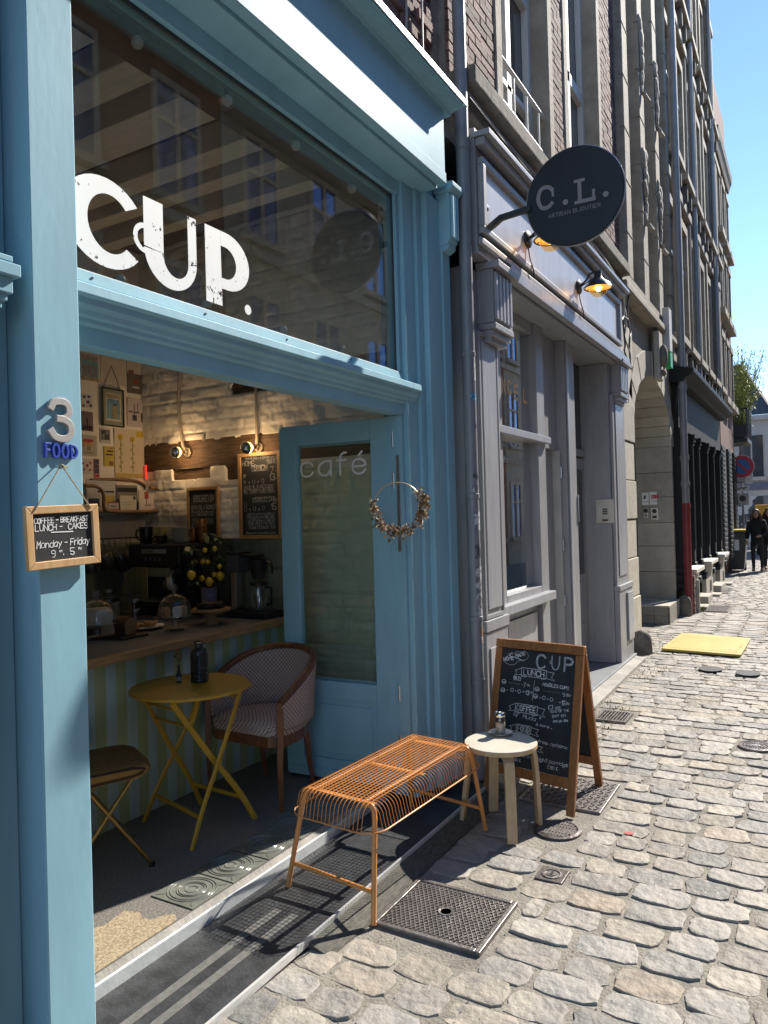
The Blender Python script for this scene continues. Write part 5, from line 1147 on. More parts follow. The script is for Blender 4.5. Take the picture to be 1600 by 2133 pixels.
# ================================================================== STOOL WITH JAR
BIR=wood('birch_ply',(.44,.31,.17),(.56,.42,.25),.5,(3,3,1),14,.05); LINO=mat('pale_stool_top',(.46,.42,.345),.55,col2=(.54,.50,.42),scale=6)
sc=V((3.625,1.445,0)); SR=.188; SZ=.457
t=thing('stool','round birch stool with bent legs beside the orange bench','stool',(sc.x,sc.y,0))
prof(MB(),[(0,0),(SR-.002,0),(SR,.004),(SR,.022),(0,.022)],(sc.x,sc.y,SZ-.024),48).build('seat_edge',BIR,t,smooth=40)
prof(MB(),[(SR-.0006,0),(SR-.002,.002),(0,.002)],(sc.x,sc.y,SZ-.0018),48).build('seat_top',LINO,t,smooth=40)
for fx,fy in ((3.51,1.367),(3.745,1.294),(3.596,1.678),(3.845,1.60)):
    d=V((fx-sc.x,fy-sc.y,0)); d.normalize(); s=V((-d.y,d.x,0)); rf=(V((fx,fy,0))-V((sc.x,sc.y,0))).length
    rl=.165
    path=[V((sc.x,sc.y,0))+d*a+V((0,0,z)) for a,z in ((.06,SZ-.036),(rl-.045,SZ-.036),(rl-.012,SZ-.042),(rl+.008,SZ-.06),(rl+.014,SZ-.09),(rl+.022,.25),(max(rl+.03,min(rf,.22)),.012))]
    m=MB(); w_=.026
    P=[];F=[];th=.011
    for i,p in enumerate(path):
        a=path[max(0,i-1)];b=path[min(len(path)-1,i+1)]; tg=(b-a).normalized(); nn=s.cross(tg).normalized()
        P+=[p+s*w_+nn*th,p-s*w_+nn*th,p-s*w_-nn*th,p+s*w_-nn*th]
    for i in range(len(path)-1):
        for k in range(4): F.append((i*4+k,i*4+(k+1)%4,i*4+4+(k+1)%4,i*4+4+k))
    F+=[(3,2,1,0),tuple(len(path)*4-4+k for k in range(4))]
    m.add(P,F); m.build('leg',BIR,t,smooth=35,bevel=.002)
p=PZ(1043,1530,SZ)
t=thing('saucer','white saucer with a dark rim on the stool','saucer',(p.x,p.y,SZ))
prof(MB(),[(0,0),(.03,0),(.034,.003),(.064,.013),(.067,.016),(.062,.0165),(.034,.007),(0,.006)],(p.x,p.y,SZ),32).build('dish',mat('cream_china',(.66,.62,.54),.3,var=.03),t,smooth=50)
m=MB(); m.tube([V((p.x+.0655*math.cos(2*math.pi*k/36),p.y+.0655*math.sin(2*math.pi*k/36),SZ+.0165)) for k in range(36)],.0013,5,True); m.build('rim_line',BLACKM,t)
t=thing('sugar_jar','glass sugar shaker jar with metal lid on the saucer','jar',(p.x,p.y,SZ+.007))
prof(MB(),[(0,0),(.026,0),(.028,.004),(.028,.088),(.026,.092),(.0,.092)],(p.x,p.y,SZ+.0075),28).build('glass_body',glass('jar_glass',(.80,.80,.78),2.2),t,smooth=50)
prof(MB(),[(0,.002),(.0255,.002),(.0255,.060),(0,.063)],(p.x,p.y,SZ+.0075),24).build('sugar',mat('sugar',(.55,.50,.44),.95,var=.1,scale=60),t,smooth=50)
prof(MB(),[(0,.064),(.0255,.064),(.0255,.085),(0,.085)],(p.x,p.y,SZ+.0075),24).build('brown_sugar',mat('brown_sugar',(.10,.055,.03),.95,var=.3,scale=60),t,smooth=50)
prof(MB(),[(.0285,.090),(.030,.094),(.030,.108),(.026,.112),(.022,.110),(.012,.116),(0,.116)],(p.x,p.y,SZ+.0075),28).build('lid',CHROME,t,smooth=50)
# ================================================================== PAVEMENT SIGN
PINE=wood('orange_pine',(.235,.085,.022),(.37,.155,.045),.42,(5,5,1.2),10,.12)
FR=V((3.905,1.151,.012)); FL=V((4.005,1.712,.012)); RR=V((4.425,1.128,.012)); wv=(FL-FR); BWd=wv.length; wv.normalize()
dep=V((RR.x-FR.x,RR.y-FR.y,0)); topR=PY(1239,1366,1.142); AH=.868
ridge=FR+dep*.5+V((0,0,AH)); t=thing('pavement_sign','wooden folding pavement sign with chalk menu beside the stool','sign board',(FR+FL)/2+dep*.5)
def panel(foot,top,name):
    upv=(top-foot); L=upv.length; upv.normalize(); nn=wv.cross(upv).normalized()   # outward normal decided below
    if nn.dot(top-foot-V((0,0,AH)))>0: nn=-nn
    M=Matrix(((wv.x,upv.x,nn.x,foot.x),(wv.y,upv.y,nn.y,foot.y),(wv.z,upv.z,nn.z,foot.z),(0,0,0,1)))
    return M,L
M,L=panel(FR,ridge,'front'); th=.011; fb=.046
for a in ((0,fb,0,L),(BWd-fb,BWd,0,L)):
    MB(M).box(a[0],a[1],a[2],a[3]-.052,-th,th).build('front_stile',PINE,t,bevel=.003)
MB(M).box(0,BWd,L-.05,L,-th-.002,th+.002).build('front_top_rail',PINE,t,bevel=.003)
MB(M).box(fb+.001,BWd-fb-.001,.135,.19,-th*.8,th*.8).build('front_bottom_rail',PINE,t,bevel=.003)
sl=MB(M).box(fb+.0005,BWd-fb-.0005,.191,L-.053,-.004,.003).build('slate',SLATE,t)
RR2=FR+dep
M2,L2=panel(RR2,ridge+dep*.03,'rear')
for a in ((0,fb),(BWd-fb,BWd)): MB(M2).box(a[0],a[1],0,L2-.052,-th,th).build('rear_stile',PINE,t,bevel=.003)
MB(M2).box(0,BWd,L2-.05,L2-.001,-th,th).build('rear_top_rail',PINE,t,bevel=.003)
MB(M2).box(fb+.001,BWd-fb-.001,.135,.19,-th*.8,th*.8).build('rear_bottom_rail',PINE,t,bevel=.003)
MB(M2).box(fb+.0005,BWd-fb-.0005,.191,L2-.053,-.003,.003).build('rear_slate',SLATE,t)
# chalk writing: local w runs right->left seen from the front, so text runs along -w
uxw=-(M.to_3x3()@V((1,0,0))); uyw=M.to_3x3()@V((0,1,0)); nw=uxw.cross(uyw).normalized()
sgn=1 if nw.dot(M.to_3x3()@V((0,0,1)))>0 else -1
BW2=BWd-2*fb; BH2=L-.053-.191
def A(fx,fy): return M@V((BWd-fb-fx*BW2,.191+fy*BH2,.0036*sgn))
def wr(name,items,mt):
    m=MB()
    for it in items:
        if it[0]=='L':
            q=[V((fx*BW2,fy*BH2)) for fx,fy in it[2]]; ribbon(m,q,it[1],A(0,0),uxw,uyw,0,.0005)
        else:
            fx,fy,sz,s,th_,sl_=it[:6]; rot=it[6] if len(it)>6 else 0; fe=it[7] if len(it)>7 else None; ca,sa=math.cos(rad(rot)),math.sin(rad(rot)); wd=1.
            if fe:
                raw=sum((max(p.x for q in glyph(c) for p in q)) if c!=' ' else .5 for c in s); gaps=.2*(len([c for c in s if c!=' '])-1); wd=max(.45,min(1.4,((fe-fx)*BW2/sz-gaps)/raw))
            text(m,s,A(fx,fy),uxw*ca+uyw*sa,uyw*ca-uxw*sa,sz,th_,jit=.07,gap=.2 if wd>.6 else .15,slant=sl_,wid=wd)
    return m.build(name,mt,t)
def banner(x0,x1,y0,y1):
    return [('L',.0028,[(x0,y0),(x1,y0),(x1,y1),(x0,y1),(x0,y0)]),('L',.0022,[(x0,y0+.008),(x0-.09,y0),(x0-.06,y0+.022),(x0-.09,y0+.04),(x0,y1-.004)]),('L',.0022,[(x1,y0+.004),(x1+.11,y0-.008),(x1+.07,y0+.016),(x1+.10,y1-.014),(x1,y1-.008)]),('L',.002,[(x1-.06,y0),(x1-.06,y0-.012),(x1,y0)]),('L',.002,[(x0+.06,y0),(x0+.06,y0-.012),(x0,y0)])]
wr('chalk_title',[(.49,.862,.074,'C',.010,0,0,.60),(.69,.864,.074,'U',.010,0,0,.79),(.86,.860,.074,'P',.010,0,0,.96),('L',.004,[(.69,.91),(.668,.905),(.666,.925),(.69,.93)])],CHALKD)
W1=[(.32,.785,.030,'LUNCH',.0042,0,0,.60),(.19,.735,.017,'BUN',.0032,0,0,.29),('L',.0022,[(.19,.728),(.29,.728)]),(.59,.712,.017,'NOODLES CUPS',.0027,.1,-2,.93),(.33,.675,.024,'7',.003,0),(.38,.688,.011,'.50',.0018,0),(.33,.615,.024,'-13',.003,0,0,.42),(.44,.63,.010,'50',.0016,0),
 (.86,.645,.020,'9',.003,0),(.905,.650,.013,'.90-',.0022,0),(.82,.575,.022,'-15',.003,0,0,.90),(.91,.582,.011,'.50',.0018,0),('L',.0018,[(.48,.745),(.468,.575)]),
 (.265,.468,.031,'COFFEE',.0042,0,0,.52),(.23,.420,.017,'by',.0022,.1),(.36,.413,.019,'Muda',.0022,.15,-3,.53),(.54,.372,.014,'& more ...',.0018,.15,-3,.76),(.585,.425,.012,'>',.0018,0),
 (.30,.300,.030,'FOOD',.004,0,0,.46),(.12,.245,.016,'Vegan & Glutenfree options',.0019,.2,-2,.97),(.27,.172,.023,'BREAKFAST',.003,0,0,.53),(.03,.095,.019,'Granola Bowl & overnight porridge',.0020,.18,-1,.98),(.26,.045,.014,'8.50 €',.0019,0),(.73,.040,.016,'5.90 €',.0021,0),
 (.03,.880,.021,'HOME',.004,0,14,.17),(.20,.925,.020,'MADE',.0036,0,20,.33),('L',.0034,[(.10,.935),(.31,.905)]),('L',.0034,[(.135,.965),(.10,.935),(.155,.918)]),
 (.78,.530,.013,'SEE',.002,0,12,.85),(.715,.492,.013,'MENU OF THE',.002,0,12,.96),(.75,.458,.013,'DAY ON',.002,0,12,.92),(.76,.418,.013,'@cup lille',.002,.1,12,.97),('L',.0026,[(.695,.520),(.745,.530),(.74,.558),(.69,.548),(.695,.520)])]
W1+=banner(.29,.63,.772,.842)+banner(.245,.545,.455,.528)+banner(.28,.48,.288,.352)+banner(.25,.55,.162,.215)
for cx,cy in ((.055,.70),(.05,.625),(.52,.675),(.505,.612)):
    W1.append(('L',.0028,[(cx+.03*math.cos(a/8*6.283),cy+.018*math.sin(a/8*6.283)) for a in range(9)])); W1.append(('L',.0022,[(cx-.03,cy),(cx+.03,cy)])); W1.append(('L',.0022,[(cx-.028,cy-.008),(cx+.028,cy-.007)]))
for cx,cy in ((.28,.632),(.72,.605),(.18,.637),(.62,.61)):
    W1.append(('L',.0025,[(cx+.022*math.cos(a/7*6.283),cy+.015*math.sin(a/7*6.283)) for a in range(8)]))
for cx,cy in ((.115,.63),(.23,.632),(.57,.605),(.67,.603)): W1.append(('L',.003,[(cx-.006,cy),(cx+.006,cy)]))
for k in range(10): W1.append(('L',.0018,[(.13+.021*k,.695),(.136+.021*k,.695)]))
for k in range(12): W1.append(('L',.0016,[(.60+.02*k,.668),(.605+.02*k,.668)]))
cl=[(.05,.87),(.03,.90),(.07,.925),(.09,.955),(.16,.95),(.2,.985),(.27,.975),(.32,1.0-.01),(.37,.96),(.36,.925),(.30,.905),(.22,.895),(.2,.865),(.12,.85),(.05,.87)]
W1.append(('L',.0018,[(p.x,p.y) for p in chaikin([V(a) for a in cl],1)]))
wr('chalk_menu',W1,CHALK)
for k,(u,v) in enumerate(((1092,1718),(1111,1722))):
    c=PZ(u,v,.0); m=MB(); d=V((.8,-.6,0)) if k else V((.9,-.4,0)); m.tube([c+V((0,0,.024))-d*.011,c+V((0,0,.024))+d*.003],.004,8); m.tone=.2
    t2=thing('cigarette_end',('crushed cigarette end with an orange filter under the sign','second cigarette end beside the stool leg')[k],'cigarette end',c,'cigarette ends under the sign'); m.build('paper',WHITE,t2); m=MB(); m.tube([c+V((0,0,.024))+d*.003,c+V((0,0,.024))+d*.012],.004,8); m.build('filter',mat('filter_tip',(.45,.20,.07),.8),t2)
# ================================================================== HANGING SLATE SIGN ON THE PILLAR
LPN=wood('light_pine',(.50,.29,.12),(.62,.40,.20),.5,(8,8,1.5),9,.08)
HY=BF-.014
hp=[PY(50,1056,HY-.01),PY(202,1049,HY-.01),PY(208,1172,HY-.01),PY(57,1190,HY-.01)]
hx=((hp[1]-hp[0])+(hp[2]-hp[3])); hx.normalize(); hz=V((0,-1,0)).cross(hx); hz=-hz if hz.z<0 else hz; hz.normalize()
hc=sum(hp,V())/4; hw=((hp[1]-hp[0]).length+(hp[2]-hp[3]).length)/4; hh=((hp[1]-hp[2]).length+(hp[0]-hp[3]).length)/4
HM=Matrix(((hx.x,0,hz.x,hc.x),(hx.y,1,hz.y,hc.y-.0),(hx.z,0,hz.z,hc.z),(0,0,0,1)))
t=thing('hanging_slate','small pine framed slate of opening hours hung by twine on the pillar','slate sign',hc)
fw=.022
MB(HM).prism([V((-hw,-.006,hh)),V((hw,-.006,hh)),V((hw-fw,-.006,hh-fw)),V((-hw+fw,-.006,hh-fw))],(0,.014,0)).build('frame_bar',LPN,t,bevel=.002)
MB(HM).prism([V((-hw,-.006,-hh)),V((-hw+fw,-.006,-hh+fw)),V((hw-fw,-.006,-hh+fw)),V((hw,-.006,-hh))],(0,.014,0)).build('frame_bar',LPN,t,bevel=.002)
LPV=wood('light_pine_upright',(.50,.29,.12),(.62,.40,.20),.5,(8,8,1.5),9,.08)
MB(HM).prism([V((-hw,-.006,-hh)),V((-hw,-.006,hh)),V((-hw+fw,-.006,hh-fw)),V((-hw+fw,-.006,-hh+fw))],(0,.014,0)).build('frame_bar',LPV,t,bevel=.002)
MB(HM).prism([V((hw,-.006,-hh)),V((hw-fw,-.006,-hh+fw)),V((hw-fw,-.006,hh-fw)),V((hw,-.006,hh))],(0,.014,0)).build('frame_bar',LPV,t,bevel=.002)
MB(HM).box(-hw+fw-.001,hw-fw+.001,0.001,.006,-hh+fw-.001,hh-fw+.001).build('slate',mat('school_slate',(.018,.018,.02),.5,col2=(.04,.04,.042),scale=8,stretch=(1,1,1.5)),t)
m=MB(); WI=2*(hw-fw); HI=2*(hh-fw); ho=HM@V((-hw+fw,.0005,-hh+fw))
for fx,fy,sz,s,th_,sl_,wd in ((.03,.80,.0150,'COFFEE - BREAKFAST',.0021,.05,.80),(.04,.64,.0165,'LUNCH -  CAKES',.0023,.05,1.0),(.05,.29,.0185,'Monday - Friday',.0023,.12,.84),(.28,.075,.0185,'9',.0024,0,1),(.41,.16,.006,'AM',.0014,0,1),(.48,.09,.016,'.',.0022,0,1),(.60,.08,.0185,'5',.0024,0,1),(.74,.17,.007,'PM',.0015,0,1)):
    text(m,s,ho+hx*(fx*WI)+hz*(fy*HI),hx,hz,sz,th_,gap=.16,jit=.05,slant=sl_,wid=wd)
ribbon(m,[V((.30*WI,.60*HI)),V((.66*WI,.585*HI))],.003,ho,hx,hz,0,.0006)
m.build('chalk_writing',mat('paint_pen_white',(.78,.78,.76),.7),t)
JUT=mat('jute_twine',(.42,.33,.20),.95,var=.3,scale=120)
nail=PY(128,972,HY-.018)
m=MB(); m.tube([HM@V((-hw+.027,-.008,hh-.012)),nail+V((-.004,0,0))],.0022,6); m.build('twine',JUT,t)
m=MB(); m.tube([HM@V((hw-.027,-.008,hh-.012)),nail+V((.004,0,0))],.0022,6); m.build('twine',JUT,t)
m=MB(); m.tube(chaikin([nail+V((-.006,0,-.002)),nail+V((0,-.004,.006)),nail+V((.008,-.002,0)),nail+V((.002,-.003,-.006)),nail+V((.02,-.002,.002))],2),.0028,6); m.build('knot',JUT,t)
m=MB(); m.tube([V((nail.x,BF+.01,nail.z)),nail+V((0,-.004,0))],.0022,6); m.build('nail',STEEL,t)
# ================================================================== WREATH
WE=V((RT.x,RT.y,0)).normalized(); wc=PY(829,1056,1.885); WRR=.128
t=thing('dried_flower_wreath','half dressed hoop wreath of dried hydrangea on the door post','wreath',wc)
RATN=mat('hoop_brass',(.45,.33,.17),.4,.3)
m=MB(); m.tube([wc+WE*(WRR*math.cos(2*math.pi*k/40))+V((0,0,WRR*math.sin(2*math.pi*k/40))) for k in range(40)],.0035,6,True); m.build('hoop',RATN,t,smooth=50)
rg=random.Random(11); pal=[mat('petal_%d'%i,c,.9,var=.25,scale=30) for i,c in enumerate(((.34,.22,.10),(.22,.11,.045),(.46,.36,.22),(.60,.55,.47),(.10,.10,.05)))]
mbs=[MB() for _ in pal]
for k in range(300):
    a=rad(rg.uniform(165,395)); 
    p=wc+WE*(WRR*math.cos(a))+V((0,0,WRR*math.sin(a)))+V((rg.gauss(0,.015)-.008,rg.gauss(-.008,.012),rg.gauss(0,.015)))
    i=rg.choices(range(5),(5,4,4,4,1))[0]
    if i==3 and nz(math.cos(a)*6,math.sin(a)*6,2)<-.05: i=0
    for j in range(4): d=V((rg.uniform(-1,1),rg.uniform(-1,.2),rg.uniform(-1,1))); mbs[i].leaf(p,d,(rg.uniform(-1,1),-1,.2),rg.uniform(.013,.024),rg.uniform(.005,.009))
for i,m in enumerate(mbs): m.build('dried_petals',pal[i],t,kind='stuff')
# ================================================================== STRING OF BULBS INSIDE THE WINDOW
FROST=mat('frosted_bulb',(.60,.60,.56),.3,var=.03)
t=thing('bulb_string','string of frosted globe bulbs around the inside of the window','string lights',(2.5,2.06,2.45))
wire=[]
for u,v,up_ in ((286,88,1),(473,209,1),(616,303,1),(733,393,1),(795,448,1),(806,630,2),(801,745,0),(711,727,0),(589,688,0),(430,632,0),(250,585,0)):
    p=PY(u,v,2.05); wire.append(p); t2=MB(); 
    t2.ball(p,.0225,14,(1,1,1.05)); b=t2.build('bulb',FROST,t,smooth=80); s=1 if up_==1 else -1
    prof(MB(),[(.0,.018*s),(.011,.018*s),(.011,.042*s),(0,.042*s)],p,10).build('socket',PLB,t)
m=MB(); m.tube([V((1.6,2.05,3.43))]+[p+V((0,0,.045 if i<5 else -.045 if i>5 else 0)) for i,p in enumerate(wire)],.0025,5); m.build('cable',PLB,t)

c=PZ(1310,1736,.017); m=MB(); n=16
m.prism([(c.x+.016*(1+.5*nz(k,3.3))*math.cos(2*math.pi*k/n),c.y+.022*(1+.6*nz(k,8.1))*math.sin(2*math.pi*k/n),.0155) for k in range(n)],(0,0,.003))
tag(m.build('paint_splash',mat('red_paint_splash',(.40,.07,.06),.7,var=.2,scale=60)),'small red paint splash on a cobble near the sign board','paint mark')
# ================================================================== GREY SHOPFRONT
gs=thing('grey_shopfront','grey painted jewellery shopfront with a bright fascia panel','shopfront',(6.2,1.9,0))
def gp_(m,name='panel',bv=.004,mt=GREY,par=None): return m.build(name,mt,par or gs,bevel=bv)
GB=.06
# left pilaster
gp_(MB().box(4.24,4.72,1.83,2.2,GB,3.20),'pilaster')
m=MB(); m.box(4.315,4.64,1.80,1.829,.98,2.80); gp_(m,'pilaster_board')
m=MB()
for q in ((4.315,4.34,.98,2.80),(4.615,4.64,.98,2.80),(4.34,4.615,.98,1.005),(4.34,4.615,2.775,2.80)): m.box(q[0],q[1],1.79,1.7995,q[2],q[3])
gp_(m,'pilaster_moulding',.002)
m=MB(); m.box(4.36,4.59,1.788,1.7992,1.04,2.74); gp_(m,'pilaster_field',.003,GREYL)
gp_(MB().box(4.29,4.665,1.785,1.829,GB,.90),'pilaster_plinth'); gp_(MB().box(4.34,4.615,1.776,1.7848,.20,.80),'plinth_field',.004,GREYL)
gp_(MB().box(4.28,4.675,1.775,1.829,.905,.975),'plinth_cap')
def corbel(x0,x1,yf,z0,z1,nr):
    c=MB(); c.box(x0,x1,yf+.018,1.829,z0,z1); c=gp_(c,'corbel',.003)
    w_=(x1-x0-.03)/nr
    for k in range(nr): gp_(MB().box(x0+.015+k*w_,x0+.015+k*w_+w_*.55,yf,yf+.0175,z0+.02,z1-.02),'flute_rib',.003,GREYL,c)
    for i,(dz,ex) in enumerate(((.04,.012),(.08,-.01),(.115,-.035))): gp_(MB().box(x0+.01-ex*.5,x1-.01+ex*.5,yf+.02-ex,1.829,z0-dz,z0-dz+.038),'corbel_foot',.003,GREY,c)
    gp_(MB().box(x0-.015,x1+.02,yf-.03,1.829,z1+.001,z1+.045),'corbel_cap',.004,GREY,c)
corbel(4.40,4.74,1.70,2.86,3.20,5)
# fascia
gp_(MB().box(4.215,8.12,1.74,1.83,3.247,4.02),'fascia_back')
m=MB().box(4.30,7.95,1.728,1.7395,3.42,3.80); gp_(m,'fascia_panel',0,mat('sunlit_fascia_paint',(.50,.50,.53),.3,var=.10,scale=4,stretch=(3,3,.4),bump=.06,bscale=20))  # lighter copy of the panel paint, sun brightness put into its colour
for q in ((4.245,8.03,3.375,3.418),(4.245,8.03,3.802,3.845),(4.245,4.298,3.4185,3.8015),(7.952,8.03,3.4185,3.8015)):
    gp_(MB().box(q[0],q[1],1.70,1.7395,q[2],q[3]),'panel_moulding',.006)
gp_(MB().box(4.22,8.12,1.675,1.7395,3.905,3.955),'cornice_cove',.008)
gp_(MB().box(4.21,8.16,1.64,1.76,3.957,3.99),'cornice',.003,GREYL)
gp_(MB().box(4.70,8.35,1.70,1.76,3.215,3.298),'architrave',.004,GREYL)
gp_(MB().box(4.22,8.14,1.71,1.7395,3.30,3.345),'architrave_bead',.008)
gp_(MB().box(4.70,8.3,1.762,2.30,3.19,3.214),'soffit',.002)
# window bay
gp_(MB().box(4.725,5.05,1.93,2.1,GB,3.188),'window_post'); gp_(MB().box(5.84,6.03,1.93,2.1,GB,3.188),'window_post')
gp_(MB().box(5.052,5.838,1.93,2.1,2.215,2.275),'window_transom'); gp_(MB().box(4.76,6.05,1.885,1.929,2.215,2.27),'transom_ledge',.004,GREYL)
gp_(MB().box(5.052,5.838,1.95,2.1,3.10,3.188),'window_head')
gp_(MB().box(5.052,5.838,1.93,2.1,.96,1.05),'window_sill_rail'); gp_(MB().box(4.73,5.99,1.86,1.929,.93,1.0),'window_sill',.006,GREYL)
gp_(MB().box(5.052,5.838,1.97,2.1,GB,.958),'stall_riser'); gp_(MB().box(5.12,5.78,1.955,1.9695,.2,.85),'riser_panel',.004,GREYL)
pn=MB().box(5.05,5.84,1.996,2.0,2.275,3.10).build('upper_pane',GLASS,gs); pl=MB().box(5.05,5.84,1.996,2.0,1.05,2.215).build('lower_pane',GLASS,gs)
GLD=mat('gilded_letter',(.85,.52,.22),.45,.0,var=.12); 
for ch,u,v in (('N',1046,808),('C',1058,812),('E',1072,822),('.',1084,831),('L',1091,829),('.',1104,836)):
    p=PY(u,v,1.995); m=MB(); text(m,ch,(p.x,1.9955,p.z-.03),(1,0,0),(0,0,1),.105,.022,lift=0,wid=.9); m.build('gilt_letter',GLD,pn)
m=MB(); o=PY(1128,815,1.9955)
for r,n in ((.045,16),(.02,10)): ribbon(m,[V((r*math.cos(6.283*k/n),r*math.sin(6.283*k/n))) for k in range(n+1)],.008,o,V((1,0,0)),V((0,0,1)))
ribbon(m,chaikin([V((-.16,0)),V((-.05,.075)),V((.06,.07)),V((.17,-.01)),V((.05,-.06)),V((-.06,-.06)),V((-.16,0))],2),.007,o,V((1,0,0)),V((0,0,1)),0,.0002); m.build('painted_eye',mat('eye_black',(.03,.03,.03),.6),pn)
m=MB(); p=PY(1052,963,1.9955); text(m,'créées et montées sur place',(5.04,1.9955,p.z),(1,0,0),(0,0,1),.05,.006,lift=0,wid=.62,gap=.13); m.build('vinyl_writing',mat('faint_white',(.45,.45,.45),.6),pl)
m=MB(); o=PY(1118,1186,1.9955); m.lathe([(0,0),(.07,0),(.07,.001),(0,.001)],o,18,(0,-1,0)); m.build('round_sticker',mat('blue_round',(.03,.10,.40),.5),pl)
# shop room behind the pane
PALE=mat('pale_room',(.42,.44,.42),.9,var=.05)
m=MB(); m.box(4.75,6.0,3.0,3.05,GB,3.2); m.box(6.0,6.03,2.101,3.0,GB,3.2); m.box(4.72,4.75,2.201,3.0,GB,3.2); m.box(4.75,6.0,2.101,3.0,.02,GB); m.box(4.75,6.0,2.101,3.0,3.2,3.22)
m.build('jeweller_room',PALE,kind='structure')
tag(MB().box(4.78,5.98,2.105,2.50,.95,1.0).build('display_shelf',mat('display_white',(.55,.55,.53),.6)),'white display shelf inside the jeweller window','shelf')
m=MB(); a=PY(1055,1046,2.2); b=PY(1096,1222,2.2)
for k in range(9): x=a.x+(b.x-a.x)*k/8; m.tube([(x,2.2,1.0),(x,2.2,a.z)],.004,4)
for k in range(17): z=1.005+(a.z-1.01)*k/16; m.tube([(a.x,2.2,z),(b.x,2.2,z)],.004,4)
tag(m.build('wire_display_grid',mat('white_wire',(.7,.7,.66),.5)),'white wire display grid inside the jeweller window','display grid')
t=thing('window_display','small flowers and dishes at the foot of the wire grid','display',(5.15,2.14,1.0))
rg=random.Random(4)
for k in range(7):
    m=MB(); p=V((5.0+.07*k,2.13+.02*(k%2),1.0)); m.lathe([(0,0),(.02,0),(.035,.03+.01*(k%3)),(.03,.03),(0,.01)],p,10); m.build('dish',mat('dish_%d'%(k%3),((.6,.58,.5),(.5,.2,.3),(.5,.42,.1))[k%3],.5),t,smooth=50)
    m=MB()
    for j in range(6): m.leaf(p+V((0,0,.04)),(rg.uniform(-1,1),rg.uniform(-1,1),rg.uniform(.3,1.5)),(0,1,0),.06,.012)
    m.build('sprig',mat('sprig_%d'%(k%2),((.12,.2,.06),(.55,.5,.4))[k%2],.7),t,kind='stuff')
# doors
def flatdoor(x0,x1,y,glass_from,name,lab):
    d=MB().box(x0,x1,y,y+.04,GB+.02,2.20).build(name,GREY,gs,bevel=.004); d['label']=lab
    if glass_from: MB().box(x0+.1,x1-.1,y-.006,y-.001,glass_from,2.08).build('door_glass',mat('dark_glazing',(.012,.018,.02),.06,spec=.8,var=.1),d); 
    for z0,z1 in ((.18,.5),(.56,.92)) if glass_from else ((.18,.9),(1.0,2.05)): MB().box(x0+.1,x1-.1,y-.008,y-.0005,z0,z1).build('door_panel',GREY,d,bevel=.004)
    return d
d=flatdoor(6.06,6.52,2.03,0,'shop_door','plain grey inner door leaf of the jeweller shop')
gp_(MB().box(6.525,6.565,1.96,2.08,GB,2.2),'hinge_jamb',.003,mat('pale_jamb',(.42,.41,.39),.5,var=.1))
for z in (.35,.8,1.3,1.95): MB().lathe([(0,0),(.012,0),(.012,.10),(0,.10)],(6.535,1.955,z),8).build('hinge',STEEL,gs)
gp_(MB().box(6.032,6.57,1.99,2.1,2.2005,3.188),'over_door_panel'); gp_(MB().box(6.57,6.88,1.91,2.1,GB,3.188),'door_post')
gp_(MB().box(6.60,6.66,1.895,1.909,GB,3.188),'post_bead',.004,GREYL)
d=flatdoor(6.90,7.84,2.10,1.0,'entry_door','grey half glazed entry door in the recess')
gp_(MB().box(6.89,7.85,2.08,2.16,2.22,2.29),'entry_transom'); MB().box(6.90,7.84,2.12,2.125,2.29,3.188).build('fanlight',mat('dark_glazing',(.012,.018,.02),.06),gs)
m=MB(); m.tube([(6.885,1.93,1.55),(6.885,1.90,1.55),(6.885,1.90,1.80),(6.885,1.93,1.80)],.01,6); m.build('pull_handle',CHROME,gs)
gp_(MB().box(7.85,8.52,1.83,2.25,GB,3.188),'end_pier'); gp_(MB().box(7.90,8.46,1.80,1.829,.86,2.86),'end_board'); gp_(MB().box(8.0,8.36,1.79,1.7995,.95,2.78),'end_field',.004,GREYL)
gp_(MB().box(7.88,8.5,1.775,1.829,GB,.80),'end_plinth'); gp_(MB().box(7.87,8.51,1.765,1.829,.802,.858),'end_plinth_cap')
cab=gp_(MB().box(8.20,8.46,1.755,1.7745,.24,.76),'meter_door',.004,GREYL)
corbel(8.0,8.4,1.72,2.90,3.20,5)
# slab in front of the grey doors
tag(MB().box(4.2,8.5,1.745,2.12,-.02,.058).build('stone_sill',mat('slab_stone',(.16,.17,.18),.6,var=.15,scale=4,bump=.2),bevel=.005),'smooth dark stone sill along the grey shopfront','step')
# intercom
a=PX(1241,1041,7.846); b=PX(1280,1089,7.846)
t=thing('intercom_panel','brushed steel intercom panel with keypad on the grey recess wall','intercom',(7.846,(a.y+b.y)/2,b.z))
MB().box(7.838,7.8485,min(a.y,b.y),max(a.y,b.y),b.z,a.z).build('plate',mat('intercom_steel',(.42,.41,.38),.35,.7,var=.08),t,bevel=.002)
w_=abs(a.y-b.y);h_=a.z-b.z;yc=max(a.y,b.y)
for i in range(3):
    for j in range(3): MB().lathe([(0,0),(.009,0),(.009,.004),(0,.004)],(7.8378,yc-w_*(.42+.09*i),b.z+h_*(.40+.09*j)),8,(-1,0,0)).build('key',PLB,t)
for i in range(5):
    for s_ in (0,1): MB().box(7.836,7.8378,yc-w_*(.30+.60*s_-.12*s_),yc-w_*(.12+.54*s_),b.z+h_*(.30+.075*i),b.z+h_*(.345+.075*i)).build('name_slot',mat('slot_pale',(.55,.54,.48),.6),t)
MB().box(7.836,7.8378,yc-w_*.66,yc-w_*.34,b.z+h_*.08,b.z+h_*.16).build('reader',PLB,t)
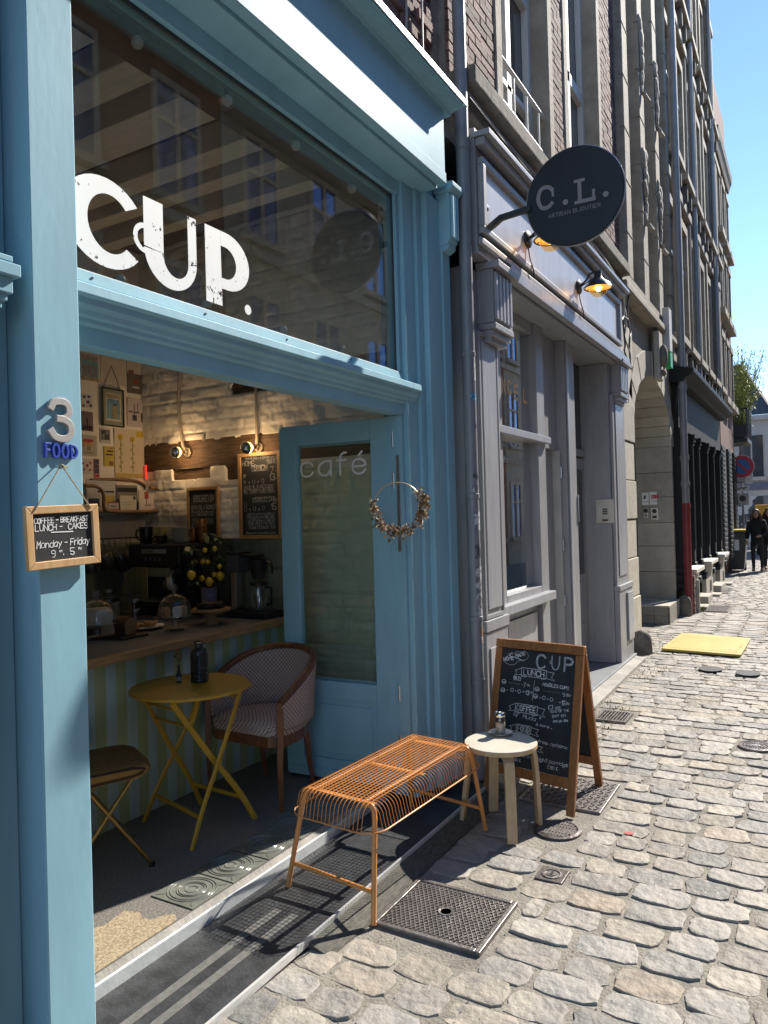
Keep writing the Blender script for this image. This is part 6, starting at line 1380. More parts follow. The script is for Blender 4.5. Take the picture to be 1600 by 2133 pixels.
# ------------------------------------------------------------------ lamps on the fascia
WARM=mat('lit_globe',(1,.7,.35),.3,emit=(1,.50,.12),estr=2.2); HOT=mat('lamp_filament',(1,.8,.4),.3,emit=(1,.62,.18),estr=12)
for u,v,lab in ((1097,490,'lit gooseneck wall lamp half behind the round sign'),(1204,598,'lit gooseneck wall lamp further along the grey fascia')):
    w0=PY(u,v,1.727); w0=V((w0.x,1.727,3.60)); t=thing('fascia_lamp',lab,'wall lamp',w0,'gooseneck lamps on the grey fascia')
    prof(MB(),[(0,0),(.06,0),(.06,.018),(.04,.03),(0,.03)],w0,18,(0,-1,0)).build('wall_plate',BLACKM,t,smooth=40)
    s=w0+V((0,-.175,-.005))
    m=MB(); m.tube(chaikin([w0+V((0,-.02,.01)),w0+V((0,-.08,.05)),w0+V((0,-.10,.10)),s+V((0,.02,.105)),s+V((0,0,.10))],2),.009,8); m.build('gooseneck',BLACKM,t,smooth=50)
    m=MB(); m.tube([w0+V((0,-.02,0)),s+V((0,.03,.06))],.006,6); m.build('stay_rod',BLACKM,t)
    m=MB(); m.tube(chaikin([w0+V((0,-.07,.0)),w0+V((0,-.10,-.03)),w0+V((0,-.07,-.05)),w0+V((0,-.045,-.02)),w0+V((0,-.07,.0))],2),.004,5); m.build('scroll',BLACKM,t)
    prof(MB(),[(0,.115),(.03,.11),(.034,.06),(.045,.045),(.06,.03),(.10,.0),(.118,-.035),(.115,-.036),(.09,-.004),(.04,.03),(0,.035)],s,28).build('shade',BLACKM,t,smooth=40)
    prof(MB(),[(.072,.0),(.076,-.03),(.07,-.07),(.045,-.10),(0,-.112)],s,20).build('glass_globe',glass('amber_globe',(1,.80,.50),.8),t,smooth=60)
    m=MB(); m.ball(s+V((0,0,-.03)),.026,12,(1,1,1.3)); m.build('bulb',HOT,t,smooth=80)
    prof(MB(),[(.108,-.03),(.088,-.006),(.038,.026),(0,.032)],s,24).build('shade_lining',mat('lamp_lining',(.75,.42,.12),.5,emit=(1,.45,.1),estr=.35),t,smooth=50)
    m=MB(); m.tube(chaikin([w0+V((0,-.01,-.05)),w0+V((.01,-.012,-.12)),w0+V((.02,-.04,-.22)),w0+V((.04,-.03,-.27))],2),.005,5); m.build('loose_cable',BLACKM,t)
# ------------------------------------------------------------------ round blade sign
XS=4.36; c=PX(1196.5,409,XS); r_=.290
t=thing('round_sign','round black projecting shop sign on an iron bracket','hanging sign',c)
SGN=mat('sign_black',(.012,.013,.016),.45,var=.2)
prof(MB(),[(0,-.014),(r_-.004,-.014),(r_,-.010),(r_,.010),(r_-.004,.014),(0,.014)],c,64,(-1,0,0)).build('disc',SGN,t,smooth=30)
m=MB(); m.tube([c+V((0,r_*1.003*math.cos(2*math.pi*k/64),r_*1.003*math.sin(2*math.pi*k/64))) for k in range(64)],.006,6,True); m.build('rim',mat('sign_rim',(.35,.36,.38),.35,.5),t,smooth=60)
PNK=mat('rose_grey_letter',(.30,.255,.265),.6,var=.1); of=V((-.0145,0,0))
def SY(u,v): return PX(u,v,XS-.0145)
m=MB(); o=SY(1118,430)
def slab(ch,o,sz,th):
    text(m,ch,o,(0,-1,0),(0,0,1),sz,th,lift=.0004)
slab('C',SY(1122,437),.125,.023); pL=SY(1208,420); slab('L',pL,.125,.022)
for u,v in ((1178,421),(1262,404)):
    p=SY(u,v); m.lathe([(0,0),(.0165,0),(.0165,.0008),(0,.0008)],p,16,(-1,0,0))
for oy,oz in ((.0,.125),(.0,.0)): m.obox(pL+V((-.0009,.0-oy,oz-.001)),(.0003,0,0),(0,.032,0),(0,0,.009))
m.obox(pL+V((-.0009,-.081,.026)),(.0003,0,0),(0,.008,0),(0,0,.03))
pC=SY(1151,402); m.obox(pC+V((-.0007,-.002,.0)),(.0003,0,0),(0,.007,0),(0,0,.022))
m.build('sign_letters',PNK,t)
m=MB(); text(m,'ARTISAN BIJOUTIER',SY(1143,455),(0,-1,0),(0,0,1),.022,.003,gap=.32,lift=.0004); m.build('small_letters',PNK,t)
wp_=PY(1007,452,1.727); zb_=c.z-.03
m=MB(); m.box(XS-.05,XS+.02,1.716,1.7265,zb_-.10,zb_+.10); m.build('wall_plate',mat('plate_grey',(.25,.25,.26),.4,.4),t,bevel=.002)
for z in (-.075,.075): MB().lathe([(0,0),(.010,0),(.010,.006),(0,.006)],(XS-.015,1.7158,zb_+z),8,(0,-1,0)).build('bolt',BLACKM,t)
m=MB(); m.beam((XS-.015,1.716,zb_-.05),(XS-.015,1.63,zb_),.036,.036); m.build('bracket_elbow',BLACKM,t,bevel=.004)
m=MB(); m.beam((XS-.015,1.64,zb_),(XS-.015,c.y+r_-.03,zb_+.015),.034,.034); m.build('bracket_arm',BLACKM,t,bevel=.004)
# ------------------------------------------------------------------ building B: dark brick above the grey shop
BRK=mat('dark_brick',(.155,.088,.078),.85,var=.3,scale=14,tone=.45,bump=.6,bscale=60)
MORT=mat('old_mortar',(.21,.185,.165),.95,var=.25,scale=12,bump=.6,bscale=50)
STN=mat('weathered_stone',(.24,.21,.17),.85,col2=(.36,.32,.26),scale=5,bump=.5,bscale=30)
STND=mat('sooty_stone',(.10,.09,.078),.9,col2=(.21,.185,.155),scale=6,bump=.6,bscale=28)
def bricks(parent,segs,y,indiv,jz=.065,L=.215,rough=.007,seed=1):
    rg=random.Random(seed); lst=[]
    for x0,x1,z0,z1 in segs:
        k=0; z=z0
        while z+.05<z1:
            x=x0-(L/2 if k%2 else 0)
            while x<x1-.02:
                a=max(x0,x);b=min(x1,x+L-.011)
                if b-a>.03: lst.append((a,b,z,z+jz-.011,rg.uniform(0,rough),rg.random()))
                x+=L
            z+=jz;k+=1
    def vis(q):
        p=V(((q[0]+q[1])/2,y,q[2]))-CP; w=p.dot(FW)
        if w<.2: return 9e9
        u=PW/2+FPX*p.dot(RT)/w; v=PH/2-FPX*p.dot(UP)/w
        return w if -20<u<1620 and v>-30 else 1e6+w
    lst.sort(key=vis); rest=MB()
    for i,(a,b,c,d,p,t_) in enumerate(lst):
        mm=MB() if i<indiv else rest; mm.tone=t_
        j=lambda:rg.uniform(-.004,.004)
        n0=len(mm.v); mm.box(a+j(),b+j(),y-p-.008,y+.03,c+j(),d+j())
        if i<indiv: mm.build('brick',BRK,parent)
    if rest.f: rest.build('bricks',BRK,parent,kind='stuff')
B=thing('brick_house','dark brick house with stone window surrounds above the grey shop','building',(6.5,2.,0))
MB().box(4.19,5.06,1.91,2.14,3.99,13).build('wall',MORT,B); MB().box(6.32,6.80,1.91,2.14,3.99,13).build('wall',MORT,B); MB().box(8.09,8.90,1.91,2.14,3.99,13).build('wall',MORT,B)
MB().box(4.19,8.9,2.15,2.5,0.1,13).build('back_wall',DARK,B)
bricks(B,((4.21,4.995,4.42,8.3),(6.385,6.725,4.42,8.3),(8.16,8.88,4.0,9.0)),1.90,300,seed=3)
MB().box(4.195,8.62,1.715,1.905,4.285,4.405).build('string_course',STND,B,bevel=.015,seg=3); MB().box(4.2,8.6,1.80,1.905,4.16,4.284).build('string_course_bed',STND,B,bevel=.02,seg=3)
for i,(x0,x1) in enumerate(((5.13,6.25),(6.86,8.02))):
    MB().box(x0-.13,x0,1.875,2.14,4.42,8.5).build('jamb_stone',STN,B,bevel=.01); MB().box(x1,x1+.13,1.875,2.14,4.42,8.5).build('jamb_stone',STN,B,bevel=.01)
    MB().box(x0-.15,x1+.15,1.84,2.14,4.406,4.47).build('sill',STN,B,bevel=.012)
    WF=mat('white_window_frame',(.62,.62,.60),.5,var=.05); y=2.06
    w=MB().box(x0+.02,x1-.02,y+.03,y+.036,4.48,8.4).build('window',mat('window_dark_glass',(.05,.06,.07),.05,spec=.9,var=.3,scale=1.5),B)
    for q in ((x0,x0+.07,4.471,8.5),(x1-.07,x1,4.471,8.5),((x0+x1)/2-.05,(x0+x1)/2+.05,4.471,8.5),(x0+.07,x1-.07,4.472,4.55),(x0+.07,x1-.07,6.0,6.12),(x0+.07,x1-.07,5.05,5.10)): MB().box(q[0],q[1],y-.03,y+.029,q[2],q[3]).build('frame_bar',WF,w,bevel=.004)
# white balconette rods at the first window
t=thing('window_guard_rail','white painted metal guard rail across the nearer upper window','guard rail',(5.7,1.93,4.4))
for z in (4.72,5.05): m=MB(); m.tube([(5.08,1.93,z),(6.3,1.93,z)],.018,8); m.build('bar',WF,t)
for x in (5.2,5.5,5.8,6.1): m=MB(); m.tube([(x,1.93,4.72),(x,1.93,5.05)],.010,6); m.build('upright',WF,t)
m=MB(); m.tube([(5.12,1.93,4.5),(5.5,1.93,4.72)],.012,6); m.build('brace',WF,t)
# cables under the string course
CBL=mat('grey_cable',(.30,.29,.27),.6); CBK=mat('black_cable',(.03,.03,.03),.6)
def cable(pts,r,mt,lab): 
    m=MB(); m.tube(chaikin([V(p) for p in pts],3),r,6); return tag(m.build('facade_cable',mt,smooth=60),lab,'cable','cables pinned along the facades')
cable([(4.2,1.77,4.23),(5.0,1.78,4.22),(5.8,1.77,4.235),(6.6,1.78,4.22),(7.6,1.77,4.23),(8.25,1.72,4.02),(8.35,1.74,3.80),(8.2,1.735,3.70)],.011,CBL,'pale cable running under the stone course above the grey fascia')
cable([(4.2,1.76,4.20),(5.2,1.77,4.18),(6.2,1.76,4.20),(7.4,1.77,4.18),(8.3,1.74,3.95)],.009,CBK,'black cable running under the stone course above the grey fascia')
# ------------------------------------------------------------------ building A above the cafe
A_=thing('old_brick_house','rough old brick house front above the blue cornice','building',(2.,2.,4.))
MB().box(-1.0,4.10,1.99,2.4,4.035,12.).build('wall',MORT,A_)
MB().box(4.102,4.188,1.95,2.4,0.1,12.).build('party_strip',MORT,A_)
MB().box(-1.0,4.10,2.06,2.4,3.81,4.03).build('lintel_beam',MORT,A_)
MB().box(4.056,4.10,2.06,2.3,.1,3.80).build('party_pier',MORT,A_)
MB().box(-1.,1.18,2.11,2.4,.0,3.80).build('left_pier',MORT,A_)
bricks(A_,((1.6,4.09,4.10,6.4),),1.975,300,rough=.035,seed=8,jz=.07,L=.20)
cable([(2.5,1.93,4.55),(2.9,1.93,4.38),(3.3,1.92,4.30),(3.7,1.92,4.16),(4.06,1.90,4.10)],.010,CBL,'pale cable sagging across the old bricks above the blue cornice')
cable([(2.6,1.92,4.45),(3.0,1.91,4.30),(3.4,1.90,4.22),(3.75,1.90,4.08)],.009,CBL,'second pale cable looped over the blue cornice')
cable([(2.4,1.92,4.62),(3.0,1.92,4.36),(3.5,1.91,4.20),(4.09,1.88,4.04)],.012,CBK,'thick black cable above the blue cornice')
cable([(3.72,1.94,6.),(3.70,1.94,5.1),(3.74,1.93,4.6),(3.70,1.93,4.25)],.007,CBL,'thin cable hanging down the old bricks')
cable([(3.93,1.94,6.),(3.95,1.94,5.0),(3.92,1.93,4.12)],.007,CBL,'thin cable hanging beside the downpipe')
MB().box(-1.,4.188,2.45,9,3.82,12).build('upper_storey_block',DARK,A_)
# ================================================================== BUILDING C: stone house with the arch
Cb=thing('arched_stone_house','carved stone house with a tall arched passage doorway','building',(10.5,2.,0))
ax0,ax1,yF,yD=9.35,12.08,1.88,2.42; zs_,za_=2.62,3.47
STC=mat('pale_limestone',(.34,.31,.26),.85,col2=(.46,.43,.37),scale=4,tone=.14,bump=.5,bscale=26)
# left pier of quoins
z=.0;k=0
while z<4.1:
    h=.46 if k else .62; m=MB(); m.tone=rng.random(); m.box(8.53 if k else 8.56,ax0+(.0 if k%2 else -.02),yF-(.012 if k%2 else 0)-(.03 if k==0 else 0),yD,z+.004,z+h-.006); m.build('quoin_block',STC,Cb,bevel=.008); z+=h;k+=1
# right jamb blocks, seen inside the arch
z=.0;k=0
while z<zs_-.05:
    h=(.68,.40,.36,.40,.38,.40)[k%6]; m=MB(); m.tone=rng.random(); m.box(ax1-.004*(k%2),12.19,yF,yD,z+.003,min(zs_,z+h)-.003); m.build('jamb_block',STC,Cb,bevel=.006); z+=h;k+=1
# voussoirs and spandrel
nv=17; cxa=(ax0+ax1)/2; ra=(ax1-ax0)/2; rb=za_-zs_
for k in range(nv):
    a0,a1=math.pi*k/nv,math.pi*(k+1)/nv-.006; m=MB(); m.tone=rng.random()
    pts=[(cxa+ra*math.cos(a0),zs_+rb*math.sin(a0)),(cxa+ra*math.cos(a1),zs_+rb*math.sin(a1)),(cxa+(ra+.34)*math.cos(a1),zs_+(rb+.34)*math.sin(a1)),(cxa+(ra+.34)*math.cos(a0),zs_+(rb+.34)*math.sin(a0))]
    m.prism([(x,yF-(.03 if k==nv//2 else .006*(k%2)),z) for x,z in pts],(0,yD-yF,0)); m.build('voussoir',STC,Cb,bevel=.006)
m=MB(); n=24; top=4.14
for k in range(n):
    a0,a1=math.pi*k/n,math.pi*(k+1)/n; X_=[cxa+(ra+.33)*math.cos(a) for a in (a0,a1)]; Z_=[zs_+(rb+.33)*math.sin(a) for a in (a0,a1)]
    m.prism([(X_[0],yF+.02,Z_[0]),(X_[1],yF+.02,Z_[1]),(X_[1],yF+.02,top),(X_[0],yF+.02,top)],(0,.4,0))
m.build('spandrel',STN,Cb)
kb=MB(); kb.box(cxa-.14,cxa+.14,yF-.12,yF-.04,3.42,4.08); kk=kb.build('keystone',STC,Cb,bevel=.02,seg=3)
m=MB(); m.ball((cxa,yF-.15,3.75),.10,12,(.9,.6,1.6)); m.ball((cxa,yF-.14,3.52),.07,10,(1.1,.6,.7)); m.build('carved_mask',STND,kk,smooth=60)
MB().box(ax0-.1,ax1+.1,yD,yD+.06,.0,3.7).build('passage_door',mat('teal_door',(.012,.045,.05),.5,var=.2),Cb)
MB().box(8.53,12.19,1.74,2.4,4.14,4.24).build('string_course',STN,Cb,bevel=.02); MB().box(8.53,12.19,1.80,2.4,4.241,4.40).build('frieze_band',STN,Cb)
MB().box(8.92,12.19,2.1,2.5,4.401,14).build('wall',STND,Cb)
for i,(x0,x1,pr) in enumerate(((8.93,9.22,1.80),(9.32,9.52,1.87),(10.02,10.34,1.82),(10.42,10.60,1.87),(11.10,11.42,1.82),(11.50,11.66,1.87),(11.98,12.18,1.80))):
    p=MB().box(x0,x1,pr,2.1,4.401,13.5).build('stone_pilaster',STN,Cb,bevel=.012)
    z=4.9
    while z<9: MB().box(x0-.004,x1+.004,pr-.006,pr+.05,z,z+.012).build('joint_line',STND,p); z+=.62
    if i in (2,4):
        rg=random.Random(i)
        for zc in (5.9,7.6):
            m=MB()
            for j in range(15): f_=j/15; m.ball(((x0+x1)/2+rg.uniform(-.07,.07)*(1-f_*.6),pr-.004-.015*math.sin(f_*3.14),zc+.42-f_*.9),rg.uniform(.06,.11)*(1-.45*f_),10,(1,.4,rg.uniform(.9,1.7)))
            m.tube(chaikin([V(((x0+x1)/2,pr-.02,zc-.45)),V(((x0+x1)/2+.07,pr-.07,zc-.52)),V(((x0+x1)/2,pr-.09,zc-.6)),V(((x0+x1)/2-.06,pr-.05,zc-.53))],2),.03,6)
            m.build('carved_garland',STN,p,smooth=60)
for x0,x1 in ((9.54,10.0),(10.62,11.08),(11.68,11.96)):
    w=MB().box(x0,x1,2.06,2.07,4.5,13).build('window',mat('window_dark_glass',(.05,.06,.07),.05),Cb)
    for z in (4.45,5.9,6.1,7.6): MB().box(x0,x1,1.95,2.059,z,z+.09).build('stone_rail',STN,w)
    MB().box((x0+x1)/2-.02,(x0+x1)/2+.02,2.02,2.059,4.5,13).build('frame_bar',WF,w)
# door plates and bells on the jamb
for u0,v0,u1,v1,mt,lab,txt in ((1337,1026,1352,1052,WHITE,'white notice plate with a dark logo on the arch jamb','AN'),(1353,1025,1369,1051,WHITE,'white notice plate with red lettering on the arch jamb','ESTHER')):
    a=PX(u0,v0,ax1-.006);b=PX(u1,v1,ax1-.006); t=thing('notice_plate',lab,'notice',(ax1,(a.y+b.y)/2,b.z),'plates on the arch jamb')
    MB().box(ax1-.014,ax1-.006,b.y,a.y,b.z,a.z).build('plate',mt,t); m=MB(); text(m,txt,(ax1-.0145,a.y-.03,(a.z+b.z)/2),(0,-1,0),(0,0,1),.05,.010,wid=.36,gap=.1); m.build('lettering',mat('plate_red',(.45,.02,.03),.6) if txt=='ESTHER' else BLACKM,t)
    m=MB(); text(m,'-----',(ax1-.0145,a.y-.03,(a.z+b.z)/2-.06),(0,-1,0),(0,0,1),.03,.006,wid=.7); m.build('small_lettering',BLACKM,t)
for u0,v0,u1,v1,lab in ((1340,1057,1352,1080,'narrow steel door bell unit under the notice plates'),(1355,1057,1373,1083,'square steel entry phone beside the narrow door bell')):
    a=PX(u0,v0,ax1-.006);b=PX(u1,v1,ax1-.006); t=thing('entry_phone',lab,'entry phone',(ax1,(a.y+b.y)/2,b.z))
    MB().box(ax1-.03,ax1-.006,b.y,a.y,b.z,a.z).build('case',STEEL,t,bevel=.006); MB().lathe([(0,0),(.035,0),(.035,.004),(0,.004)],(ax1-.0305,(a.y+b.y)/2,b.z+(a.z-b.z)*.7),14,(-1,0,0)).build('speaker',PLB,t); MB().box(ax1-.034,ax1-.0302,b.y+.03,a.y-.03,b.z+.03,b.z+.07).build('button_row',PLB,t)
# guard stones and tiled step
def guard(c,r,h,lab):
    m=MB(); P=[]; n=14; rows=8
    for i in range(rows+1):
        f=i/rows; rr_=r*(1-.15*f) if f<.6 else r*(.91)*math.sqrt(max(0,1-((f-.6)/.4)**2)); 
        for k in range(n):
            a=2*math.pi*k/n; q=rr_*(1+.06*nz(math.cos(a)*2,math.sin(a)*2,f*3+c.x)); P.append((c.x+q*math.cos(a)*.9,c.y+q*math.sin(a)*1.25,f*h))
    m.add(P,[(i*n+k,i*n+(k+1)%n,(i+1)*n+(k+1)%n,(i+1)*n+k) for i in range(rows) for k in range(n)]); return tag(m.build('guard_stone',STND,smooth=60),lab,'guard stone','guard stones at the arch')
guard(V((8.80,1.76,0)),.105,.27,'worn guard stone at the corner of the grey pier'); guard(V((12.12,1.76,0)),.085,.33,'rounded guard stone beside the red downpipe'); guard(V((9.50,2.05,0)),.14,.45,'tall leaning guard stone inside the arch')
t=thing('tiled_step','stone step faced with square tiles in the arch','step',(11.6,1.98,0))
MB().box(11.15,12.05,1.84,2.41,0,.24).build('step_core',STND,t); MB().box(11.12,12.06,1.82,2.41,.241,.27).build('step_top',STC,t,bevel=.006)
for i in range(3):
    for j in range(2): MB().box(11.128,11.149,1.85+i*.185,2.03+i*.185,.005+j*.118,.118+j*.118).build('tile',mat('step_tile',(.25,.23,.2),.6,rnd=.1),t)
for i in range(5): MB().box(11.16+i*.178,11.332+i*.178,1.82,1.839,.005,.235).build('tile',mat('step_tile',(.25,.23,.2),.6,rnd=.1),t)
# facade box and cables on C
t=thing('junction_box','pale junction box with green tag high on the stone house','junction box',(12.0,1.76,4.5)); p=PY(1394,690,1.72); MB().box(p.x-.12,p.x+.12,1.70,1.79,p.z-.30,p.z+.32).build('case',mat('pale_box',(.5,.5,.48),.6),t,bevel=.01); MB().box(p.x-.08,p.x+.1,1.70,1.78,p.z-.52,p.z-.31).build('green_tag',mat('green_tag',(.02,.35,.10),.4),t)
rg=random.Random(2)
for k,lab in enumerate(('tangle of black cable hanging at the corner of the grey fascia','looped grey cable hanging over the stone pier','thin black cable dangling down the stone pier','cable loop beside the red downpipe bracket')):
    x=(8.6,8.72,8.85,12.25)[k]; z=(3.9,4.0,4.05,3.7)[k]; pts=[(x+rg.uniform(-.15,.15),1.83-.05*rg.random(),z-.12*j+rg.uniform(-.08,.08)) for j in range(7)]
    cable(pts,.010,CBK if k!=1 else CBL,lab)
# ================================================================== RED DOWNPIPE
t=thing('red_downpipe','downpipe painted red below, between the arch and the black shop','downpipe',(12.26,1.70,0))
RED=mat('red_paint',(.20,.025,.03),.5,var=.2); 
MB().lathe([(.06,0),(.06,1.72)],(12.26,1.72,0),14).build('red_section',RED,t,smooth=40); MB().lathe([(.055,0),(.055,12)],(12.26,1.72,1.72),14).build('grey_section',ZINC,t,smooth=40)
for z in (1.66,2.0,2.4,3.5): MB().lathe([(.068,0),(.068,.07)],(12.26,1.72,z),14).build('collar',ZINC if z>1.7 else RED,t)
# ================================================================== BUILDING D: black shop and brick house above
BLK=mat('black_shop_paint',(.018,.019,.021),.62,spec=.25,var=.25,scale=5,stretch=(4,4,.6))
bs=thing('black_shopfront','black painted wooden shopfront with slim pilasters and pale sills','shopfront',(15.3,1.85,0))
D0,D1=12.33,18.3
MB().box(D0,D1,1.80,1.95,2.92,3.62).build('fascia',BLK,bs,bevel=.006)
m=MB(); m.sweep([(1.95,3.62),(1.70,3.62),(1.66,3.68),(1.58,3.70),(1.54,3.76),(1.54,3.80),(1.95,3.90)],D0-.15,D1+.1); m.build('cornice',BLK,bs)
MB().box(D0-.15,D1+.1,1.535,1.56,3.801,3.815).build('cornice_flashing',mat('dark_flashing',(.10,.10,.11),.4,.5),bs)
PX_=[12.42,13.55,14.35,15.55,16.6,17.7]
for i,x in enumerate(PX_):
    p=MB().box(x-.09,x+.09,1.77,1.95,.62,2.918).build('shop_pilaster',BLK,bs,bevel=.005)
    for dx_ in (-.055,.0,.055): MB().box(x+dx_-.012,x+dx_+.012,1.757,1.7695,.95,2.70).build('reed',BLK,p,bevel=.004)
    for j,(w_,z0) in enumerate(((.10,2.72),(.12,2.78),(.14,2.84))): MB().box(x-w_,x+w_,1.77-.02*(j+1),1.95,z0,z0+.058).build('capital_step',BLK,p)
    for j,(w_,z0) in enumerate(((.105,.62),(.12,.50),(.13,.38))): MB().box(x-w_,x+w_,1.75-.03*j,1.95,z0,z0+.118).build('scroll_base',BLK,p,bevel=.02)
for i in range(len(PX_)-1):
    x0,x1=PX_[i]+.092,PX_[i+1]-.092
    w=MB().box(x0,x1,1.90,1.91,.70,2.918).build('window',mat('shop_dark_glass',(.02,.024,.028),.06,spec=.8),bs)
    MB().box(x0,x1,1.86,1.899,2.02,2.07).build('glazing_bar',BLK,w); MB().box(x0,x1,1.87,1.899,.70,.78).build('glazing_bar',BLK,w); MB().box(x0+.25,x0+.29,1.87,1.899,.781,2.019).build('glazing_bar',BLK,w)
    door_=i in (1,3)
    if not door_:
        MB().box(x0-.02,x1+.02,1.62,1.92,.62,.69).build('stone_sill',mat('pale_sill',(.60,.57,.50),.7,var=.1),bs,bevel=.01)
        n=int((x1-x0)/.2)
        for k in range(n): MB().box(x0+k*(x1-x0)/n+.003,x0+(k+1)*(x1-x0)/n-.003,1.72,1.80,.01,.615).build('riser_slab',STC,bs,bevel=.004)
        MB().box(x0+.5,x0+.75,1.712,1.7195,.10,.30).build('cellar_vent',DARK,bs)
        MB().box(x0+.45,x0+.85,1.55,1.719,.0,.05).build('vent_sill',STC,bs,bevel=.006)
    else:
        MB().box(x0,x1,1.60,1.89,0,.14).build('door_step',STC,bs,bevel=.01); MB().box(x0,x1,1.885,1.899,.14,.69).build('door_foot_panel',BLK,bs)
# brick pier below, beside the pipe
t=thing('brick_pier','short pier of dark bricks with a pale post at the black shop corner','pier',(12.4,1.74,0))
for k in range(9):
    m=MB(); m.tone=rng.random(); m.box(12.335,12.50,1.64+(k%2)*.004,1.74,.005+k*.068,.068+k*.068-.008); m.build('brick',BRK,t)
MB().box(12.54,12.60,1.60,1.70,.0,.52).build('pale_post',STC,t,bevel=.008)
MB().box(D0,D1+5,1.96,2.4,0,3.6).build('shop_back_wall',DARK,bs)
Db=thing('tall_brick_house','tall brick house with stone bands and many windows above the black shop','building',(15.3,2.,4))
BRD=mat('far_brick',(.16,.085,.07),.9,var=.3,scale=30,bump=.4,bscale=40)
MB().box(12.2,19.7,1.96,2.5,3.9,16).build('wall',BRD,Db)
for r,zb in enumerate((4.5,7.5,10.6)):
    for i in range(6):
        x0=12.62+i*1.2; w=MB().box(x0,x0+.62,1.94,1.955,zb,zb+2.1).build('window',mat('window_dark_glass',(.05,.06,.07),.05),Db)
        for q in ((x0-.11,x0,zb-.05,zb+2.25),(x0+.62,x0+.73,zb-.05,zb+2.25),(x0,x0+.62,zb+2.1,zb+2.25)): MB().box(q[0],q[1],1.87,1.957,q[2],q[3]).build('stone_surround',STN,w)
        MB().box(x0-.16,x0+.78,1.72,1.957,zb-.18,zb-.055).build('sill',STN,w,bevel=.01)
        for dx_ in (.02,.5): MB().box(x0+dx_,x0+dx_+.11,1.76,1.957,zb-.5,zb-.185).build('console',STND,w,bevel=.02)
        MB().box(x0+.29,x0+.33,1.925,1.939,zb,zb+2.1).build('frame_bar',WF,w); MB().box(x0,x0+.62,1.925,1.939,zb+1.4,zb+1.45).build('frame_bar',WF,w)
for z in (3.95,6.9,10.0,13.1): MB().box(12.2,19.72,1.82,1.958,z,z+.18).build('stone_band',STN,Db,bevel=.02)
for i in range(7): MB().box(12.28+i*1.2,12.44+i*1.2,1.84,1.958,4.15,13).build('stone_pilaster',STND if i%2 else STN,Db,bevel=.01)
m=MB(); m.sweep([(2.2,15.2),(1.80,15.2),(1.72,15.35),(1.55,15.45),(1.45,15.6),(1.45,15.75),(2.2,15.9)],12.2,19.9); m.build('roof_cornice',STND,Db)
for x in (15.0,18.4): MB().lathe([(.05,0),(.05,11)],(x,1.80,4.1),10).build('rain_pipe',ZINC,Db)
# ================================================================== BUILDING E
Eb=thing('corner_brick_house','narrower brick house with a heavy cornice at the street corner','building',(21.2,2.,0))
MB().box(19.75,23.2,1.93,2.6,0,12.6).build('wall',BRD,Eb)
m=MB(); m.sweep([(2.5,10.6),(1.86,10.6),(1.82,10.75),(1.78,10.85),(1.76,11.0),(2.5,11.2)],19.76,23.25); m.build('roof_cornice',STND,Eb)
for r,zb in enumerate((4.4,6.6,8.6)):
    for i in range(3):
        x0=20.05+i*1.1; w=MB().box(x0,x0+.6,1.915,1.928,zb,zb+1.5).build('window',mat('window_dark_glass',(.05,.06,.07),.05),Eb)
        MB().box(x0-.12,x0+.72,1.75,1.932,zb-.16,zb-.002).build('sill',STN,w); MB().box(x0-.1,x0+.7,1.84,1.932,zb+1.502,zb+1.66).build('stone_lintel',STN,w)
        for q in ((x0-.1,x0),(x0+.6,x0+.7)): MB().box(q[0],q[1],1.86,1.932,zb,zb+1.5).build('stone_surround',STN,w)
for i in range(3):
    x0=18.6+i*1.5
    s=MB().box(x0,x0+.7,1.80,1.86,.4,3.1).build('shutter',mat('dark_shutter',(.035,.037,.04),.6),Eb)
    z=.45
    while z<3.05: MB().box(x0+.04,x0+.66,1.785,1.799,z,z+.06).build('slat',mat('dark_shutter',(.035,.037,.04),.6),s); z+=.11
# balcony with bamboo on the house beyond
t=thing('iron_balcony','black iron balcony high on the house past the corner','balcony',(24.6,1.9,3.6))
IB=mat('balcony_iron',(.012,.013,.015),.5)
MB().box(23.9,25.6,1.62,2.6,3.55,3.68).build('floor_slab',IB,t,bevel=.01); MB().box(23.88,25.62,1.60,1.64,4.5,4.55).build('hand_rail',IB,t); MB().box(23.88,23.92,1.60,2.6,4.5,4.55).build('hand_rail',IB,t)
for k in range(9): MB().box(23.885,23.905,1.62+k*.115,1.64+k*.115,3.68,4.5).build('baluster',IB,t)
for k in range(12): MB().box(23.92+k*.14,23.94+k*.14,1.61,1.63,3.68,4.5).build('baluster',IB,t)
MB().box(23.875,23.884,1.62,2.6,3.69,4.05).build('solid_panel',IB,t)
for y in (1.8,2.3):
    m=MB(); m.tube(chaikin([V((24,y,3.5)),V((23.95,y,3.2)),V((24.3,y+.1,2.8)),V((24.7,y+.3,2.9))],3),.06,6); m.build('scroll_bracket',IB,t,smooth=60)
MB().box(23.95,25.5,2.6,3.2,0,9.5).build('house_wall',mat('dark_render',(.05,.048,.045),.9,var=.2),t)
BAM=mat('bamboo_leaf',(.30,.36,.06),.6,var=.5,scale=8); t=thing('balcony_bamboo','bushy green bamboo rising from the iron balcony','bamboo',(24.4,1.9,3.69))
MB().box(23.98,25.3,1.70,2.1,3.69,4.0).build('planter',mat('planter_dark',(.03,.03,.03),.7),t); rg=random.Random(21); lf=MB()
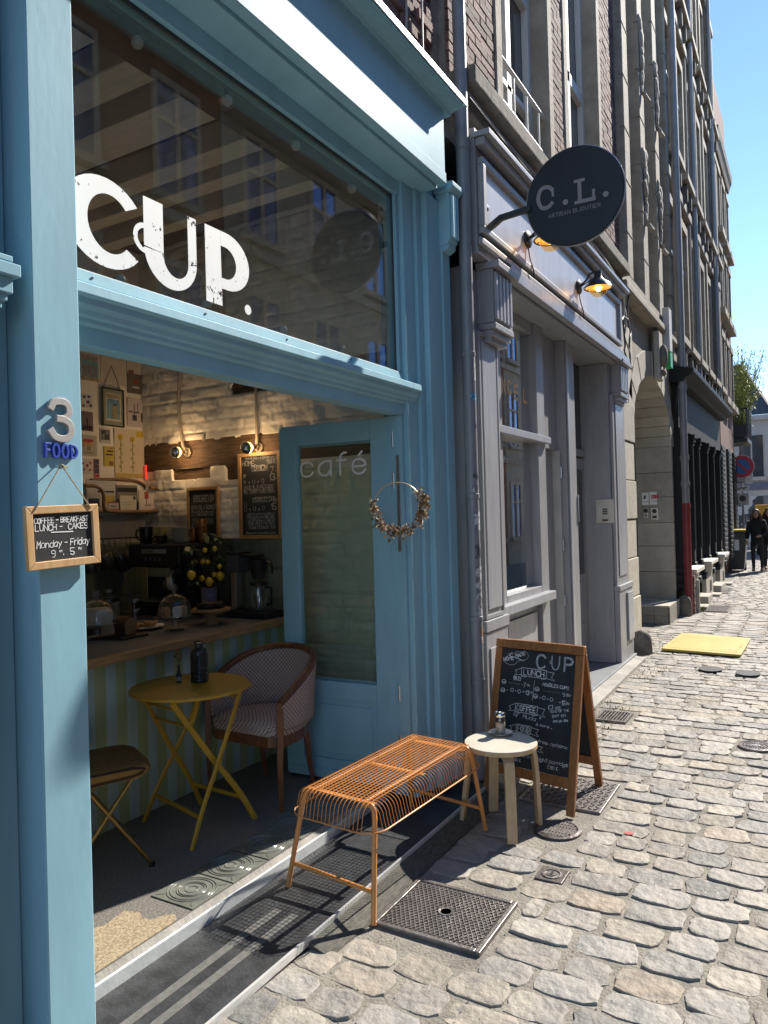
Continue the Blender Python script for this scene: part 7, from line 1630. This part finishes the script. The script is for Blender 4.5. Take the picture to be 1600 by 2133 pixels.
for k in range(70):
    b=V((rg.uniform(24.,25.2),rg.uniform(1.72,2.08),4.0)); e=b+V((rg.gauss(-.1,.28),rg.gauss(-.08,.26),rg.uniform(.9,2.3))); m_=(b+e)/2+V((rg.uniform(-.1,.1),rg.uniform(-.1,.1),.25))
    pts=chaikin([b,m_,e],2); m=MB(); m.tube(pts,.007,4); m.build('cane',mat('bamboo_cane',(.2,.2,.06),.6),t)
    for j in range(60):
        p=pts[rg.randrange(2,len(pts))]+V((rg.gauss(0,.07),rg.gauss(0,.07),rg.gauss(0,.07))); lf.tone=rg.random(); lf.leaf(p,(rg.uniform(-1,1),rg.uniform(-1,1),rg.uniform(-.9,.5)),(0,0,1),rg.uniform(.08,.17),rg.uniform(.010,.02))
lf.build('foliage',BAM,t,kind='stuff')
# ------------------------------------------------------------------ end of the street
HW=mat('pale_house_render',(.42,.41,.39),.85,var=.1,scale=1.5); SL=mat('slate_roof',(.06,.062,.07),.7,var=.2)
Fh=thing('pale_end_house','pale rendered house closing the street with a slate roof','building',(35,3,0))
MB().box(34,40,1.35,8,0,5.4).build('wall',HW,Fh); MB().box(33.85,40.1,1.2,8.1,5.2,5.42).build('eaves_cornice',HW,Fh,bevel=.03)
m=MB(); m.prism([(33.9,1.25,5.43),(33.9,8,5.43),(36.5,8,8.0),(36.5,2.6,8.0)],(.1,0,.05)); m.prism([(33.9,1.25,5.43),(36.5,2.6,8.0),(40,2.6,8.0),(40,1.25,5.43)],(0,.1,.05)); m.build('roof',SL,Fh)
MB().box(35.4,36.3,3.0,3.8,7,9.2).build('chimney',BRD,Fh)
w=MB().box(33.97,33.995,1.75,2.6,2.9,4.6).build('window',mat('window_dark_glass',(.05,.06,.07),.05),Fh); MB().box(33.94,33.969,2.15,2.2,2.9,4.6).build('frame_bar',HW,w); MB().box(33.88,33.995,1.65,2.7,2.75,2.89).build('sill',HW,w)
MB().box(33.95,33.996,1.45,3.0,2.35,2.68).build('painted_band',mat('slate_blue',(.13,.14,.20),.8),Fh)
MB().box(33.955,33.996,1.8,2.9,.2,2.1).build('mural_panel',mat('mural_grey',(.05,.055,.06),.8,col2=(.5,.5,.48),scale=2.2,thr=(.5,.56)),Fh)
MB().box(33.95,33.996,1.40,1.78,.2,2.1).build('grey_door',mat('door_grey',(.16,.17,.18),.6),Fh)
for i,(x,y0,y1,h,c) in enumerate(((62,-6,1.9,7,(.30,.27,.24)),(70,-16,-4,9,(.26,.2,.18)),(44,1.0,1.6,4.6,(.36,.33,.3)))):
    t=thing('far_house',('distant low house beyond the end of the street','distant tall house beyond the end of the street','narrow distant house behind the pale house')[i],'building',(x,(y0+y1)/2,0)); MB().box(x,x+6,y0,y1,0,h).build('wall',mat('far_wall_%d'%i,c,.9),t)
    m=MB(); m.prism([(x-.1,y0-.1,h),(x+6,y0-.1,h),(x+6,y1+.1,h),(x-.1,y1+.1,h)],(0,0,.12)); m.prism([(x,y0,h+.12),(x,y1,h+.12),(x+3,(y0+y1)/2,h+2)],(.5,0,0)); m.build('roof',SL,t)
    for k in range(3):
        for z in (1.2,3.6): MB().box(x-.03,x-.005,y0+(y1-y0)*(.15+.3*k),y0+(y1-y0)*(.30+.3*k),z,z+1.3).build('window',mat('window_dark_glass',(.05,.06,.07),.05),t)
# parked yellow van
t=thing('yellow_van','orange yellow box van parked at the end of the street','van',(28.5,1.15,0)); VY=mat('van_yellow',(.55,.27,.02),.4,var=.08)
MB().box(27.6,30.8,.75,1.72,.55,1.72).build('box_body',VY,t,bevel=.03); MB().box(27.585,27.599,.80,1.66,.62,1.66).build('rear_door',VY,t,bevel=.01)
MB().box(27.578,27.584,1.225,1.235,.62,1.66).build('door_seam',BLACKM,t); MB().box(30.81,32.2,.80,1.68,.45,1.45).build('cab',VY,t,bevel=.06); MB().box(27.57,27.7,.78,1.68,.40,.54).build('bumper',PLB,t,bevel=.02)
for x in (28.3,31.4):
    for y in (.82,1.65): MB().lathe([(0,-.09),(.30,-.09),(.33,-.06),(.33,.06),(.30,.09),(0,.09)],(x,y,.33),18,(0,1,0)).build('wheel',PLB,t,smooth=40)
for y in (.82,1.64): MB().box(27.57,27.584,y-.05,y+.05,.60,.85).build('tail_lamp',mat('lamp_red',(.4,.02,.02),.3),t)
# ------------------------------------------------------------------ wheelie bin
c=PZ(1530,1189,0); BG=mat('bin_grey',(.055,.058,.062),.5,var=.1); t=thing('wheelie_bin','dark grey wheelie bin with a yellow lid against the shopfronts','bin',(c.x,c.y,0))
x,y=c.x,c.y
m=MB(); m.add([(x-.25,y-.25,.05),(x+.25,y-.25,.05),(x+.25,y+.25,.05),(x-.25,y+.25,.05),(x-.31,y-.33,1.0),(x+.33,y-.33,1.0),(x+.33,y+.33,1.0),(x-.31,y+.33,1.0)],[(0,3,2,1),(4,5,6,7),(0,1,5,4),(1,2,6,5),(2,3,7,6),(3,0,4,7)]); m.build('body',BG,t,bevel=.03,seg=3)
MB().box(x-.33,x+.36,y-.35,y+.35,1.002,1.03).build('rim',BG,t,bevel=.01); MB().box(x-.33,x+.34,y-.34,y+.34,1.032,1.08).build('lid',mat('bin_lid_yellow',(.62,.47,.02),.5,var=.08),t,bevel=.02); 
m=MB(); m.tube([(x+.38,y-.25,1.04),(x+.38,y+.25,1.04)],.02,8); m.build('handle',BG,t)
for yy in (-.24,.24): MB().lathe([(0,-.03),(.1,-.03),(.1,.03),(0,.03)],(x+.22,y+yy,.10),16,(0,1,0)).build('wheel',PLB,t,smooth=40)
MB().box(x-.305,x-.285,y-.15,y+.12,.55,.82).build('label_sticker',WHITE,t)
# ------------------------------------------------------------------ no parking sign
c=PX(1545,972,22.2); t=thing('no_parking_sign','round red and blue no parking sign on a pole above plates','road sign',(22.2,c.y,0))
MB().lathe([(.03,0),(.03,3.35)],(22.24,c.y,0),10).build('pole',ZINC,t,smooth=40)
def disc(r,x,mt,name): MB().lathe([(0,0),(r,0),(r,.012),(0,.012)],(x,c.y,c.z),40,(-1,0,0)).build(name,mt,t,smooth=30)
disc(.315,22.2,mat('sign_white_edge',(.55,.55,.55),.5),'backing'); disc(.30,22.187,mat('sign_red',(.42,.02,.035),.45),'red_ring'); disc(.20,22.174,mat('sign_blue',(.02,.12,.34),.45),'blue_disc')
m=MB(); d=V((0,-.707,-.707)); m.beam(V((22.158,c.y,c.z))-d*.21,V((22.158,c.y,c.z))+d*.21,.008,.062,d.cross(V((1,0,0)))); m.build('red_bar',mat('sign_red',(.42,.02,.035),.45),t)
p=PX(1545,1000,22.2); MB().box(22.19,22.2,c.y-.26,c.y+.26,p.z-.11,p.z+.11).build('text_plate',mat('sign_plate_white',(.6,.6,.58),.5),t)
m=MB(); text(m,'SAUF',(22.189,c.y+.11,p.z+.005),(0,-1,0),(0,0,1),.075,.014,wid=.8); text(m,'LIVRAISONS',(22.189,c.y+.235,p.z-.09),(0,-1,0),(0,0,1),.07,.012,wid=.62,gap=.12); m.build('lettering',BLACKM,t)
p=PX(1545,1017,22.2); MB().box(22.19,22.2,c.y-.17,c.y+.17,p.z-.08,p.z+.07).build('tow_plate',mat('sign_plate_white',(.6,.6,.58),.5),t); m=MB(); ribbon(m,[V((-.10,-.03)),V((-.02,.02)),V((.03,-.02)),V((.10,.03))],.03,V((22.189,c.y,p.z)),V((0,-1,0)),V((0,0,1))); m.build('tow_symbol',BLACKM,t)
p=PX(1545,1040,22.2); MB().box(22.19,22.2,c.y-.15,c.y+.15,p.z-.16,p.z+.17).build('stop_plate',mat('sign_plate_pale',(.38,.38,.36),.5),t); m=MB(); m.lathe([(.06,0),(.085,0),(.085,.002),(.06,.002)],(22.1895,c.y,p.z+.02),20,(-1,0,0)); m.build('plate_ring',BLACKM,t)
m=MB(); m.beam((22.188,c.y,p.z+.08),(22.188,c.y,p.z-.05),.002,.02,(0,1,0)); m.build('plate_bar',BLACKM,t)
# ================================================================== OPPOSITE SIDE OF THE STREET (mirrored in the panes)
OB=mat('opposite_brick',(.30,.15,.10),.9,var=.3,scale=3,bump=.3); OS=mat('opposite_stone',(.42,.38,.32),.85,var=.15,scale=3)
for i,(x0,x1,h,lab,mt) in enumerate(((-6,3.4,8.5,'red brick house across the street behind the viewer',OB),(3.45,9.4,9.,'brick house with pale windows across from the cafe',OB),(9.45,15.4,8.8,'pale stone house across from the jeweller',OS),(15.45,22.4,8.6,'red brick house across from the black shop',OB),(22.45,30,8.4,'stone house across from the street corner',OS))):
    t=thing('opposite_house',lab,'building',((x0+x1)/2,-5.,0)); yw=-4.5
    MB().box(x0,x1,-8,yw,0,h).build('wall',mt,t)
    for z in (3.3,6.3): MB().box(x0,x1,yw,yw+.08,z,z+.16).build('stone_band',OS,t)
    MB().box(x0,x1,yw,yw+.3,h-.25,h).build('roof_cornice',OS,t)
    n=int((x1-x0)/1.5)
    for k in range(n):
        xc=x0+(k+.5)*(x1-x0)/n
        for zb in (.9,3.9,6.7):
            w=MB().box(xc-.42,xc+.42,yw-.005,yw+.012,zb,zb+1.75).build('window',mat('opposite_glass',(.10,.19,.42),.05,metal=.5,spec=.9),t)  # blue of the reflected sky put into the pane colour
            for q in ((xc-.5,xc-.42,zb-.02,zb+1.8),(xc+.42,xc+.5,zb-.02,zb+1.8),(xc-.42,xc+.42,zb+1.7,zb+1.8),(xc-.035,xc+.035,zb,zb+1.7),(xc-.42,xc-.036,zb+1.1,zb+1.16),(xc+.036,xc+.42,zb+1.1,zb+1.16)): MB().box(q[0],q[1],yw,yw+.05,q[2],q[3]).build('frame_bar',mat('opposite_frame',(.5,.42,.34),.7),w)
            MB().box(xc-.56,xc+.56,yw,yw+.12,zb-.14,zb-.021).build('sill',OS,w)
# ================================================================== PEOPLE
def person(name,base,H,coat,trous,hair,lab,face=(-1,0,0),seed=0):
    f=V(face).normalized(); s=V((f.y,-f.x,0)); k=H/1.65
    def L(a,b,z): return base+s*(a*k)+f*(b*k)+V((0,0,z*k))
    t=thing(name,lab,'person',base)
    def skin(nm,verts,edges,radii,mt,root=0,sub=2):
        me=bpy.data.meshes.new(nm); me.from_pydata([tuple(v) for v in verts],edges,[]); o=bpy.data.objects.new(nm,me); COL.objects.link(o); o.parent=t; o.matrix_parent_inverse=wm(t).inverted()
        md=o.modifiers.new('skin','SKIN'); me.materials.append(mt)
        for i,r in enumerate(radii): me.skin_vertices[0].data[i].radius=(r[0]*k,r[1]*k) if isinstance(r,tuple) else (r*k,r*k)
        me.skin_vertices[0].data[root].use_root=True; sb=o.modifiers.new('sub','SUBSURF'); sb.levels=sub; sb.render_levels=sub; md.use_smooth_shade=True
        return o
    SK=mat('skin_tone',(.42,.26,.19),.6)
    # body core (pelvis, spine, neck, legs, arms) as one surface
    vs=[L(0,0,.90),L(0,.01,1.10),L(0,0,1.30),L(0,.01,1.40),L(0,.03,1.46),L(.09,0,.86),L(.10,.04,.48),L(.10,0,.08),L(.10,.10,.035),L(-.09,0,.86),L(-.10,-.03,.48),L(-.10,-.10,.09),L(-.10,.0,.035),
        L(.17,0,1.33),L(.22,-.02,1.08),L(.23,.03,.86),L(-.17,0,1.33),L(-.22,-.0,1.08),L(-.15,.14,.98)]
    es=[(0,1),(1,2),(2,3),(3,4),(0,5),(5,6),(6,7),(7,8),(0,9),(9,10),(10,11),(11,12),(2,13),(13,14),(14,15),(2,16),(16,17),(17,18)]
    rd=[(.15,.11),(.13,.10),(.15,.105),.07,.05,.085,.058,.042,.035,.085,.058,.042,.035,.065,.05,.036,.065,.05,.036]
    skin('body',vs,es,rd,trous)
    cv=[L(0,0,.70),L(0,0,.92),L(0,.01,1.10),L(0,0,1.30),L(0,.0,1.40),L(.17,0,1.33),L(.225,-.02,1.08),L(.235,.03,.88),L(-.17,0,1.33),L(-.225,-.0,1.08),L(-.16,.13,.985)]
    skin('coat',cv,[(0,1),(1,2),(2,3),(3,4),(3,5),(5,6),(6,7),(3,8),(8,9),(9,10)],[(.19,.14),(.185,.14),(.165,.125),(.175,.125),.085,.085,.068,.052,.085,.068,.052],coat,1)
    skin('scarf',[L(0,.02,1.36),L(0,.03,1.43)],[(0,1)],[.10,.085],coat)
    # head: skull, jaw, nose, ears
    m=MB(); hc=L(0,.045,1.555)
    M=Matrix(((s.x,f.x,0,hc.x),(s.y,f.y,0,hc.y),(0,0,1,hc.z),(0,0,0,1))); m=MB(M)
    m.ball((0,0,0),.10*k,18,(.76,.92,1.12)); 
    for i,v in enumerate(m.v):
        q=M.inverted()@v
        if q.z<-.03*k: q.x*=1+ (q.z+.03*k)*3.2/k; q.y=q.y*1.0+.012*k
        m.v[i]=M@q
    hd=m.build('head',SK,t,smooth=80)
    m=MB(M); m.ball((0,.10*k,-.01*k),.016*k,8,(.8,1.2,1.5)); m.build('nose',SK,t,smooth=80)
    for sx in (-1,1):
        m=MB(M); m.ball((sx*.032*k,.083*k,.012*k),.011*k,8,(1.3,.6,.7)); m.build('eye',BLACKM,t,smooth=80); m=MB(M); m.ball((sx*.077*k,.0,-.005*k),.02*k,8,(.4,.8,1.3)); m.build('ear',SK,t,smooth=80)
    m=MB(M); m.ball((0,.086*k,-.052*k),.02*k,8,(1.2,.5,.3)); m.build('mouth',mat('lip',(.3,.1,.09),.5),t,smooth=80)
    rg=random.Random(seed); m=MB(M)
    m.ball((0,-.018*k,.022*k),.112*k,16,(.82,.95,1.04)); m.v=[v for v in m.v]
    for i,v in enumerate(m.v):
        q=M.inverted()@v
        if q.y>.055*k and q.z<.075*k: q.y=.045*k
        m.v[i]=M@q
    for j in range(46):
        a=rad(rg.uniform(150,390)); p0=V((.085*math.cos(a),.085*math.sin(a)-.015,.02))*k; w_=rg.uniform(.6,1.3)
        m.tube([p0,p0+V((math.cos(a)*.04*w_,math.sin(a)*.035,-.10))*k,p0+V((math.cos(a)*.055*w_+rg.uniform(-.02,.02),math.sin(a)*.05,-.20-.06*rg.random()))*k],[.022*k,.022*k,.008*k],5)
    m.build('hair',hair,t,smooth=60)
    # hands with fingers
    for hand,(w0,dirv) in (('hand',(L(.235,.035,.86),V((0,0,-1)))),('hand',(L(-.14,.15,.975),(-s*-.8+f*.3+V((0,0,-.2))).normalized()))):
        vs=[w0,w0+dirv*.05*k,w0+dirv*.09*k]; es=[(0,1),(1,2)]; rr_=[.022,(.030),(.030)]
        sd=dirv.cross(f).normalized() if abs(dirv.dot(f))<.9 else s
        for i in range(4):
            b=w0+dirv*.088*k+sd*((i-1.5)*.017*k); n=len(vs); ln=(.05,.06,.056,.045)[i]; vs+=[b+dirv*ln*.5*k,b+dirv*ln*k+f*.018*k]; es+=[(2,n),(n,n+1)]; rr_+=[.0085,.0075]
        n=len(vs); vs+=[w0+dirv*.045*k+sd*.034*k,w0+dirv*.085*k+sd*.048*k]; es+=[(1,n),(n,n+1)]; rr_+=[.010,.008]
        skin(hand,vs,es,rr_,SK,1,1)
    for sx,fy,ya in ((.10,.055,.0),(-.10,-.03,-.0)):
        m=MB(Matrix(((s.x,f.x,0,base.x),(s.y,f.y,0,base.y),(0,0,1,base.z),(0,0,0,1)))); m.ball((sx*k,fy*k,.045*k),.07*k,12,(.65,1.9,.75)); m.v=[V((v.x,v.y,max(v.z,base.z+.001))) for v in m.v]; m.build('shoe',mat('tan_shoe',(.40,.30,.19),.7),t,smooth=60)
    return t
CO1=mat('black_coat',(.012,.012,.014),.85,var=.3); TR1=mat('dark_jeans',(.018,.020,.028),.85,var=.2); HB=mat('brown_hair',(.07,.035,.018),.5,var=.3)
b=PZ(1579,1190,.018); person('person',V((b.x,b.y,.018)),1.54,CO1,TR1,HB,'person in a black coat and dark trousers walking down the street',(-1,.05,0),1)
b=PZ(1603,1188,.018); person('person',V((b.x+.2,b.y,.018)),1.56,CO1,TR1,mat('dark_hair',(.025,.018,.014),.5),'person in black cut by the frame beside the walking person',(-1,-.1,0),2)
